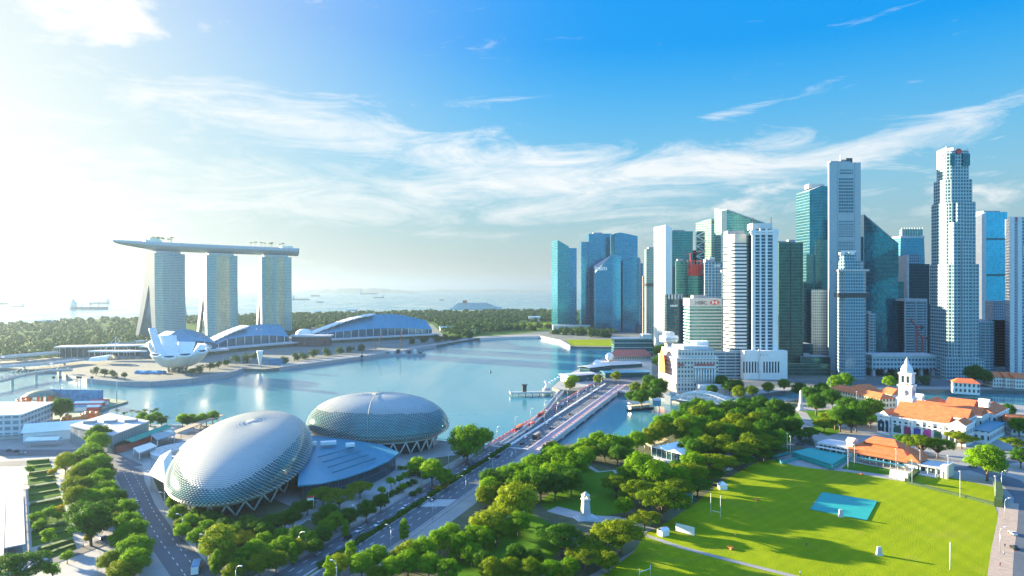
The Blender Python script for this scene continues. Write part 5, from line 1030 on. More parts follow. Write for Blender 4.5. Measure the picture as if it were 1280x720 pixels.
ground('river_walk',P([(775,488),(850,498),(925,495),(1000,486),(1240,487),(1240,484),(1000,483),(900,489),(850,493),(780,484)],-.5),-.36,M['paving'])
quay('quay_wall','pale river wall along the far bank right of the road bridge',[(772,489),(850,499.3),(925,496)],-6,.6,M['pale'])
quay('quay_wall','low wall along the near bank between the theatre domes and the road bridge',[(395,537.5),(560,552.5),(614,557)],-6,.5,M['pale'])
# shophouses at the right edge
for k,(u,v,w_,lb) in enumerate(((1254,484,20,'leftmost white shophouse with a red tiled roof across the river at the right edge'),(1268,485,16,'middle white shophouse across the river at the right edge'),(1281,486,18,'shophouse across the river, cut by the right edge of the picture'))):
    D=F*CH/(v-360); o=thing('shophouse',lb,'shophouse',on(u,D,-.4),-.15,'shophouses across the river'); m=MB(); m.bx(-w_/2,w_/2,0,20,0,11); m.build('wall',facade('shop_wall' ,(.05,.06,.07),(.70,.68,.63),4,2.6,.45,.5,0,.3),o); m=MB(); m.gable(-w_/2,w_/2,0,20,11,4.5,.6,axis='x'); m.build('roof',M['tile'],o)
o=thing('shophouse','white house with a red tiled roof behind the trees, lower right edge','house',at(1283,545),-.3); m=MB(); m.bx(-9,10,0,18,0,9); m.build('wall',facade('house_wall',(.05,.06,.07),(.70,.68,.63),4,2.6,.45,.5,0,.3),o); m=MB(); m.gable(-9,10,0,18,9,4.5,.8); m.build('roof',M['tile'],o)
# obelisk
o=thing('obelisk','white obelisk on a stepped base standing on the lawn before the civic hall','monument',at(1001,512)); 
m=MB(); m.box(0,0,0,6.4,6.4,.6); m.box(0,0,.6,4.8,4.8,.7); m.box(0,0,1.3,3.2,3.2,3.7); m.build('base',M['offwhite'],o); m=MB(); m.prism([(-1.1,-1.1),(1.1,-1.1),(1.1,1.1),(-1.1,1.1)],5,15.5,top=[(-.7,-.7),(.7,-.7),(.7,.7),(-.7,.7)]); m.prism([(-.7,-.7),(.7,-.7),(.7,.7),(-.7,.7)],15.5,17,top=[(-.05,-.05),(.05,-.05),(.05,.05),(-.05,.05)]); m.build('shaft',M['white'],o)
# memorial tower in the park
o=thing('memorial_tower','pale square memorial tower with a lantern top in the park','monument',at(732,648),.35); o.scale=(.74,.74,.74)
m=MB(); m.box(0,0,0,14,9,.5); m.box(0,0,.5,11,7,.5); m.box(0,0,1,8,6,.6); m.build('steps',M['pale'],o)
m=MB(); m.prism([(-2.6,-2.1),(2.6,-2.1),(2.6,2.1),(-2.6,2.1)],1.6,11.5,top=[(-1.9,-1.6),(1.9,-1.6),(1.9,1.6),(-1.9,1.6)]); m.build('shaft',M['pale'],o)
m=MB(); m.box(0,0,11.5,4.8,4.2,.7); m.box(0,0,14.2,4.4,3.8,.5); m.build('cornice',M['offwhite'],o)
for x_ in (-1.5,1.5):
    for y_ in (-1.3,1.3): m=MB(); m.box(x_,y_,12.2,.7,.7,2.0); m.build('pillar',M['offwhite'],o)
m=MB(); m.box(0,0,14.7,2.6,2.4,.8); m.lathe([(1.2,15.5),(.7,16.2),(0,16.5)],8); m.build('cap',M['pale'],o)
# glass gabled pavilion in the trees
def pav2():
    q0=Vector(at(815,570)); q1=Vector(at(853,580)); q2=Vector(at(878,562)); ang=math.atan2((q1-q0).y,(q1-q0).x); o=thing('glass_pavilion','dark glass pavilion with two pale gabled roofs among the park trees','pavilion',tuple(q0),ang); w_=(q1-q0).length; d_=36
    m=MB(); m.bx(0,w_,0,d_,0,5.5); m.build('glass_wall',FC['dkglass'],o)
    for k in (0,1): m=MB(); m.gable(k*w_/2+.25,(k+1)*w_/2-.25,0,d_,5.5,2.0,.2,axis='y'); m.build('roof',mat('pale_blue_canopy',(.74,.79,.82),.5,.0,var=.15,scale=.4),o)
    m=MB(); m.bx(-1,w_+1,-4,-.2,0,.6); m.build('step',M['pale'],o)
    for k in range(7): m=MB(); m.bar((k*w_/6,-.15,0),(k*w_/6,-.15,5.5),.3); m.build('post',M['pale'],o)
pav2()
awn('park_shelter','pale low roof and paving behind the glass pavilion beside the river','shelter',[(805,553),(828,546),(836,550),(814,558)],0,4,M['cream'])
awn('white_hut','small pale blue roofed hut under the broad trees at the field corner','hut',[(838,622),(858,612),(866,618),(848,628)],0,4,M['blueroof'])
# ================================================================ civic hall, club house, playing field
def frame(u,v,d): a=math.atan2(d[1],d[0]); p=at(u,v); return p,a
# civic hall: local x along the front (left to right), y towards the back
p,a=frame(1098,541,(.66,-.75)); 
o=thing('civic_hall','white colonial hall with orange tiled roofs and a tall clock tower','civic hall',(p[0],p[1],0),a)
cw=facade('hall_wall',(.05,.09,.10),(.76,.75,.72),5.2,3.6,.42,.5,.1,.2,.4)
W0=54
def wing(x0,x1,y0,y1,h,rh,hip=0,axis='x',wm=None,roof=True):
    m=MB(); m.bx(x0,x1,y0,y1,0,h); m.build('wall',wm or cw,o)
    m=MB(); m.bx(x0-.5,x1+.5,y0-.5,y1+.5,h-.01,h+.7); m.build('cornice',M['white'],o)
    if roof: m=MB(); m.gable(x0+.6,x1-.6,y0+.6,y1-.6,h+.71,rh,.2,hip,axis); m.build('roof',M['tile'],o)
wing(8,W0-10,0,16,12.5,4.5); wing(0,8,-2.5,18,13,3,2,'y'); wing(W0-10,W0,-2.5,18,13,3,2,'y')
for x0 in (0,W0-10):
    w_=8 if x0==0 else 10; m=MB(); m.face([(x0,-2.75,13.7),(x0+w_,-2.75,13.7),(x0+w_/2,-2.75,17)]); m.face([(x0,-2.2,13.7),(x0+w_/2,-2.2,17),(x0+w_,-2.2,13.7)]); m.build('pediment',M['white'],o)
    for k in range(3): m=MB(); c_=x0+w_*(k+.5)/3; m.bx(c_-.8,c_+.8,-2.75,-2.52,2,9.5); m.build('window',M['window'],o)
pc=[mat('poster_green',(.03,.10,.07),.5,var=.3),mat('poster_plum',(.30,.03,.10),.5,var=.4),mat('poster_blue',(.05,.05,.28),.5,var=.4),mat('poster_pink',(.60,.05,.26),.5,var=.4),mat('poster_green_b',(.04,.13,.08),.5,var=.3)]
for k in range(5): m=MB(); c_=12.5+k*6.2; m.bx(c_-2,c_+2,-.32,-.02,2.2,7.2); m.build('window_poster',pc[k],o)
for k in range(6): m=MB(); c_=9.4+k*6.2; m.bx(c_-.5,c_+.5,-.8,-.02,0,12.4); m.build('pilaster',M['white'],o)
m=MB(); m.bx(8,W0-10,-.7,-.02,8.2,9); m.build('string_course',M['white'],o)
wing(4,W0-4,20,40,14,5.5); wing(6,W0-2,44,66,13,5); wing(W0-16,W0+2,66,104,12,4.5,0,'y'); wing(0,18,66,104,11,4.5,0,'y'); wing(18,W0-16,84,106,12,5)
m=MB(); m.bx(W0-2,W0+8,19,62,0,8); m.build('side_wing',cw,o); m=MB(); m.bx(W0-2,W0+8.6,18.5,62.5,8,8.6); m.build('flat_roof',M['blueroof'],o)
for (x_,y_) in ((W0-6,70),(8,60)): m=MB(); m.box(x_,y_,17,6,6,4); m.gable(x_-3,x_+3,y_-3,y_+3,21,2,.5); m.build('roof_lantern',M['white'],o)
tx,ty=7.0,37.0
m=MB(); m.box(tx,ty,0,10,10,22); m.box(tx,ty,22.01,9,9,9); m.box(tx,ty,33,8.2,8.2,7); m.build('clock_tower',M['white'],o)
for z_,s_ in ((21.2,11.2),(31,10.4),(40,9.4)): m=MB(); m.box(tx,ty,z_,s_,s_,1.3,bottom=True); m.build('cornice',M['white'],o)
m=MB(); m.lathe([(4.3,41.3),(4.1,44),(3,46.6),(1.6,48),(1.3,50),(.5,51.5),(0,53)],12,(tx,ty,0)); m.build('cupola',mat('cupola_lead',(.55,.62,.62),.5),o)
for dx,dy,r_ in ((0,-4.56,0),(-4.56,0,PI/2),(4.56,0,PI/2)):
    m=MB(); m.lathe([(0,-.0),(2.3,0),(2.3,.16),(0,.16)],20); q=m.build('clock_face',M['pale'],o); q.location=(tx+dx,ty+dy,26.5); q.rotation_euler=(PI/2,0,r_)
    h_=MB(); h_.bar((0,0,.2),(0,1.7,.2),.28); h_.bar((0,0,.2),(1.1,.3,.2),.28); h_.bar((0,0,-.06),(0,1.7,-.06),.28); h_.bar((0,0,-.06),(1.1,.3,-.06),.28); h_.build('clock_hands',M['dark'],q)
for s_ in (-1.7,1.7):
    m=MB(); m.bx(tx+s_-.8,tx+s_+.8,ty-4.25,ty-4.12,34,39); m.build('window',M['window'],o); m=MB(); m.bx(tx-4.25,tx-4.12,ty+s_-.8,ty+s_+.8,34,39); m.build('window',M['window'],o)
m=MB(); m.bx(tx-1.2,tx+1.2,ty-5.1,ty-5.02,8,19); m.build('window',M['window'],o)
# long low assembly house behind
p=at(1036,497); q=at(1100,512)
o=thing('assembly_house','long cream house with an orange tiled roof left of the clock tower','house',(p[0],p[1],0),math.atan2(q[1]-p[1],q[0]-p[0])); ln=math.dist(p,q)
m=MB(); m.bx(0,ln,0,16,0,9); m.build('wall',facade('cream_bays',(.06,.09,.09),(.70,.62,.44),4.6,3.4,.45,.5,0,.3),o); m=MB(); m.gable(0,ln,0,16,9,4,.8,6); m.build('roof',M['tile'],o); m=MB(); m.bx(8,26,14,34,0,10); m.build('rear_wall',M['cream'],o); m=MB(); m.gable(8,26,14,34,10,4.5,.8,4,'y'); m.build('rear_roof',M['tile'],o); m=MB(); m.bx(ln*.62,ln*.9,18,36,0,11); m.build('side_wall',M['offwhite'],o); m=MB(); m.gable(ln*.62,ln*.9,18,36,11,4.5,.8,4); m.build('side_roof',M['tile'],o)
o=thing('small_annex','small white house with a hipped orange roof at the back right of the clock hall','house',at(1208,493),-.5); m=MB(); m.bx(-11,11,0,16,0,11); m.build('wall',cw,o); m=MB(); m.gable(-11,11,0,16,11,4,.8,6); m.build('roof',M['tile'],o)
# club house
p=at(1036,570); q=at(1176,597); d=Vector(q)-Vector(p); a=math.atan2(d.y,d.x); ln=d.length
o=thing('club_house','sports club house with stepped orange roofs facing the playing field','club house',(p[0],p[1],0),a)
def cb(name,x0,x1,y0,y1,z0,z1,mt): m=MB(); m.bx(x0*ln,x1*ln,y0,y1,z0,z1,bottom=True); return m.build(name,mt,o)
clubw=facade('club_wall',(.04,.07,.08),(.55,.56,.54),3.6,2.6,.35,.3,.1,.2)
cb('wall',.20,.74,3,22,0,7,clubw); cb('veranda_floor',.02,.98,-4,3,0,.5,M['pale'])
m=MB(); m.gable(.19*ln,.72*ln,1,24,7,5.5,1.2,9); m.build('roof',M['tile'],o)
m=MB(); m.face([(.20*ln,-2.5,5.6),(.74*ln,-2.5,5.6),(.70*ln,3,8),(.22*ln,3,8)]); m.face([(.20*ln,-2.5,5.4),(.22*ln,3,7.8),(.70*ln,3,7.8),(.74*ln,-2.5,5.4)]); m.build('veranda_roof',M['tile'],o)
m=MB(); m.gable(.30*ln,.60*ln,7,18,11.2,3.2,.8,4); m.build('top_roof',M['tile'],o); cb('clerestory',.31,.59,8,17,9.5,11.3,M['offwhite'])
m=MB(); m.gable(.70*ln,.82*ln,0,16,6.2,4.2,.8,0,'y'); m.build('end_roof',M['tile'],o); cb('end_wall',.71,.81,.6,15,0,6.2,M['offwhite'])
cb('tower',.16,.22,2,9,0,11,M['offwhite']); m=MB(); m.gable(.16*ln,.22*ln,2,9,11,1.8,.5); m.build('tower_roof',M['offwhite'],o)
cb('flat_wing',-.12,.16,2,16,0,6,clubw); cb('flat_roof',-.13,.17,1,17,6,7,M['pale']); cb('awning',-.12,.17,-2,1,4.6,4.9,M['offwhite'])
cb('flat_wing',.82,1.0,2,14,0,4.4,clubw); cb('flat_roof',.81,1.02,0,15,4.4,5.2,M['pale']); cb('end_block',1.0,1.05,-1,12,0,7,M['offwhite']); cb('awning',.30,.74,-5.5,-2.6,3.7,3.9,M['blueroof'])
for k in range(16): m=MB(); x_=ln*(.03+.94*k/15); m.tube((x_,-2.3,.5),(x_,-2.3,4.6),.16); m.build('post',M['white'],o)
# practice nets: teal covered enclosure
def box_frame(name,label,cat,pts,h,mt,top=True,pm=None,panels=True):
    q=[at(u,v) for u,v in pts]; cx=sum(p[0] for p in q)/len(q); cy=sum(p[1] for p in q)/len(q); o=thing(name,label,cat,(cx,cy,0)); l=[(p[0]-cx,p[1]-cy) for p in q]; n=len(l)
    for x,y in l: m=MB(); m.tube((x,y,0),(x,y,h),.14); m.build('post',pm or M['steel'],o)
    if top: m=MB(); m.prism(l,h-.05,h,bottom=True); m.build('cover',mt,o)
    if panels:
        m=MB()
        for i in range(n): A,B=Vector((*l[i],.3)),Vector((*l[(i+1)%n],.3)); m.bar(A+Vector((0,0,h*.4)),B+Vector((0,0,h*.4)),.08,h*.8)
        m.build('net_panel',mt,o)
    return o
box_frame('practice_nets','teal covered practice nets beside the playing field, left of the club house','practice nets',[(990,571),(1012,566),(1062,574),(1040,588)],3.2,M['teal'])
box_frame('practice_nets','low teal screened pitch just left of the teal covered nets','practice nets',[(966,573),(988,568),(1000,574),(978,581)],2.0,M['teal'],top=False)
o=thing('pitch_cover','teal square sheet spread on the middle of the playing field','pitch cover',at(1054,634)); q=[Vector(at(u,v))-Vector(at(1054,634)) for u,v in ((1028,616),(1096,627),(1083,651),(1013,637))]; m=MB(); m.prism([(p.x,p.y) for p in q],.06,.22); m.build('sheet',M['teal'],o)
m=MB()
for k in range(4): A=q[k]; B=q[(k+1)%4]; m.bar(A+Vector((0,0,.25)),B+Vector((0,0,.25)),.4,.25)
m.build('hem',M['teal'],o)
def sight(label,u0,v0,u1,v1,h):
    a=Vector(at(u0,v0)); b=Vector(at(u1,v1)); o=thing('sight_screen',label,'sight screen',tuple((a+b)/2)); d=(b-a)/2; m=MB(); m.bar(-d+Vector((0,0,h/2+.5)),d+Vector((0,0,h/2+.5)),.25,h); m.build('board',M['white'],o)
    m=MB()
    for k in (-1,-.33,.33,1): m.bar(d*k+Vector((0,.2,0)),d*k+Vector((0,1.6,0)),.15); m.bar(d*k+Vector((0,.25,0)),d*k+Vector((0,.25,h)),.15); m.bar(d*k+Vector((0,1.6,.05)),d*k+Vector((0,.3,h*.8)),.12)
    m.build('stand',M['steel'],o)
sight('white sight screen at the far edge of the playing field below the club house',1113,598,1135,603,4.6); sight('white sight screen by the pale path at the near left corner of the field',845,665,868,671,3.4)
o=thing('groundsman_shed','small white rounded shed at the end of the pale path under a broad tree','shed',at(829,669),.5); m=MB(); m.bx(-2,2,-1.6,1.6,0,2.2); m.build('wall',M['white'],o); m=MB(); m.rings([[(-2.1,1.7*math.cos(a_),2.2+1.1*math.sin(a_)),(2.1,1.7*math.cos(a_),2.2+1.1*math.sin(a_))] for a_ in [PI*i/8 for i in range(9)]],closed=False,smooth=True); m.build('roof',M['white'],o)
o=thing('white_tent','small white pointed tent at the left edge of the playing field','tent',at(903,611)); m=MB(); m.prism([(-2,-2),(2,-2),(2,2),(-2,2)],0,2.4); m.build('wall',M['white'],o); m=MB(); m.prism([(-2.3,-2.3),(2.3,-2.3),(2.3,2.3),(-2.3,2.3)],2.4,4.0,top=[(-.1,-.1),(.1,-.1),(.1,.1),(-.1,.1)]); m.build('roof',M['white'],o)
def goal(label,u,v,w_,h_,rz,bar):
    o=thing('goal_posts',label,'goal posts',at(u,v),rz); 
    for x_ in (-w_/2,w_/2): m=MB(); m.tube((x_,0,0),(x_,0,h_),.10); m.build('post',M['white'],o)
    m=MB(); m.tube((-w_/2,0,bar),(w_/2,0,bar),.12); m.build('crossbar',M['white'],o)
goal('tall white goal posts at the left edge of the playing field near the trees',894.5,648,4.6,11,-.7,3.2); goal('white goal posts at the bottom edge, left of the pale path',806,722,5.6,4,.6,2.6); goal('tall white goal posts at the right side of the playing field',1187.5,712,1.8,10,.9,3)
def roller(u,v,label,cat='roller'):
    o=thing('pitch_roller',label,cat,at(u,v),.4); m=MB(); q=[[(x_,.5*math.cos(a_),.5+.5*math.sin(a_)) for a_ in [2*PI*k/12 for k in range(12)]] for x_ in (-.9,.9)]; m.rings(q,True,True); m.build('drum',M['orange'],o); m=MB(); m.bar((-1,0,.5),(-1,1.4,1),.12); m.bar((1,0,.5),(1,1.4,1),.12); m.bar((-1,1.4,1),(1,1.4,1),.12); m.build('handle',M['orange'],o)
roller(915,687,'orange pitch roller near the pale path on the playing field'); roller(946,626,'small orange cart near the left trees on the playing field','cart'); roller(1077,594,'orange cart by the far edge of the playing field','cart')
def tallnet(u,v,label): 
    o=thing('white_net_stand',label,'net stand',at(u,v)); m=MB(); m.prism([(-1.2,-.5),(1.2,-.5),(1.2,.5),(-1.2,.5)],0,3.4,top=[(-.7,-.3),(.7,-.3),(.7,.3),(-.7,.3)]); m.build('net',M['pale'],o); m=MB(); m.bar((-1.4,-.6,.08),(1.4,-.6,.08),.14); m.bar((-1.4,.6,.08),(1.4,.6,.08),.14); m.build('frame',M['white'],o)
tallnet(1099,694,'pale net stand alone on the lit middle of the playing field')
tallnet(1051,646,'small pale marker stand on the teal sheet')
def pole(name,label,cat,u,v,h,mt='white',r=.12,head=None):
    o=thing(name,label,cat,at(u,v)); m=MB(); m.tube((0,0,0),(0,0,h),r,r*.6); m.build('pole',M[mt],o); m=MB(); (m.box(0,0,h,.9,.5,.4) if head is None else head(m,h)); m.build('head',M['pale'],o); return o
fl=[(1060,590),(1068,584),(1140,606),(1185,600),(1200,622),(1244,629),(1150,592),(1120,590),(1038,492),(1071,508),(988,572),(984,568)]
fw=['between the teal nets and the tennis lawn','behind the teal nets','at the right end of the white sight screen','behind the bowling green','at the front edge of the bowling green','at the right corner of the bowling green','at the left corner of the bowling green','before the club veranda','behind the lawn trees left of the clock tower','beside the trees left of the clock tower','at the left end of the teal nets, right pole','at the left end of the teal nets, left pole']
for (u,v),w in zip(fl,fw): pole('flood_pole','thin white floodlight pole '+w,'pole',u,v,13,r=.13)
# hedges bounding the bowling green
def hedge(label,pts,h,w_):
    a=Vector(at(*pts[0])); o=thing('clipped_hedge',label,'hedge',tuple(a)); m=MB(); q=[Vector(at(*p_))-a for p_ in pts]
    for i in range(len(q)-1): m.bar(q[i]+Vector((0,0,h/2)),q[i+1]+Vector((0,0,h/2)),w_,h)
    m.build('foliage',mat('hedge_leaf',(.03,.075,.015),.8,var=.5,scale=1.5,bump=.8,bscale=2.5),o)
hedge('dark clipped hedge along the front of the bowling green',[(1134,604.5),(1190,618),(1244,632)],1.3,1.2); hedge('short green hedge between the tennis lawn and the bowling green',[(1134,603),(1150,588)],2.2,2.5); hedge('thick green hedge at the right end of the bowling green',[(1246,610),(1250,622),(1248,634)],3.5,3.2)
# ================================================================ trees
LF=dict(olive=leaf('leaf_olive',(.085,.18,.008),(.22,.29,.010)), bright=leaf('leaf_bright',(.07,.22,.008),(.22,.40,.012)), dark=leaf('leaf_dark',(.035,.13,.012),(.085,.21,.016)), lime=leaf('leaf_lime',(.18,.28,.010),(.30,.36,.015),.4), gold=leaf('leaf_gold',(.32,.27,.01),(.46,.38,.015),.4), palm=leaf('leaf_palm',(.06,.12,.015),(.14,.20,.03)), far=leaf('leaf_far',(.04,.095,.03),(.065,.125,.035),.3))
def leaves(mb,lobes,n,size,rr,up=.25):
    """Leaf sprays: small quads spread through the outer shell of each lobe, shaded by the lobe's own roundness."""
    mb.nor=mb.nor or []
    tot=sum(l[3]*l[3] for l in lobes)
    for cx,cy,cz,rx,rz in lobes:
        for _ in range(max(6,int(2.1*n*rx*rx/tot))):
            th=rr.uniform(0,2*PI); z=rr.uniform(-.75,1.0); q=math.sqrt(max(0,1-z*z)); k=rr.uniform(.55,1.1)+(.35*rr.random() if rr.random()<.2 else 0)
            d=Vector((q*math.cos(th),q*math.sin(th),z)); p=Vector((cx+d.x*rx*k,cy+d.y*rx*k,cz+d.z*rz*k))
            n_=Vector((d.x/rx,d.y/rx,d.z/rz)).normalized(); f=(n_+Vector((rr.uniform(-1,1),rr.uniform(-1,1),rr.uniform(-.6,1)))*.75).normalized()
            a=f.cross(Vector((rr.uniform(-1,1),rr.uniform(-1,1),rr.uniform(-1,1)))).normalized(); b=f.cross(a); s=size*.74*rr.uniform(.5,1.25)
            i=len(mb.v); mb.v += [tuple(p-a*s*.5),tuple(p+b*s*.42),tuple(p+a*s*.5),tuple(p-b*s*.42)]
            sn=(n_*.55+f*.7+Vector((0,0,up))).normalized(); mb.nor += [tuple(sn)]*4
            mb.f.append((i,i+3,i+2,i+1)); mb.uv.append([(0,0),(1,0),(1,1),(0,1)]); mb.mi.append(0); mb.sm.append(True)
def limbs(h0,lobes,r,rr,every=1):
    m=MB(); m.tube((0,0,-.3),(0,0,h0),r*1.25,r*.85,8)
    for i,l in enumerate(lobes):
        if i%every: continue
        t=Vector((l[0],l[1],l[2]-l[4]*.3)); mid=Vector((t.x*.45,t.y*.45,h0+(t.z-h0)*.62)); m.tube((0,0,h0*.92),mid,r*.6,r*.42,6); m.tube(mid,t,r*.42,r*.16,5)
    return m
PROTO={}
def proto(kind,seed,mt):
    rr=random.Random(seed)
    if kind=='rain':
        lobes=[]
        for ring,n,rad,z in ((0,2,1.8,12.6),(1,7,5.2,11.8),(2,11,9.3,10.3)):
            for i in range(n):
                a=2*PI*(i+rr.uniform(-.32,.32))/n; q=rad*rr.uniform(.8,1.12); lobes.append((q*math.cos(a),q*math.sin(a),z+rr.uniform(-1.1,1.2),rr.uniform(2.3,3.6),rr.uniform(1.2,2.0)))
        dia,zc,h0,r,n,sz=24,10.5,4.2,.62,4600,.92
    elif kind=='round':
        lobes=[]
        for i in range(17):
            a=2*PI*i*.618; t=(i+.5)/17; z=1-1.75*t; q=math.sqrt(max(0,1-z*z)); lobes.append((4.7*q*math.cos(a)*rr.uniform(.75,1.1),4.7*q*math.sin(a)*rr.uniform(.75,1.1),8.3+3.9*z,rr.uniform(1.7,2.9),rr.uniform(1.4,2.3)))
        dia,zc,h0,r,n,sz=13.5,8.3,3.4,.38,3800,.78
    elif kind=='tall':
        lobes=[]
        for i in range(16):
            t=i/15; a=i*2.4; w=2.7*(math.sin(PI*(.12+.80*t))**.7); lobes.append((w*.75*math.cos(a),w*.75*math.sin(a),3.4+11*t,rr.uniform(1.2,2.0)*(1-.3*t),rr.uniform(1.2,1.8)))
        dia,zc,h0,r,n,sz=8.5,8.8,2.6,.3,2800,.7
    elif kind=='small':
        lobes=[(rr.uniform(-1.4,1.4),rr.uniform(-1.4,1.4),3.4+rr.uniform(-.9,1.0),rr.uniform(.9,1.5),rr.uniform(.7,1.2)) for i in range(9)]
        dia,zc,h0,r,n,sz=5.6,3.4,1.6,.15,1400,.48
    else:
        lobes=[(rr.uniform(-.6,.6),rr.uniform(-.6,.6),.8+rr.uniform(-.2,.35),rr.uniform(.5,.8),rr.uniform(.5,.75)) for i in range(5)]
        dia,zc,h0,r,n,sz=2.4,.9,.3,.08,420,.34
    root=thing('shrub' if kind=='shrub' else 'tree','-','shrub' if kind=='shrub' else 'tree',(0,0,0))
    limbs(h0,lobes,r,rr,2 if kind in('round','tall') else 1).build('stem' if kind=='shrub' else 'trunk',M['bark'],root)
    c=MB(); leaves(c,lobes,n,sz,rr); c.build('foliage' if kind=='shrub' else 'crown',LF[mt],root)
    PROTO.setdefault((kind,mt),[]).append(dict(root=root,dia=dia,zc=zc,used=False))
for k,mt,seeds in (('rain','olive',(1,2,3)),('rain','dark',(4,5)),('round','bright',(6,7,8)),('round','dark',(9,10)),('round','lime',(11,)),('round','olive',(12,13)),('tall','bright',(14,15)),('tall','dark',(16,)),('small','gold',(17,)),('rain','gold',(24,)),('small','bright',(18,19)),('small','dark',(20,)),('shrub','dark',(21,)),('shrub','bright',(22,)),('shrub','gold',(23,))):
    for s in seeds: proto(k,s,mt)
def palm_proto(seed):
    rr=random.Random(seed); root=thing('palm_tree','-','palm tree',(0,0,0)); m=MB(); p=Vector((0,0,-.2)); b=Vector((rr.uniform(-.8,.8),rr.uniform(-.6,.6),0))
    for k in range(5): q=Vector((b.x*((k+1)/5)**2,b.y*((k+1)/5)**2,1.9*(k+1))); m.tube(p,q,.26-.02*k,.24-.02*k,7); p=q
    m.build('trunk',M['bark'],root); c=MB()
    for k in range(20):
        a=2*PI*k/20+rr.uniform(-.15,.15); e=rr.uniform(-.1,.95); prev=None; L0=rr.uniform(2.8,3.6); w=.55
        for i in range(7):
            t=i/6; r=L0*t*math.cos(e*.6); z=L0*(t*math.sin(e)-.55*t*t); c0=p+Vector((r*math.cos(a),r*math.sin(a),z)); s=Vector((-math.sin(a),math.cos(a),0))*w*math.sin(PI*min(.98,.1+.88*t)); cur=(c0+s-Vector((0,0,.22)),c0,c0-s-Vector((0,0,.22)))
            if prev: c.face([prev[0],prev[1],cur[1],cur[0]]); c.face([prev[1],prev[2],cur[2],cur[1]])
            prev=cur
    c.build('crown',LF['palm'],root); PROTO.setdefault(('palm','palm'),[]).append(dict(root=root,dia=6.4,zc=9.6,used=False))
palm_proto(31); palm_proto(32)
ADJ={('rain','olive'):'broad olive crowned tree',('rain','dark'):'broad dark tree',('round','bright'):'round bright green tree',('round','dark'):'round dark green tree',('round','lime'):'round yellow-green tree',('round','olive'):'rounded olive green tree',('tall','bright'):'tall narrow green tree',('tall','dark'):'tall narrow dark tree',('small','gold'):'small golden yellow tree',('rain','gold'):'broad golden tree',('small','bright'):'small light green tree',('small','dark'):'small dark tree',('shrub','dark'):'dark green shrub',('shrub','bright'):'light green shrub',('shrub','gold'):'golden shrub',('palm','palm'):'palm tree'}
tr_=random.Random(5)
def plant(kind,mt,u,v,w,label,group,asp=None,zb=0.0):
    """Stands a tree so that its crown is centred on photo pixel (u, v) with a crown w pixels wide."""
    pr=PROTO[(kind,mt)]; p_=pr[tr_.randrange(len(pr))]; sc=1.0
    for _ in range(6):
        pt=at(u,v,zb+p_['zc']*sc*(asp or 1)); sc=w*1.14*pt[1]/F/p_['dia']
    hh=(asp or 1)*tr_.uniform(.93,1.07)
    rz=tr_.uniform(0,2*PI); lc=(pt[0],pt[1],zb); s3=(sc,sc,sc*hh)
    if not p_['used']:
        p_['used']=True; r=p_['root']; r.location=lc; r.rotation_euler=(0,0,rz); r.scale=s3; return tag(r,label,None,group)
    return copy_tree(p_['root'],lc,rz,s3,label,group)
HIDDEN={(1264, 'broad olive'), (658, 'round dark'), (296, 'round bright'), (900, 'round dark'), (475, 'tall narrow'), (104, 'rounded olive'), (836, 'round dark'), (842, 'broad dark'), (292, 'tall narrow'), (448, 'tall narrow'), (994, 'tall narrow'), (1222, 'round bright'), (280, 'round bright'), (440, 'small light'), (318, 'tall narrow'), (832, 'round bright'), (202, 'rounded olive'), (214, 'tall narrow'), (272, 'round dark'), (142, 'round dark'), (980, 'small golden'), (890, 'round yellow-green'), (916, 'small golden'), (938, 'small golden'), (896, 'broad dark'), (908, 'broad olive'), (62, 'small golden'), (195, 'rounded olive'), (470, 'small light'), (373, 'small light'), (122, 'rounded olive'), (806, 'round dark'), (388, 'round dark'), (918, 'round yellow-green'), (286, 'small golden'), (206, 'round bright')}
def grove(group,where,lst,start='left',zb=0.0,asp=None):
    lst=[t for t in lst if (round(t[2]),' '.join(ADJ[(t[0],t[1])].split()[:2])) not in HIDDEN]
    lst=sorted(lst,key=lambda t:t[2] if start in('left','right') else t[3])
    if start in('right','near end'): lst=lst[::-1]
    cnt={}; tot={}
    for t in lst: tot[(t[0],t[1])]=tot.get((t[0],t[1]),0)+1
    for k,mt,u,v,w in [t[:5] for t in lst]:
        i=cnt.get((k,mt),0); cnt[(k,mt)]=i+1; n=tot[(k,mt)]
        lb=ADJ[(k,mt)]+(' ' if n==1 else f', {nth(i)} from the {start} ')+where
        plant(k,mt,u,v,w,lb,group,asp,zb)
B=lambda *l:[('round','bright',*x) for x in l]
Dk_=lambda *l:[('round','dark',*x) for x in l]
O_=lambda *l:[('round','olive',*x) for x in l]
RN=lambda *l:[('rain','olive',*x) for x in l]
RD_=lambda *l:[('rain','dark',*x) for x in l]
TB=lambda *l:[('tall','bright',*x) for x in l]
SB=lambda *l:[('small','bright',*x) for x in l]
grove('trees of the left avenue','in the left avenue',B((122,553,26),(112,566,26),(122,580,28),(128,595,26),(132,610,26),(104,572,24),(140,632,22),(158,636,24),(160,652,30),(166,664,32),(170,682,38),(168,700,36))+O_((98,592,26),(92,608,26),(96,622,28),(102,610,26),(145,650,20),(136,700,26),(150,712,28))+Dk_((124,544,28),(142,545,22),(100,640,32),(114,652,44),(128,636,26),(148,622,22))+[('round','lime',82,578,24),('small','gold',112,672,14)],'far end')
grove('trees of the left plaza','on the left plaza',RD_((20,704,64))+SB((44,646,18),(60,640,18),(50,656,16),(58,670,20),(72,645,14),(38,586,12),(84,694,16),(66,712,22))+[('small','gold',74,637,12),('small','gold',66,590,10),('small','gold',62,714,14)],'far end')
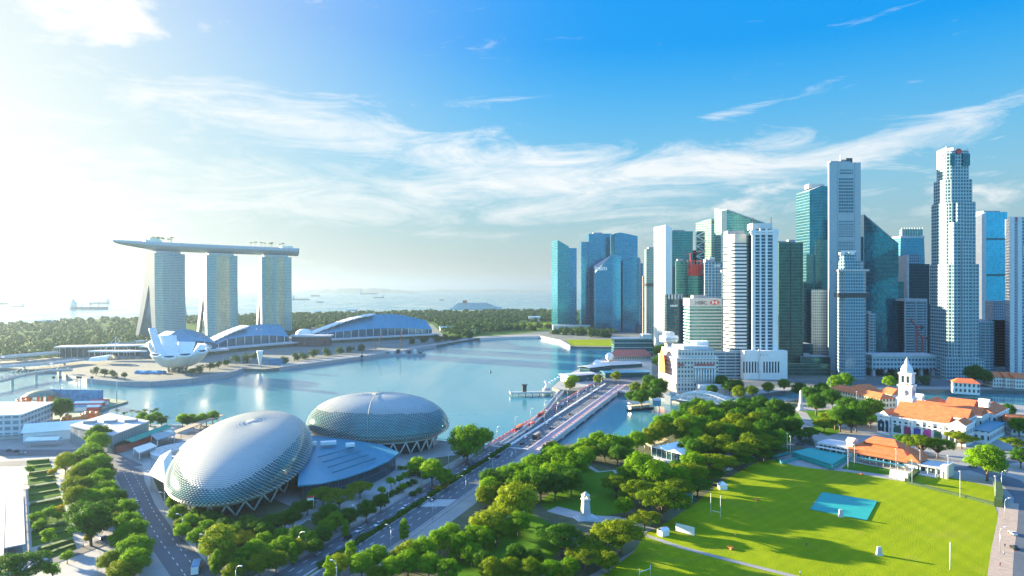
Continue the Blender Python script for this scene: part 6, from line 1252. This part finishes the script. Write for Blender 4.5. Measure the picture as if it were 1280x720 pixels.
grove('trees round the nearer theatre dome','round the nearer theatre dome',B((206,612,16),(222,640,22),(238,652,22),(258,660,20),(216,626,16),(310,690,24),(330,676,22),(355,682,26),(372,668,24),(420,650,22),(300,706,22))+Dk_((282,656,24),(300,660,24),(318,660,24),(340,654,24),(356,648,22),(372,636,20),(248,640,18),(262,648,20),(388,622,18),(404,668,22),(394,682,20))+O_((195,596,16),(202,604,14),(226,655,18),(276,700,26),(290,716,24),(345,700,26))+TB((214,600,12),(270,704,16),(292,690,14),(318,700,14),(366,690,14),(448,640,12),(432,660,12))+[('rain','gold',302,672,34),('round','lime',274,676,40)],'left')
grove('trees on the theatre forecourt','on the dome forecourt',RN((404,616,34),(424,620,36),(450,608,30))+B((540,588,28),(522,580,24),(556,596,22))+Dk_((412,640,26),(436,644,24),(458,636,24),(476,626,20),(400,648,20))+SB((373,642,14),(489,601,14),(500,598,12),(478,612,12),(470,618,12),(505,608,12),(440,588,8))+RD_((580,566,20))+B((584,550,44),(604,546,24)),'left')
grove('shrubs in the forecourt beds','in the forecourt beds',[('shrub','dark',u,v,w) for u,v,w in ((482,620,9),(487,617,9),(493,614,9),(499,611,9),(505,607,9),(511,604,9),(517,601,9),(461,632,9),(466,629,9),(471,627,9),(477,623,9),(520,590,9),(526,592,9),(532,595,8),(524,612,9),(516,616,9))]+[('shrub','bright',u,v,w) for u,v,w in ((512,591,9),(506,593,9),(500,584,7),(508,584,7),(516,583,7))])
grove('bright trees between road and park','on the park side of the drive',B((452,704,30),(472,694,28),(490,708,28),(530,688,32),(550,676,30),(562,666,26),(574,680,30),(592,668,28),(510,702,30),(590,690,26),(536,704,30),(560,712,28),(605,672,26),(648,650,30))+[('round','lime',424,706,26),('round','lime',514,690,30),('round','lime',604,656,32),('round','lime',646,622,48),('round','lime',620,648,28),('round','lime',624,640,24)]+TB((505,660,15),(438,690,18),(412,712,18),(475,700,14))+O_((502,694,26),(578,684,26),(620,662,30),(470,716,24)),'near end')
grove('bright trees between road and bridge end','between bridge end and park lawn',B((612,608,28),(630,597,30),(648,590,32),(668,582,32),(688,574,32),(700,574,36),(718,582,34),(690,590,34),(668,596,34),(648,604,30),(706,592,30),(730,570,26))+Dk_((614,598,30),(634,600,30),(676,604,34),(694,604,32),(714,600,30),(658,612,24))+O_((606,620,24),(620,614,24))+[('round','lime',690,562,22)],'left')
grove('trees along the river bank','on the near river bank',B((732,556,24),(748,552,26),(764,554,28),(780,556,24),(796,550,24),(722,562,20))+Dk_((756,562,22),(772,566,24),(790,570,22),(806,572,20))+O_((812,544,26),(826,540,26),(740,566,18)),'left')
grove('trees of the park centre','round the memorial tower',RN((770,604,36),(800,612,44),(776,664,60),(752,676,48),(732,690,44),(806,646,34))+RD_((702,670,54),(690,664,36))+B((800,584,40),(818,590,40),(786,592,30),(712,706,24),(690,712,26),(780,630,22))+RN((828,622,62),(846,608,44))+O_((664,712,30),(640,708,28),(614,712,28),(706,718,22),(760,700,26))+Dk_((646,690,26),(668,696,22),(604,700,24),(836,600,30)),'left')
grove('broad trees along the field','along the left of the field',RN((862,590,44),(884,578,44),(900,574,40),(920,562,40),(940,556,36),(956,550,34),(908,560,30))+RD_((872,604,34),(848,584,34),(890,592,28),(930,574,26),(955,566,24),(970,560,24))+B((866,580,30),(850,596,30),(976,546,24)),'left')
grove('trees of the wood between river and field','in the wood behind the pavilion',B((830,532,30),(846,524,30),(862,530,30),(884,512,26),(896,520,28),(880,530,28),(910,540,30),(868,545,24))+O_((852,538,30),(872,520,28),(895,540,30),(918,528,30),(930,540,30),(946,528,28),(905,556,28),(884,556,28),(936,552,26))+Dk_((862,512,26),(872,506,22),(912,512,28),(925,520,28),(940,514,28),(956,520,28),(966,530,28),(980,524,24),(930,506,24),(950,504,24),(970,510,24),(984,514,20),(990,532,24),(870,562,26),(900,534,24),(956,538,28),(860,556,24))+RD_((896,552,36),(922,546,36),(960,546,34))+[('round','lime',890,514,22),('round','lime',918,514,20)]+[('small','gold',938,507,20),('small','gold',916,507,18),('small','gold',980,506,10)],'left')
grove('trees by the civic hall','left of the clock tower',Dk_((1020,502,24),(1040,496,24),(1012,492,20),(1000,486,18),(1028,488,20),(1060,508,28),(1050,520,28),(1076,512,28),(1090,508,26),(1070,522,26))+RN((1044,520,34),(1064,526,30),(1030,528,24))+RD_((1012,540,24),(1000,544,22),(1088,522,26))+B((1056,474,20),(1044,478,18),(1112,476,16))+TB((994,528,10)),'left')
grove('trees right of the playing field','right of the civic hall',RN((1152,552,40),(1172,556,34),(1202,546,30),(1264,520,24),(1270,552,28))+B((1234,572,42),(1222,530,14),(1274,530,22))+RD_((1136,550,30))+Dk_((1218,466,22),(1230,470,18),(1260,512,18),(1276,570,22)),'left')
grove('trees by the stone hotel','by the stone hotel',B((826,438,18),(832,448,20),(824,452,16),(716,474,14))+Dk_((824,482,24),(812,476,18),(836,468,22),(802,496,20),(790,494,16),(818,492,18),(902,478,18),(912,482,18),(890,486,14),(922,480,16))+RD_((842,470,24))+O_((712,480,14),(770,470,12),(748,474,12),(794,484,14),(806,486,14),(924,490,16),(940,488,14),(960,484,14),(980,480,14)),'left',-.4)
grove('palms on the near waterfront','on the near waterfront',[('palm','palm',u,v,w) for u,v,w in ((147,513,6),(155,515,7),(165,513,6),(173,514,7),(182,512,8),(190,514,8),(196,511,7),(209,521,6),(232,518,6),(262,516,6),(340,690,12),(205,588,9),(198,585,9),(212,592,9))],'left')
grove('bushy trees on the near waterfront','behind the theatre domes',B((178,522,14),(188,524,14),(196,520,13),(228,524,14),(240,522,13),(252,523,14),(266,520,14),(296,520,13),(280,522,13))+Dk_((234,526,12),(246,526,12),(272,524,12),(202,526,11),(76,510,26))+[('small','gold',286,527,11)],'left')
# median hedge of clipped shrubs
for k in range(56):
    p=R(-200+k*3.6,12.2+.0,.28); q=R(-200+k*3.6,13.8,.28)
    for j,pp in enumerate((p,)):
        gold=(-104<(-200+k*3.6)<-92); key=('shrub','gold') if gold else ('shrub','dark'); P_=PROTO[key][0]; s=(1.9 if gold else 1.75)*tr_.uniform(.85,1.15)
        c=copy_tree(P_['root'],R(-200+k*3.6+tr_.uniform(-.5,.5),13.0+tr_.uniform(-.3,.3),.28),tr_.uniform(0,6),(s,s,s*.72),f"{'golden' if gold else 'dark green'} shrub, {nth(k)} from the near end of the road's median strip",'shrubs of the median strip')
# avenue trees on the sky deck and the far promenade
for k,(t_) in enumerate(DECKTREES):
    p=deckat(t_); copy_tree(PROTO[('palm','palm')][k%2]['root'],(p.x+tr_.uniform(-8,8),p.y+tr_.uniform(-8,8),195),k,tr_.uniform(1.1,1.5),f"palm, {nth(k if k<9 else k-9)} from the left in the {'left' if k<9 else 'right'} row on the sky deck",'palms on the sky deck')
row=[]
for (u0,v0,u1,v1,n,w) in ((562,412,690,408,13,11),(692,413,764,418,12,11),(545,424,600,417,7,9),(812,430,826,440,3,10),(1100,470,1160,474,4,12)):
    for i in range(n): row.append(('round','dark' if (i*7)%3 else 'olive',u0+(u1-u0)*(i+.5)/n+tr_.uniform(-2,2),v0+(v1-v0)*(i+.5)/n+tr_.uniform(-1.5,1.5),w*tr_.uniform(.8,1.25)))
SHORE=[t[2:5] for t in row]
# far woods: one mass
fw=MB(); rr=random.Random(77)
def inpoly(x,y,pg):
    c=False; j=len(pg)-1
    for i in range(len(pg)):
        if (pg[i][1]>y)!=(pg[j][1]>y) and x<(pg[j][0]-pg[i][0])*(y-pg[i][1])/(pg[j][1]-pg[i][1])+pg[i][0]: c=not c
        j=i
    return c
zones=[([(-480,421),(-150,412),(0,407.5),(90,401),(170,398.5),(205,397),(205,425),(170,432),(120,438),(60,445),(0,449),(-300,456)],1900),([(205,398),(370,393.5),(500,390.5),(690,388.5),(720,388.5),(720,401),(690,402),(640,404),(640,413),(560,421),(545,404),(500,396),(395,408),(366,420),(300,420)],2200),([(690,404),(770,405),(770,417),(712,417),(690,412)],160)]
for zp,n in zones:
    pg=[at(u,v)[:2] for u,v in zp]; ux=[p[0] for p in zp]; vx=[p[1] for p in zp]; k=0
    while k<n:
        u=rr.uniform(min(ux),max(ux)); v=rr.uniform(min(vx),max(vx))
        if not inpoly(u,v,zp): continue
        k+=1; p=at(u,v); s=p[1]/1000; r=rr.uniform(4.0,7.5)*max(.8,min(1.5,s*.62)); leaves(fw,[(p[0]+rr.uniform(-r,r)*.5,p[1]+rr.uniform(-r,r)*.5,rr.uniform(3,6.5)+(2 if q else 0),r*.8,r*.62) for q in range(2)],44,r*.8,rr)
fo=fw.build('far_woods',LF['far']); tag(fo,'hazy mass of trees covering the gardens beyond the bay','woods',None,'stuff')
SHORE+=list(((120,463,9),(131,465,10),(143,467,9),(156,469,8),(240,464,9),(250,461,10),(262,458,10),(273,455,9),(284,452,10),(296,450,11),(308,448,11),(318,446,10),(356,449,10),(368,446,10),(380,444,10),(392,442,11),(410,440,10),(424,438,10),(438,436,9),(452,434,10),(516,426,9),(530,424,9),(545,423,10)))
sw=MB(); rr=random.Random(9)
for u,v,w in SHORE:
    h=7.5; p=at(u,v,5.5); r=w*1.15*p[1]/F/2; leaves(sw,[(p[0]+rr.uniform(-.5,.5)*r,p[1]+rr.uniform(-.5,.5)*r,5.2+rr.uniform(-.4,.5)*r,r*.66,r*.6) for _ in range(4)],260,r*.34,rr); b0=len(sw.v); sw.tube((p[0],p[1],-.6),(p[0],p[1],5),.4,n=5); sw.nor+=[(0,-1,.2)]*(len(sw.v)-b0)
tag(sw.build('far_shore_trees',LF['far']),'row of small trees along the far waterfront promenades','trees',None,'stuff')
grove('trees filling the dome garden','in the planting before the nearer dome',B((228,662,20),(246,670,22),(262,684,24),(318,686,24),(336,690,22),(386,672,22),(408,658,22),(352,668,20),(300,694,20))+Dk_((290,668,24),(330,664,24),(366,646,22),(308,652,22),(384,630,20),(270,648,20))+O_((282,690,24),(324,704,26),(372,684,22),(244,656,18)),'left')
BEDS=[[(33,578),(62,576),(66,586),(34,590)],[(34,594),(67,589),(71,601),(35,607)],[(35,611),(72,605),(77,620),(36,628)],[(36,632),(78,624),(86,650),(38,660)],[(39,664),(87,654),(92,672),(40,684)],[(46,690),(92,676),(96,686),(62,700)]]
HL=mat('bed_hedge',(.035,.11,.012),.85,var=.5,scale=.8,c2=(.09,.20,.02),bump=.9,bscale=2.0)
def bedhedge(label,pts,h,w_):
    a=Vector(at(*pts[0])); o=thing('clipped_hedge',label,'hedge',tuple(a),0,'clipped hedges of the left plaza'); m=MB(); q=[Vector(at(*p_))-a for p_ in pts]
    for i in range(len(q)-1): m.bar(q[i]+Vector((0,0,h/2)),q[i+1]+Vector((0,0,h/2)),w_,h)
    m.build('foliage',HL,o)
for i,b_ in enumerate(BEDS):
    c_=[(u+(sum(p[0] for p in b_)/4-u)*.1,v+(sum(p[1] for p in b_)/4-v)*.1) for u,v in b_]; mid=lambda p,q,t:(p[0]+(q[0]-p[0])*t,p[1]+(q[1]-p[1])*t)
    bedhedge(f'clipped hedge along the far edge of the left plaza bed, {nth(i)} from the far end',[c_[0],c_[1]],1.6,2.4)
    bedhedge(f'low hedge across the middle of the left plaza bed, {nth(i)} from the far end',[mid(c_[0],c_[3],.55),mid(c_[1],c_[2],.55)],1.0,1.8)
grove('trees filling the left avenue','between the left avenue rows',B((108,588,26),(116,604,28),(112,622,28),(134,622,24),(152,674,28),(160,690,30))+O_((104,636,26),(122,656,26),(158,712,30))+Dk_((118,572,26),(130,588,24),(142,686,26)),'far end')
# ================================================================ traffic, lamps, people
CAR={}
def car_proto(cname,c):
    root=thing('car','-','car',(0,0,0)); bm_=mat('car_paint_'+cname,c,.25,.2,var=.05)
    prof=[(-2.15,.35),(-2.2,.75),(-1.95,.98),(.75,.98),(1.95,.82),(2.2,.55),(2.15,.32)]
    m=MB(); m.rings([[(x,y*(1 if abs(y)<.8 else .96),z) for x,z in prof] for y in (.86,-.86)],True); m.build('body',bm_,root)
    gl=[(-1.75,.97),(-1.2,1.42),(.1,1.44),(.95,.97)]
    m=MB(); m.rings([[(x,y*(1 if z<1.1 else .86),z) for x,z in gl] for y in (.8,-.8)],True); m.build('cabin_glass',M['window'],root)
    m=MB(); m.rings([[(-1.2,y,1.43),(.1,y,1.45),(.1,y,1.49),(-1.2,y,1.47)] for y in (.68,-.68)],True); m.build('roof',bm_,root)
    for x in (-1.3,1.35):
        for y in (-.84,.84):
            w=MB(); w.rings([[(x+.33*math.cos(a),y+o,.33+.33*math.sin(a)) for a in [2*PI*k/10 for k in range(10)]] for o in (.11,-.11)],True); w.build('wheel',M['tyre'],root)
    for y in (-.6,.6): m=MB(); m.bx(2.13,2.2,y-.18,y+.18,.6,.74); m.build('headlight',M['white'],root)
    CAR[cname]=[root,False]
for n_,c in (('white',(.72,.73,.74)),('black',(.015,.017,.02)),('silver',(.42,.45,.48)),('red',(.45,.03,.03)),('blue',(.03,.10,.32)),('grey',(.14,.15,.17))): car_proto(n_,c)
def car(cn,p,ang,label,group='cars on the roads'):
    if not CAR[cn][1]:
        CAR[cn][1]=True; r=CAR[cn][0]; r.location=p; r.rotation_euler=(0,0,ang); return tag(r,label,None,group)
    return copy_tree(CAR[cn][0],p,ang,None,label,group)
ra=math.atan2(RD.y,RD.x); cr=random.Random(3); cols=['white','white','black','silver','grey','white','red','blue','black']
def spos(u,v):
    p=Vector(at(u,v)); d=p-RO; return d.dot(RD),d.dot(RP)
# the drive beside the domes
near_cars=[(505,636,'white'),(478,658,'white'),(446,664,'white'),(436,674,'black'),(541,616,'black'),(552,607,'white'),(553,612,'red'),(566,600,'silver'),(576,597,'black'),(580,587,'white'),(589,584,'black'),(599,582,'blue'),(612,569,'white')]
near_cars.sort(key=lambda c:-c[1])
for i,(u,v,c) in enumerate(near_cars):
    s,t=spos(u,v); lane=min((2.2,5.9,9.6),key=lambda L_:abs(L_-t)); car(c,R(s,lane,.1),ra+PI,f'{c} car, {nth(i)} nearest of those passing the theatre domes on the drive','cars on the drive')
for i,(s,t,c) in enumerate(((-118,16.5,'grey'),(-60,20.4,'white'),(-30,16.4,'black'))): car(c,R(s,t,.1),ra,f'{c} car alone in the right half of the drive, {nth(i)} from the near end','cars on the drive')
# the bridge
for side,lanes,dr,wd in ((0,(4.2,7.7,11.2),PI,'left'),(1,(16.2,19.6,23.0,26.4),0,'right')):
    lst=[]
    for lane in lanes:
        s=cr.uniform(4,30)
        while s<280: lst.append((s,lane)); s+=cr.uniform(16,46)*(1 if side==0 else 2.2)
    lst.sort()
    for i,(s,lane) in enumerate(lst):
        c=cols[cr.randrange(len(cols))]; car(c,R(s,lane,.36),ra+dr,f'{c} car, {nth(i)} from the near end in the {wd} half of the bridge','cars on the bridge')
def bus(name,c,c2,L0,h,label,p,ang,cat='bus'):
    o=thing(name,label,cat,p,ang); m=MB(); m.bx(-L0/2,L0/2,-1.25,1.25,.4,h); m.build('body',c,o); m=MB(); m.bx(-L0/2+.3,L0/2-.2,-1.28,1.28,h*.45,h*.7); m.bx(L0/2-.05,L0/2+.02,-1.1,1.1,h*.42,h*.8); m.build('window_band',M['window'],o); m=MB(); m.bx(-L0/2+.2,L0/2-.2,-1.1,1.1,h,h+.15); m.build('roof',c2,o)
    for x in (-L0*.32,L0*.32):
        for y in (-1.1,1.1): w=MB(); w.rings([[(x+.5*math.cos(a),y+q,.5+.5*math.sin(a)) for a in [2*PI*k/10 for k in range(10)]] for q in (.15,-.15)],True); w.build('wheel',M['tyre'],o)
bus('bus',M['red'],M['orange'],11,4.2,'nearer red double deck bus at the bay side of the road bridge',R(42,4.1,.36),ra+PI); bus('bus',M['red'],M['redtile'],11,4.2,'farther red double deck bus at the bay side of the road bridge',R(96,4.1,.36),ra+PI); bus('bus',M['red'],M['red'],8,3.0,'short red bus in the middle lanes of the road bridge',R(60,8,.36),ra+PI)
bus('coach',M['dark'],M['grey'],11,3.2,'dark coach at the near end of the bridge, right half',R(26,23,.36),ra)
# raffles avenue and plaza road
def along(pts,u,v): return at(u,v,.1)
for (u,v,c,a,lb) in ((171,629,'white',1.95,'white car on the curving road between the left trees and the nearer dome'),(22,565,'black',0.1,'leftmost car on the road below the striped marquee'),(12,564,'grey',.1,'grey car at the left edge on the road below the marquee'),(28,567,'silver',.1,'silver car right of the black one below the striped marquee'),(132,674,'blue',.75,'blue car leaving the plaza road under the left trees'),(1268,686,'black',1.35,'black car on the road at the right edge of the playing field'),(1266,668,'white',1.35,'white car above the black car at the right edge of the field'),(1216,584,'grey',.2,'grey car on the road behind the bowling green'),(1180,584,'white',.2,'white car behind the club house right wing'),(1000,556,'grey',-.2,'grey car on the road left of the club house')): car(c,at(u,v,.1),a,lb)
bus('lorry',M['white'],M['blue'],8,3.0,'white and blue lorry at the bottom edge on the curving road',at(245,714,.1),1.9,'lorry')
bus('bus',M['white'],M['pale'],10,3.1,'white bus near the bottom edge on the curving road',at(216,690,.1),2.0) if False else None
# parked vans and awnings under the broad trees at the field corner
for k,(u,v) in enumerate(((872,610),(880,604),(902,592),(912,588),(940,572),(950,568))): car(['white','silver','grey','white','silver','white'][k],at(u,v,.1),.75,f'car parked under the broad trees beside the field, {nth(k)} from the left','cars parked under the broad trees')
# street lamps: a pole with a curved arm
lp=thing('street_lamp','-','street lamp',(0,0,0)); m=MB(); m.tube((0,0,0),(0,0,8.2),.14,.09); m.build('pole',M['steel'],lp); m=MB(); q=[(0,0,8.2),(.3,0,9.2),(1.0,0,9.8),(2.0,0,10)]; [m.tube(q[i],q[i+1],.08,.07) for i in range(3)]; m.build('arm',M['steel'],lp); m=MB(); m.bx(1.6,2.7,-.2,.2,9.85,10.08,bottom=True); m.build('lamp_head',M['white'],lp)
LP_USED=[False]
def lamp(p,rz,label,group,sc=1.0):
    if not LP_USED[0]: LP_USED[0]=True; lp.location=p; lp.rotation_euler=(0,0,rz); lp.scale=(sc,)*3; return tag(lp,label,None,group)
    return copy_tree(lp,p,rz,sc,label,group)
for i in range(9): lamp(R(8+i*33,13.6,1.3),ra-PI/2,f'lamp post, {nth(i)} from the near end on the median of the road bridge','lamp posts of the road bridge',.95)
for i in range(8): lamp(R(10+i*36,-.4,1.5),ra-PI/2,f'lamp post, {nth(i)} from the near end on the bay side of the road bridge','lamp posts of the road bridge',.85)
for i in range(8): lamp(R(-262+i*33,-1.0,.2),ra-PI/2,f'lamp post, {nth(i)} from the near end along the dome side of the drive','lamp posts of the drive')
for i in range(7): lamp(R(-250+i*36,29.2,.2),ra+PI/2,f'lamp post, {nth(i)} from the near end along the park side of the drive','lamp posts of the drive')
for i,(u,v) in enumerate(((190,612),(206,642),(228,672),(258,700))): lamp(at(u,v),PI,f'lamp post, {nth(i)} from the far end beside the curving road','lamp posts of the curving road')
for i,(u,v) in enumerate(((1252,612),(1256,650),(1250,690))): lamp(at(u,v),0,f'lamp post, {nth(i)} from the far end on the brick path','lamp posts of the brick path')
# traffic signals, flag, banners
for (u,v,lb) in ((383,690,'white traffic signal post at the near kerb of the drive by the dome garden'),(640,576,'white signal post on the median where the bridge begins'),(316,716,'white signal post at the bottom edge between curving road and drive')):
    o=thing('signal_post',lb,'traffic signal',at(u,v,.2)); m=MB(); m.tube((0,0,0),(0,0,5),.12); m.build('pole',M['steel'],o); m=MB(); m.bx(-.35,.35,-.25,.25,4,5.4); m.bx(-.9,-.4,-.25,.25,2.6,3.8); m.build('signal_head',M['white'],o)
o=thing('flag_pole','pole with a red and white flag on the forecourt by the nearer dome','flag',at(392,650)); m=MB(); m.tube((0,0,0),(0,0,11),.13,.07); m.build('pole',M['steel'],o); m=MB(); m.rings([[(.1+i*.5,.25*math.sin(i*1.1),z) for z in (9.6,9.62)] for i in range(6)],closed=False); 
m=MB()
for z0_,z1_,k in ((9.9,10.9,0),(8.9,9.9,1)):
    m.m=k
    for i in range(5): m.face([(-.1-i*.55,.3*math.sin(i*1.2),z0_),(-.1-(i+1)*.55,.3*math.sin((i+1)*1.2),z0_),(-.1-(i+1)*.55,.3*math.sin((i+1)*1.2),z1_),(-.1-i*.55,.3*math.sin(i*1.2),z1_)])
m.build('flag',[M['red'],M['white']],o)
# people, small in the picture: one continuous body each
def person(u,v,rz,label,top,bot,step=.18):
    o=bpy.data.objects.new('person',None); C.objects.link(o); o.location=at(u,v,.12); o.rotation_euler=(0,0,rz); tag(o,label,'person')
    nodes=[((0,0,.93),.15),((0,0,1.15),.15),((0,0,1.38),.17),((0,0,1.50),.07),((0,0,1.57),.085),((0,0,1.68),.105),((0,.22,1.38),.065),((step*.6,.27,1.10),.05),((step,.25,.86),.045),((0,-.22,1.38),.065),((-step*.6,-.27,1.10),.05),((-step,-.25,.86),.045),((0,.1,.86),.11),((step*.5,.1,.48),.075),((step*.9,.1,.07),.055),((step*.9+.16,.1,.04),.05),((0,-.1,.86),.11),((-step*.3,-.1,.48),.075),((-step*1.2,-.1,.10),.055),((-step*1.2+.15,-.1,.04),.05)]
    ed=[(0,1),(1,2),(2,3),(3,4),(4,5),(2,6),(6,7),(7,8),(2,9),(9,10),(10,11),(0,12),(12,13),(13,14),(14,15),(0,16),(16,17),(17,18),(18,19)]
    me=bpy.data.meshes.new('person'); me.from_pydata([n[0] for n in nodes],ed,[]); b=bpy.data.objects.new('body',me); C.objects.link(b); b.parent=o
    md=b.modifiers.new('skin','SKIN'); 
    for i,n in enumerate(nodes): me.skin_vertices[0].data[i].radius=(n[1],n[1])
    me.skin_vertices[0].data[0].use_root=True; b.modifiers.new('smooth','SUBSURF').levels=1
    m_,t_,bs=_new('clothing'); sp_=t_.nodes.new('ShaderNodeSeparateXYZ'); t_.links.new(_co(t_),sp_.inputs[0])
    f1=_mth(t_,'GREATER_THAN',sp_.outputs[2],.95); f2=_mth(t_,'GREATER_THAN',sp_.outputs[2],1.47); f3=_mth(t_,'GREATER_THAN',sp_.outputs[2],1.69)
    t_.links.new(_mix(t_,f3,_mix(t_,f2,_mix(t_,f1,bot,top),(.38,.24,.16)),(.02,.015,.01)),bs.inputs['Base Color']); bs.inputs['Roughness'].default_value=.8; me.materials.append(m_)
person(1256,684,1.3,'person in a dark top walking on the brick path, farther of two',(.04,.05,.08),(.05,.05,.06)); person(1255,694,-1.7,'person in a pale shirt on the brick path, nearer of two',(.55,.55,.52),(.06,.07,.12)); person(1250,708,1.2,'person in red near the bottom of the brick path',(.45,.06,.05),(.05,.05,.06)); person(1008,683,.5,'person in dark clothes standing on the playing field',(.03,.03,.04),(.03,.03,.04)); person(919,672,.3,'person in an orange top beside the orange roller',(.6,.22,.05),(.05,.05,.06)); person(104,684,.9,'person in dark clothes on the left plaza path by the road',(.05,.05,.06),(.04,.04,.05)); person(1000,719,.2,'person in blue at the bottom edge of the playing field',(.05,.15,.5),(.05,.05,.07))
for (k,v_) in list(PROTO.items()):
    for q in v_:
        if not q['used']:
            for ch in list(q['root'].children): bpy.data.objects.remove(ch)
            bpy.data.objects.remove(q['root'])
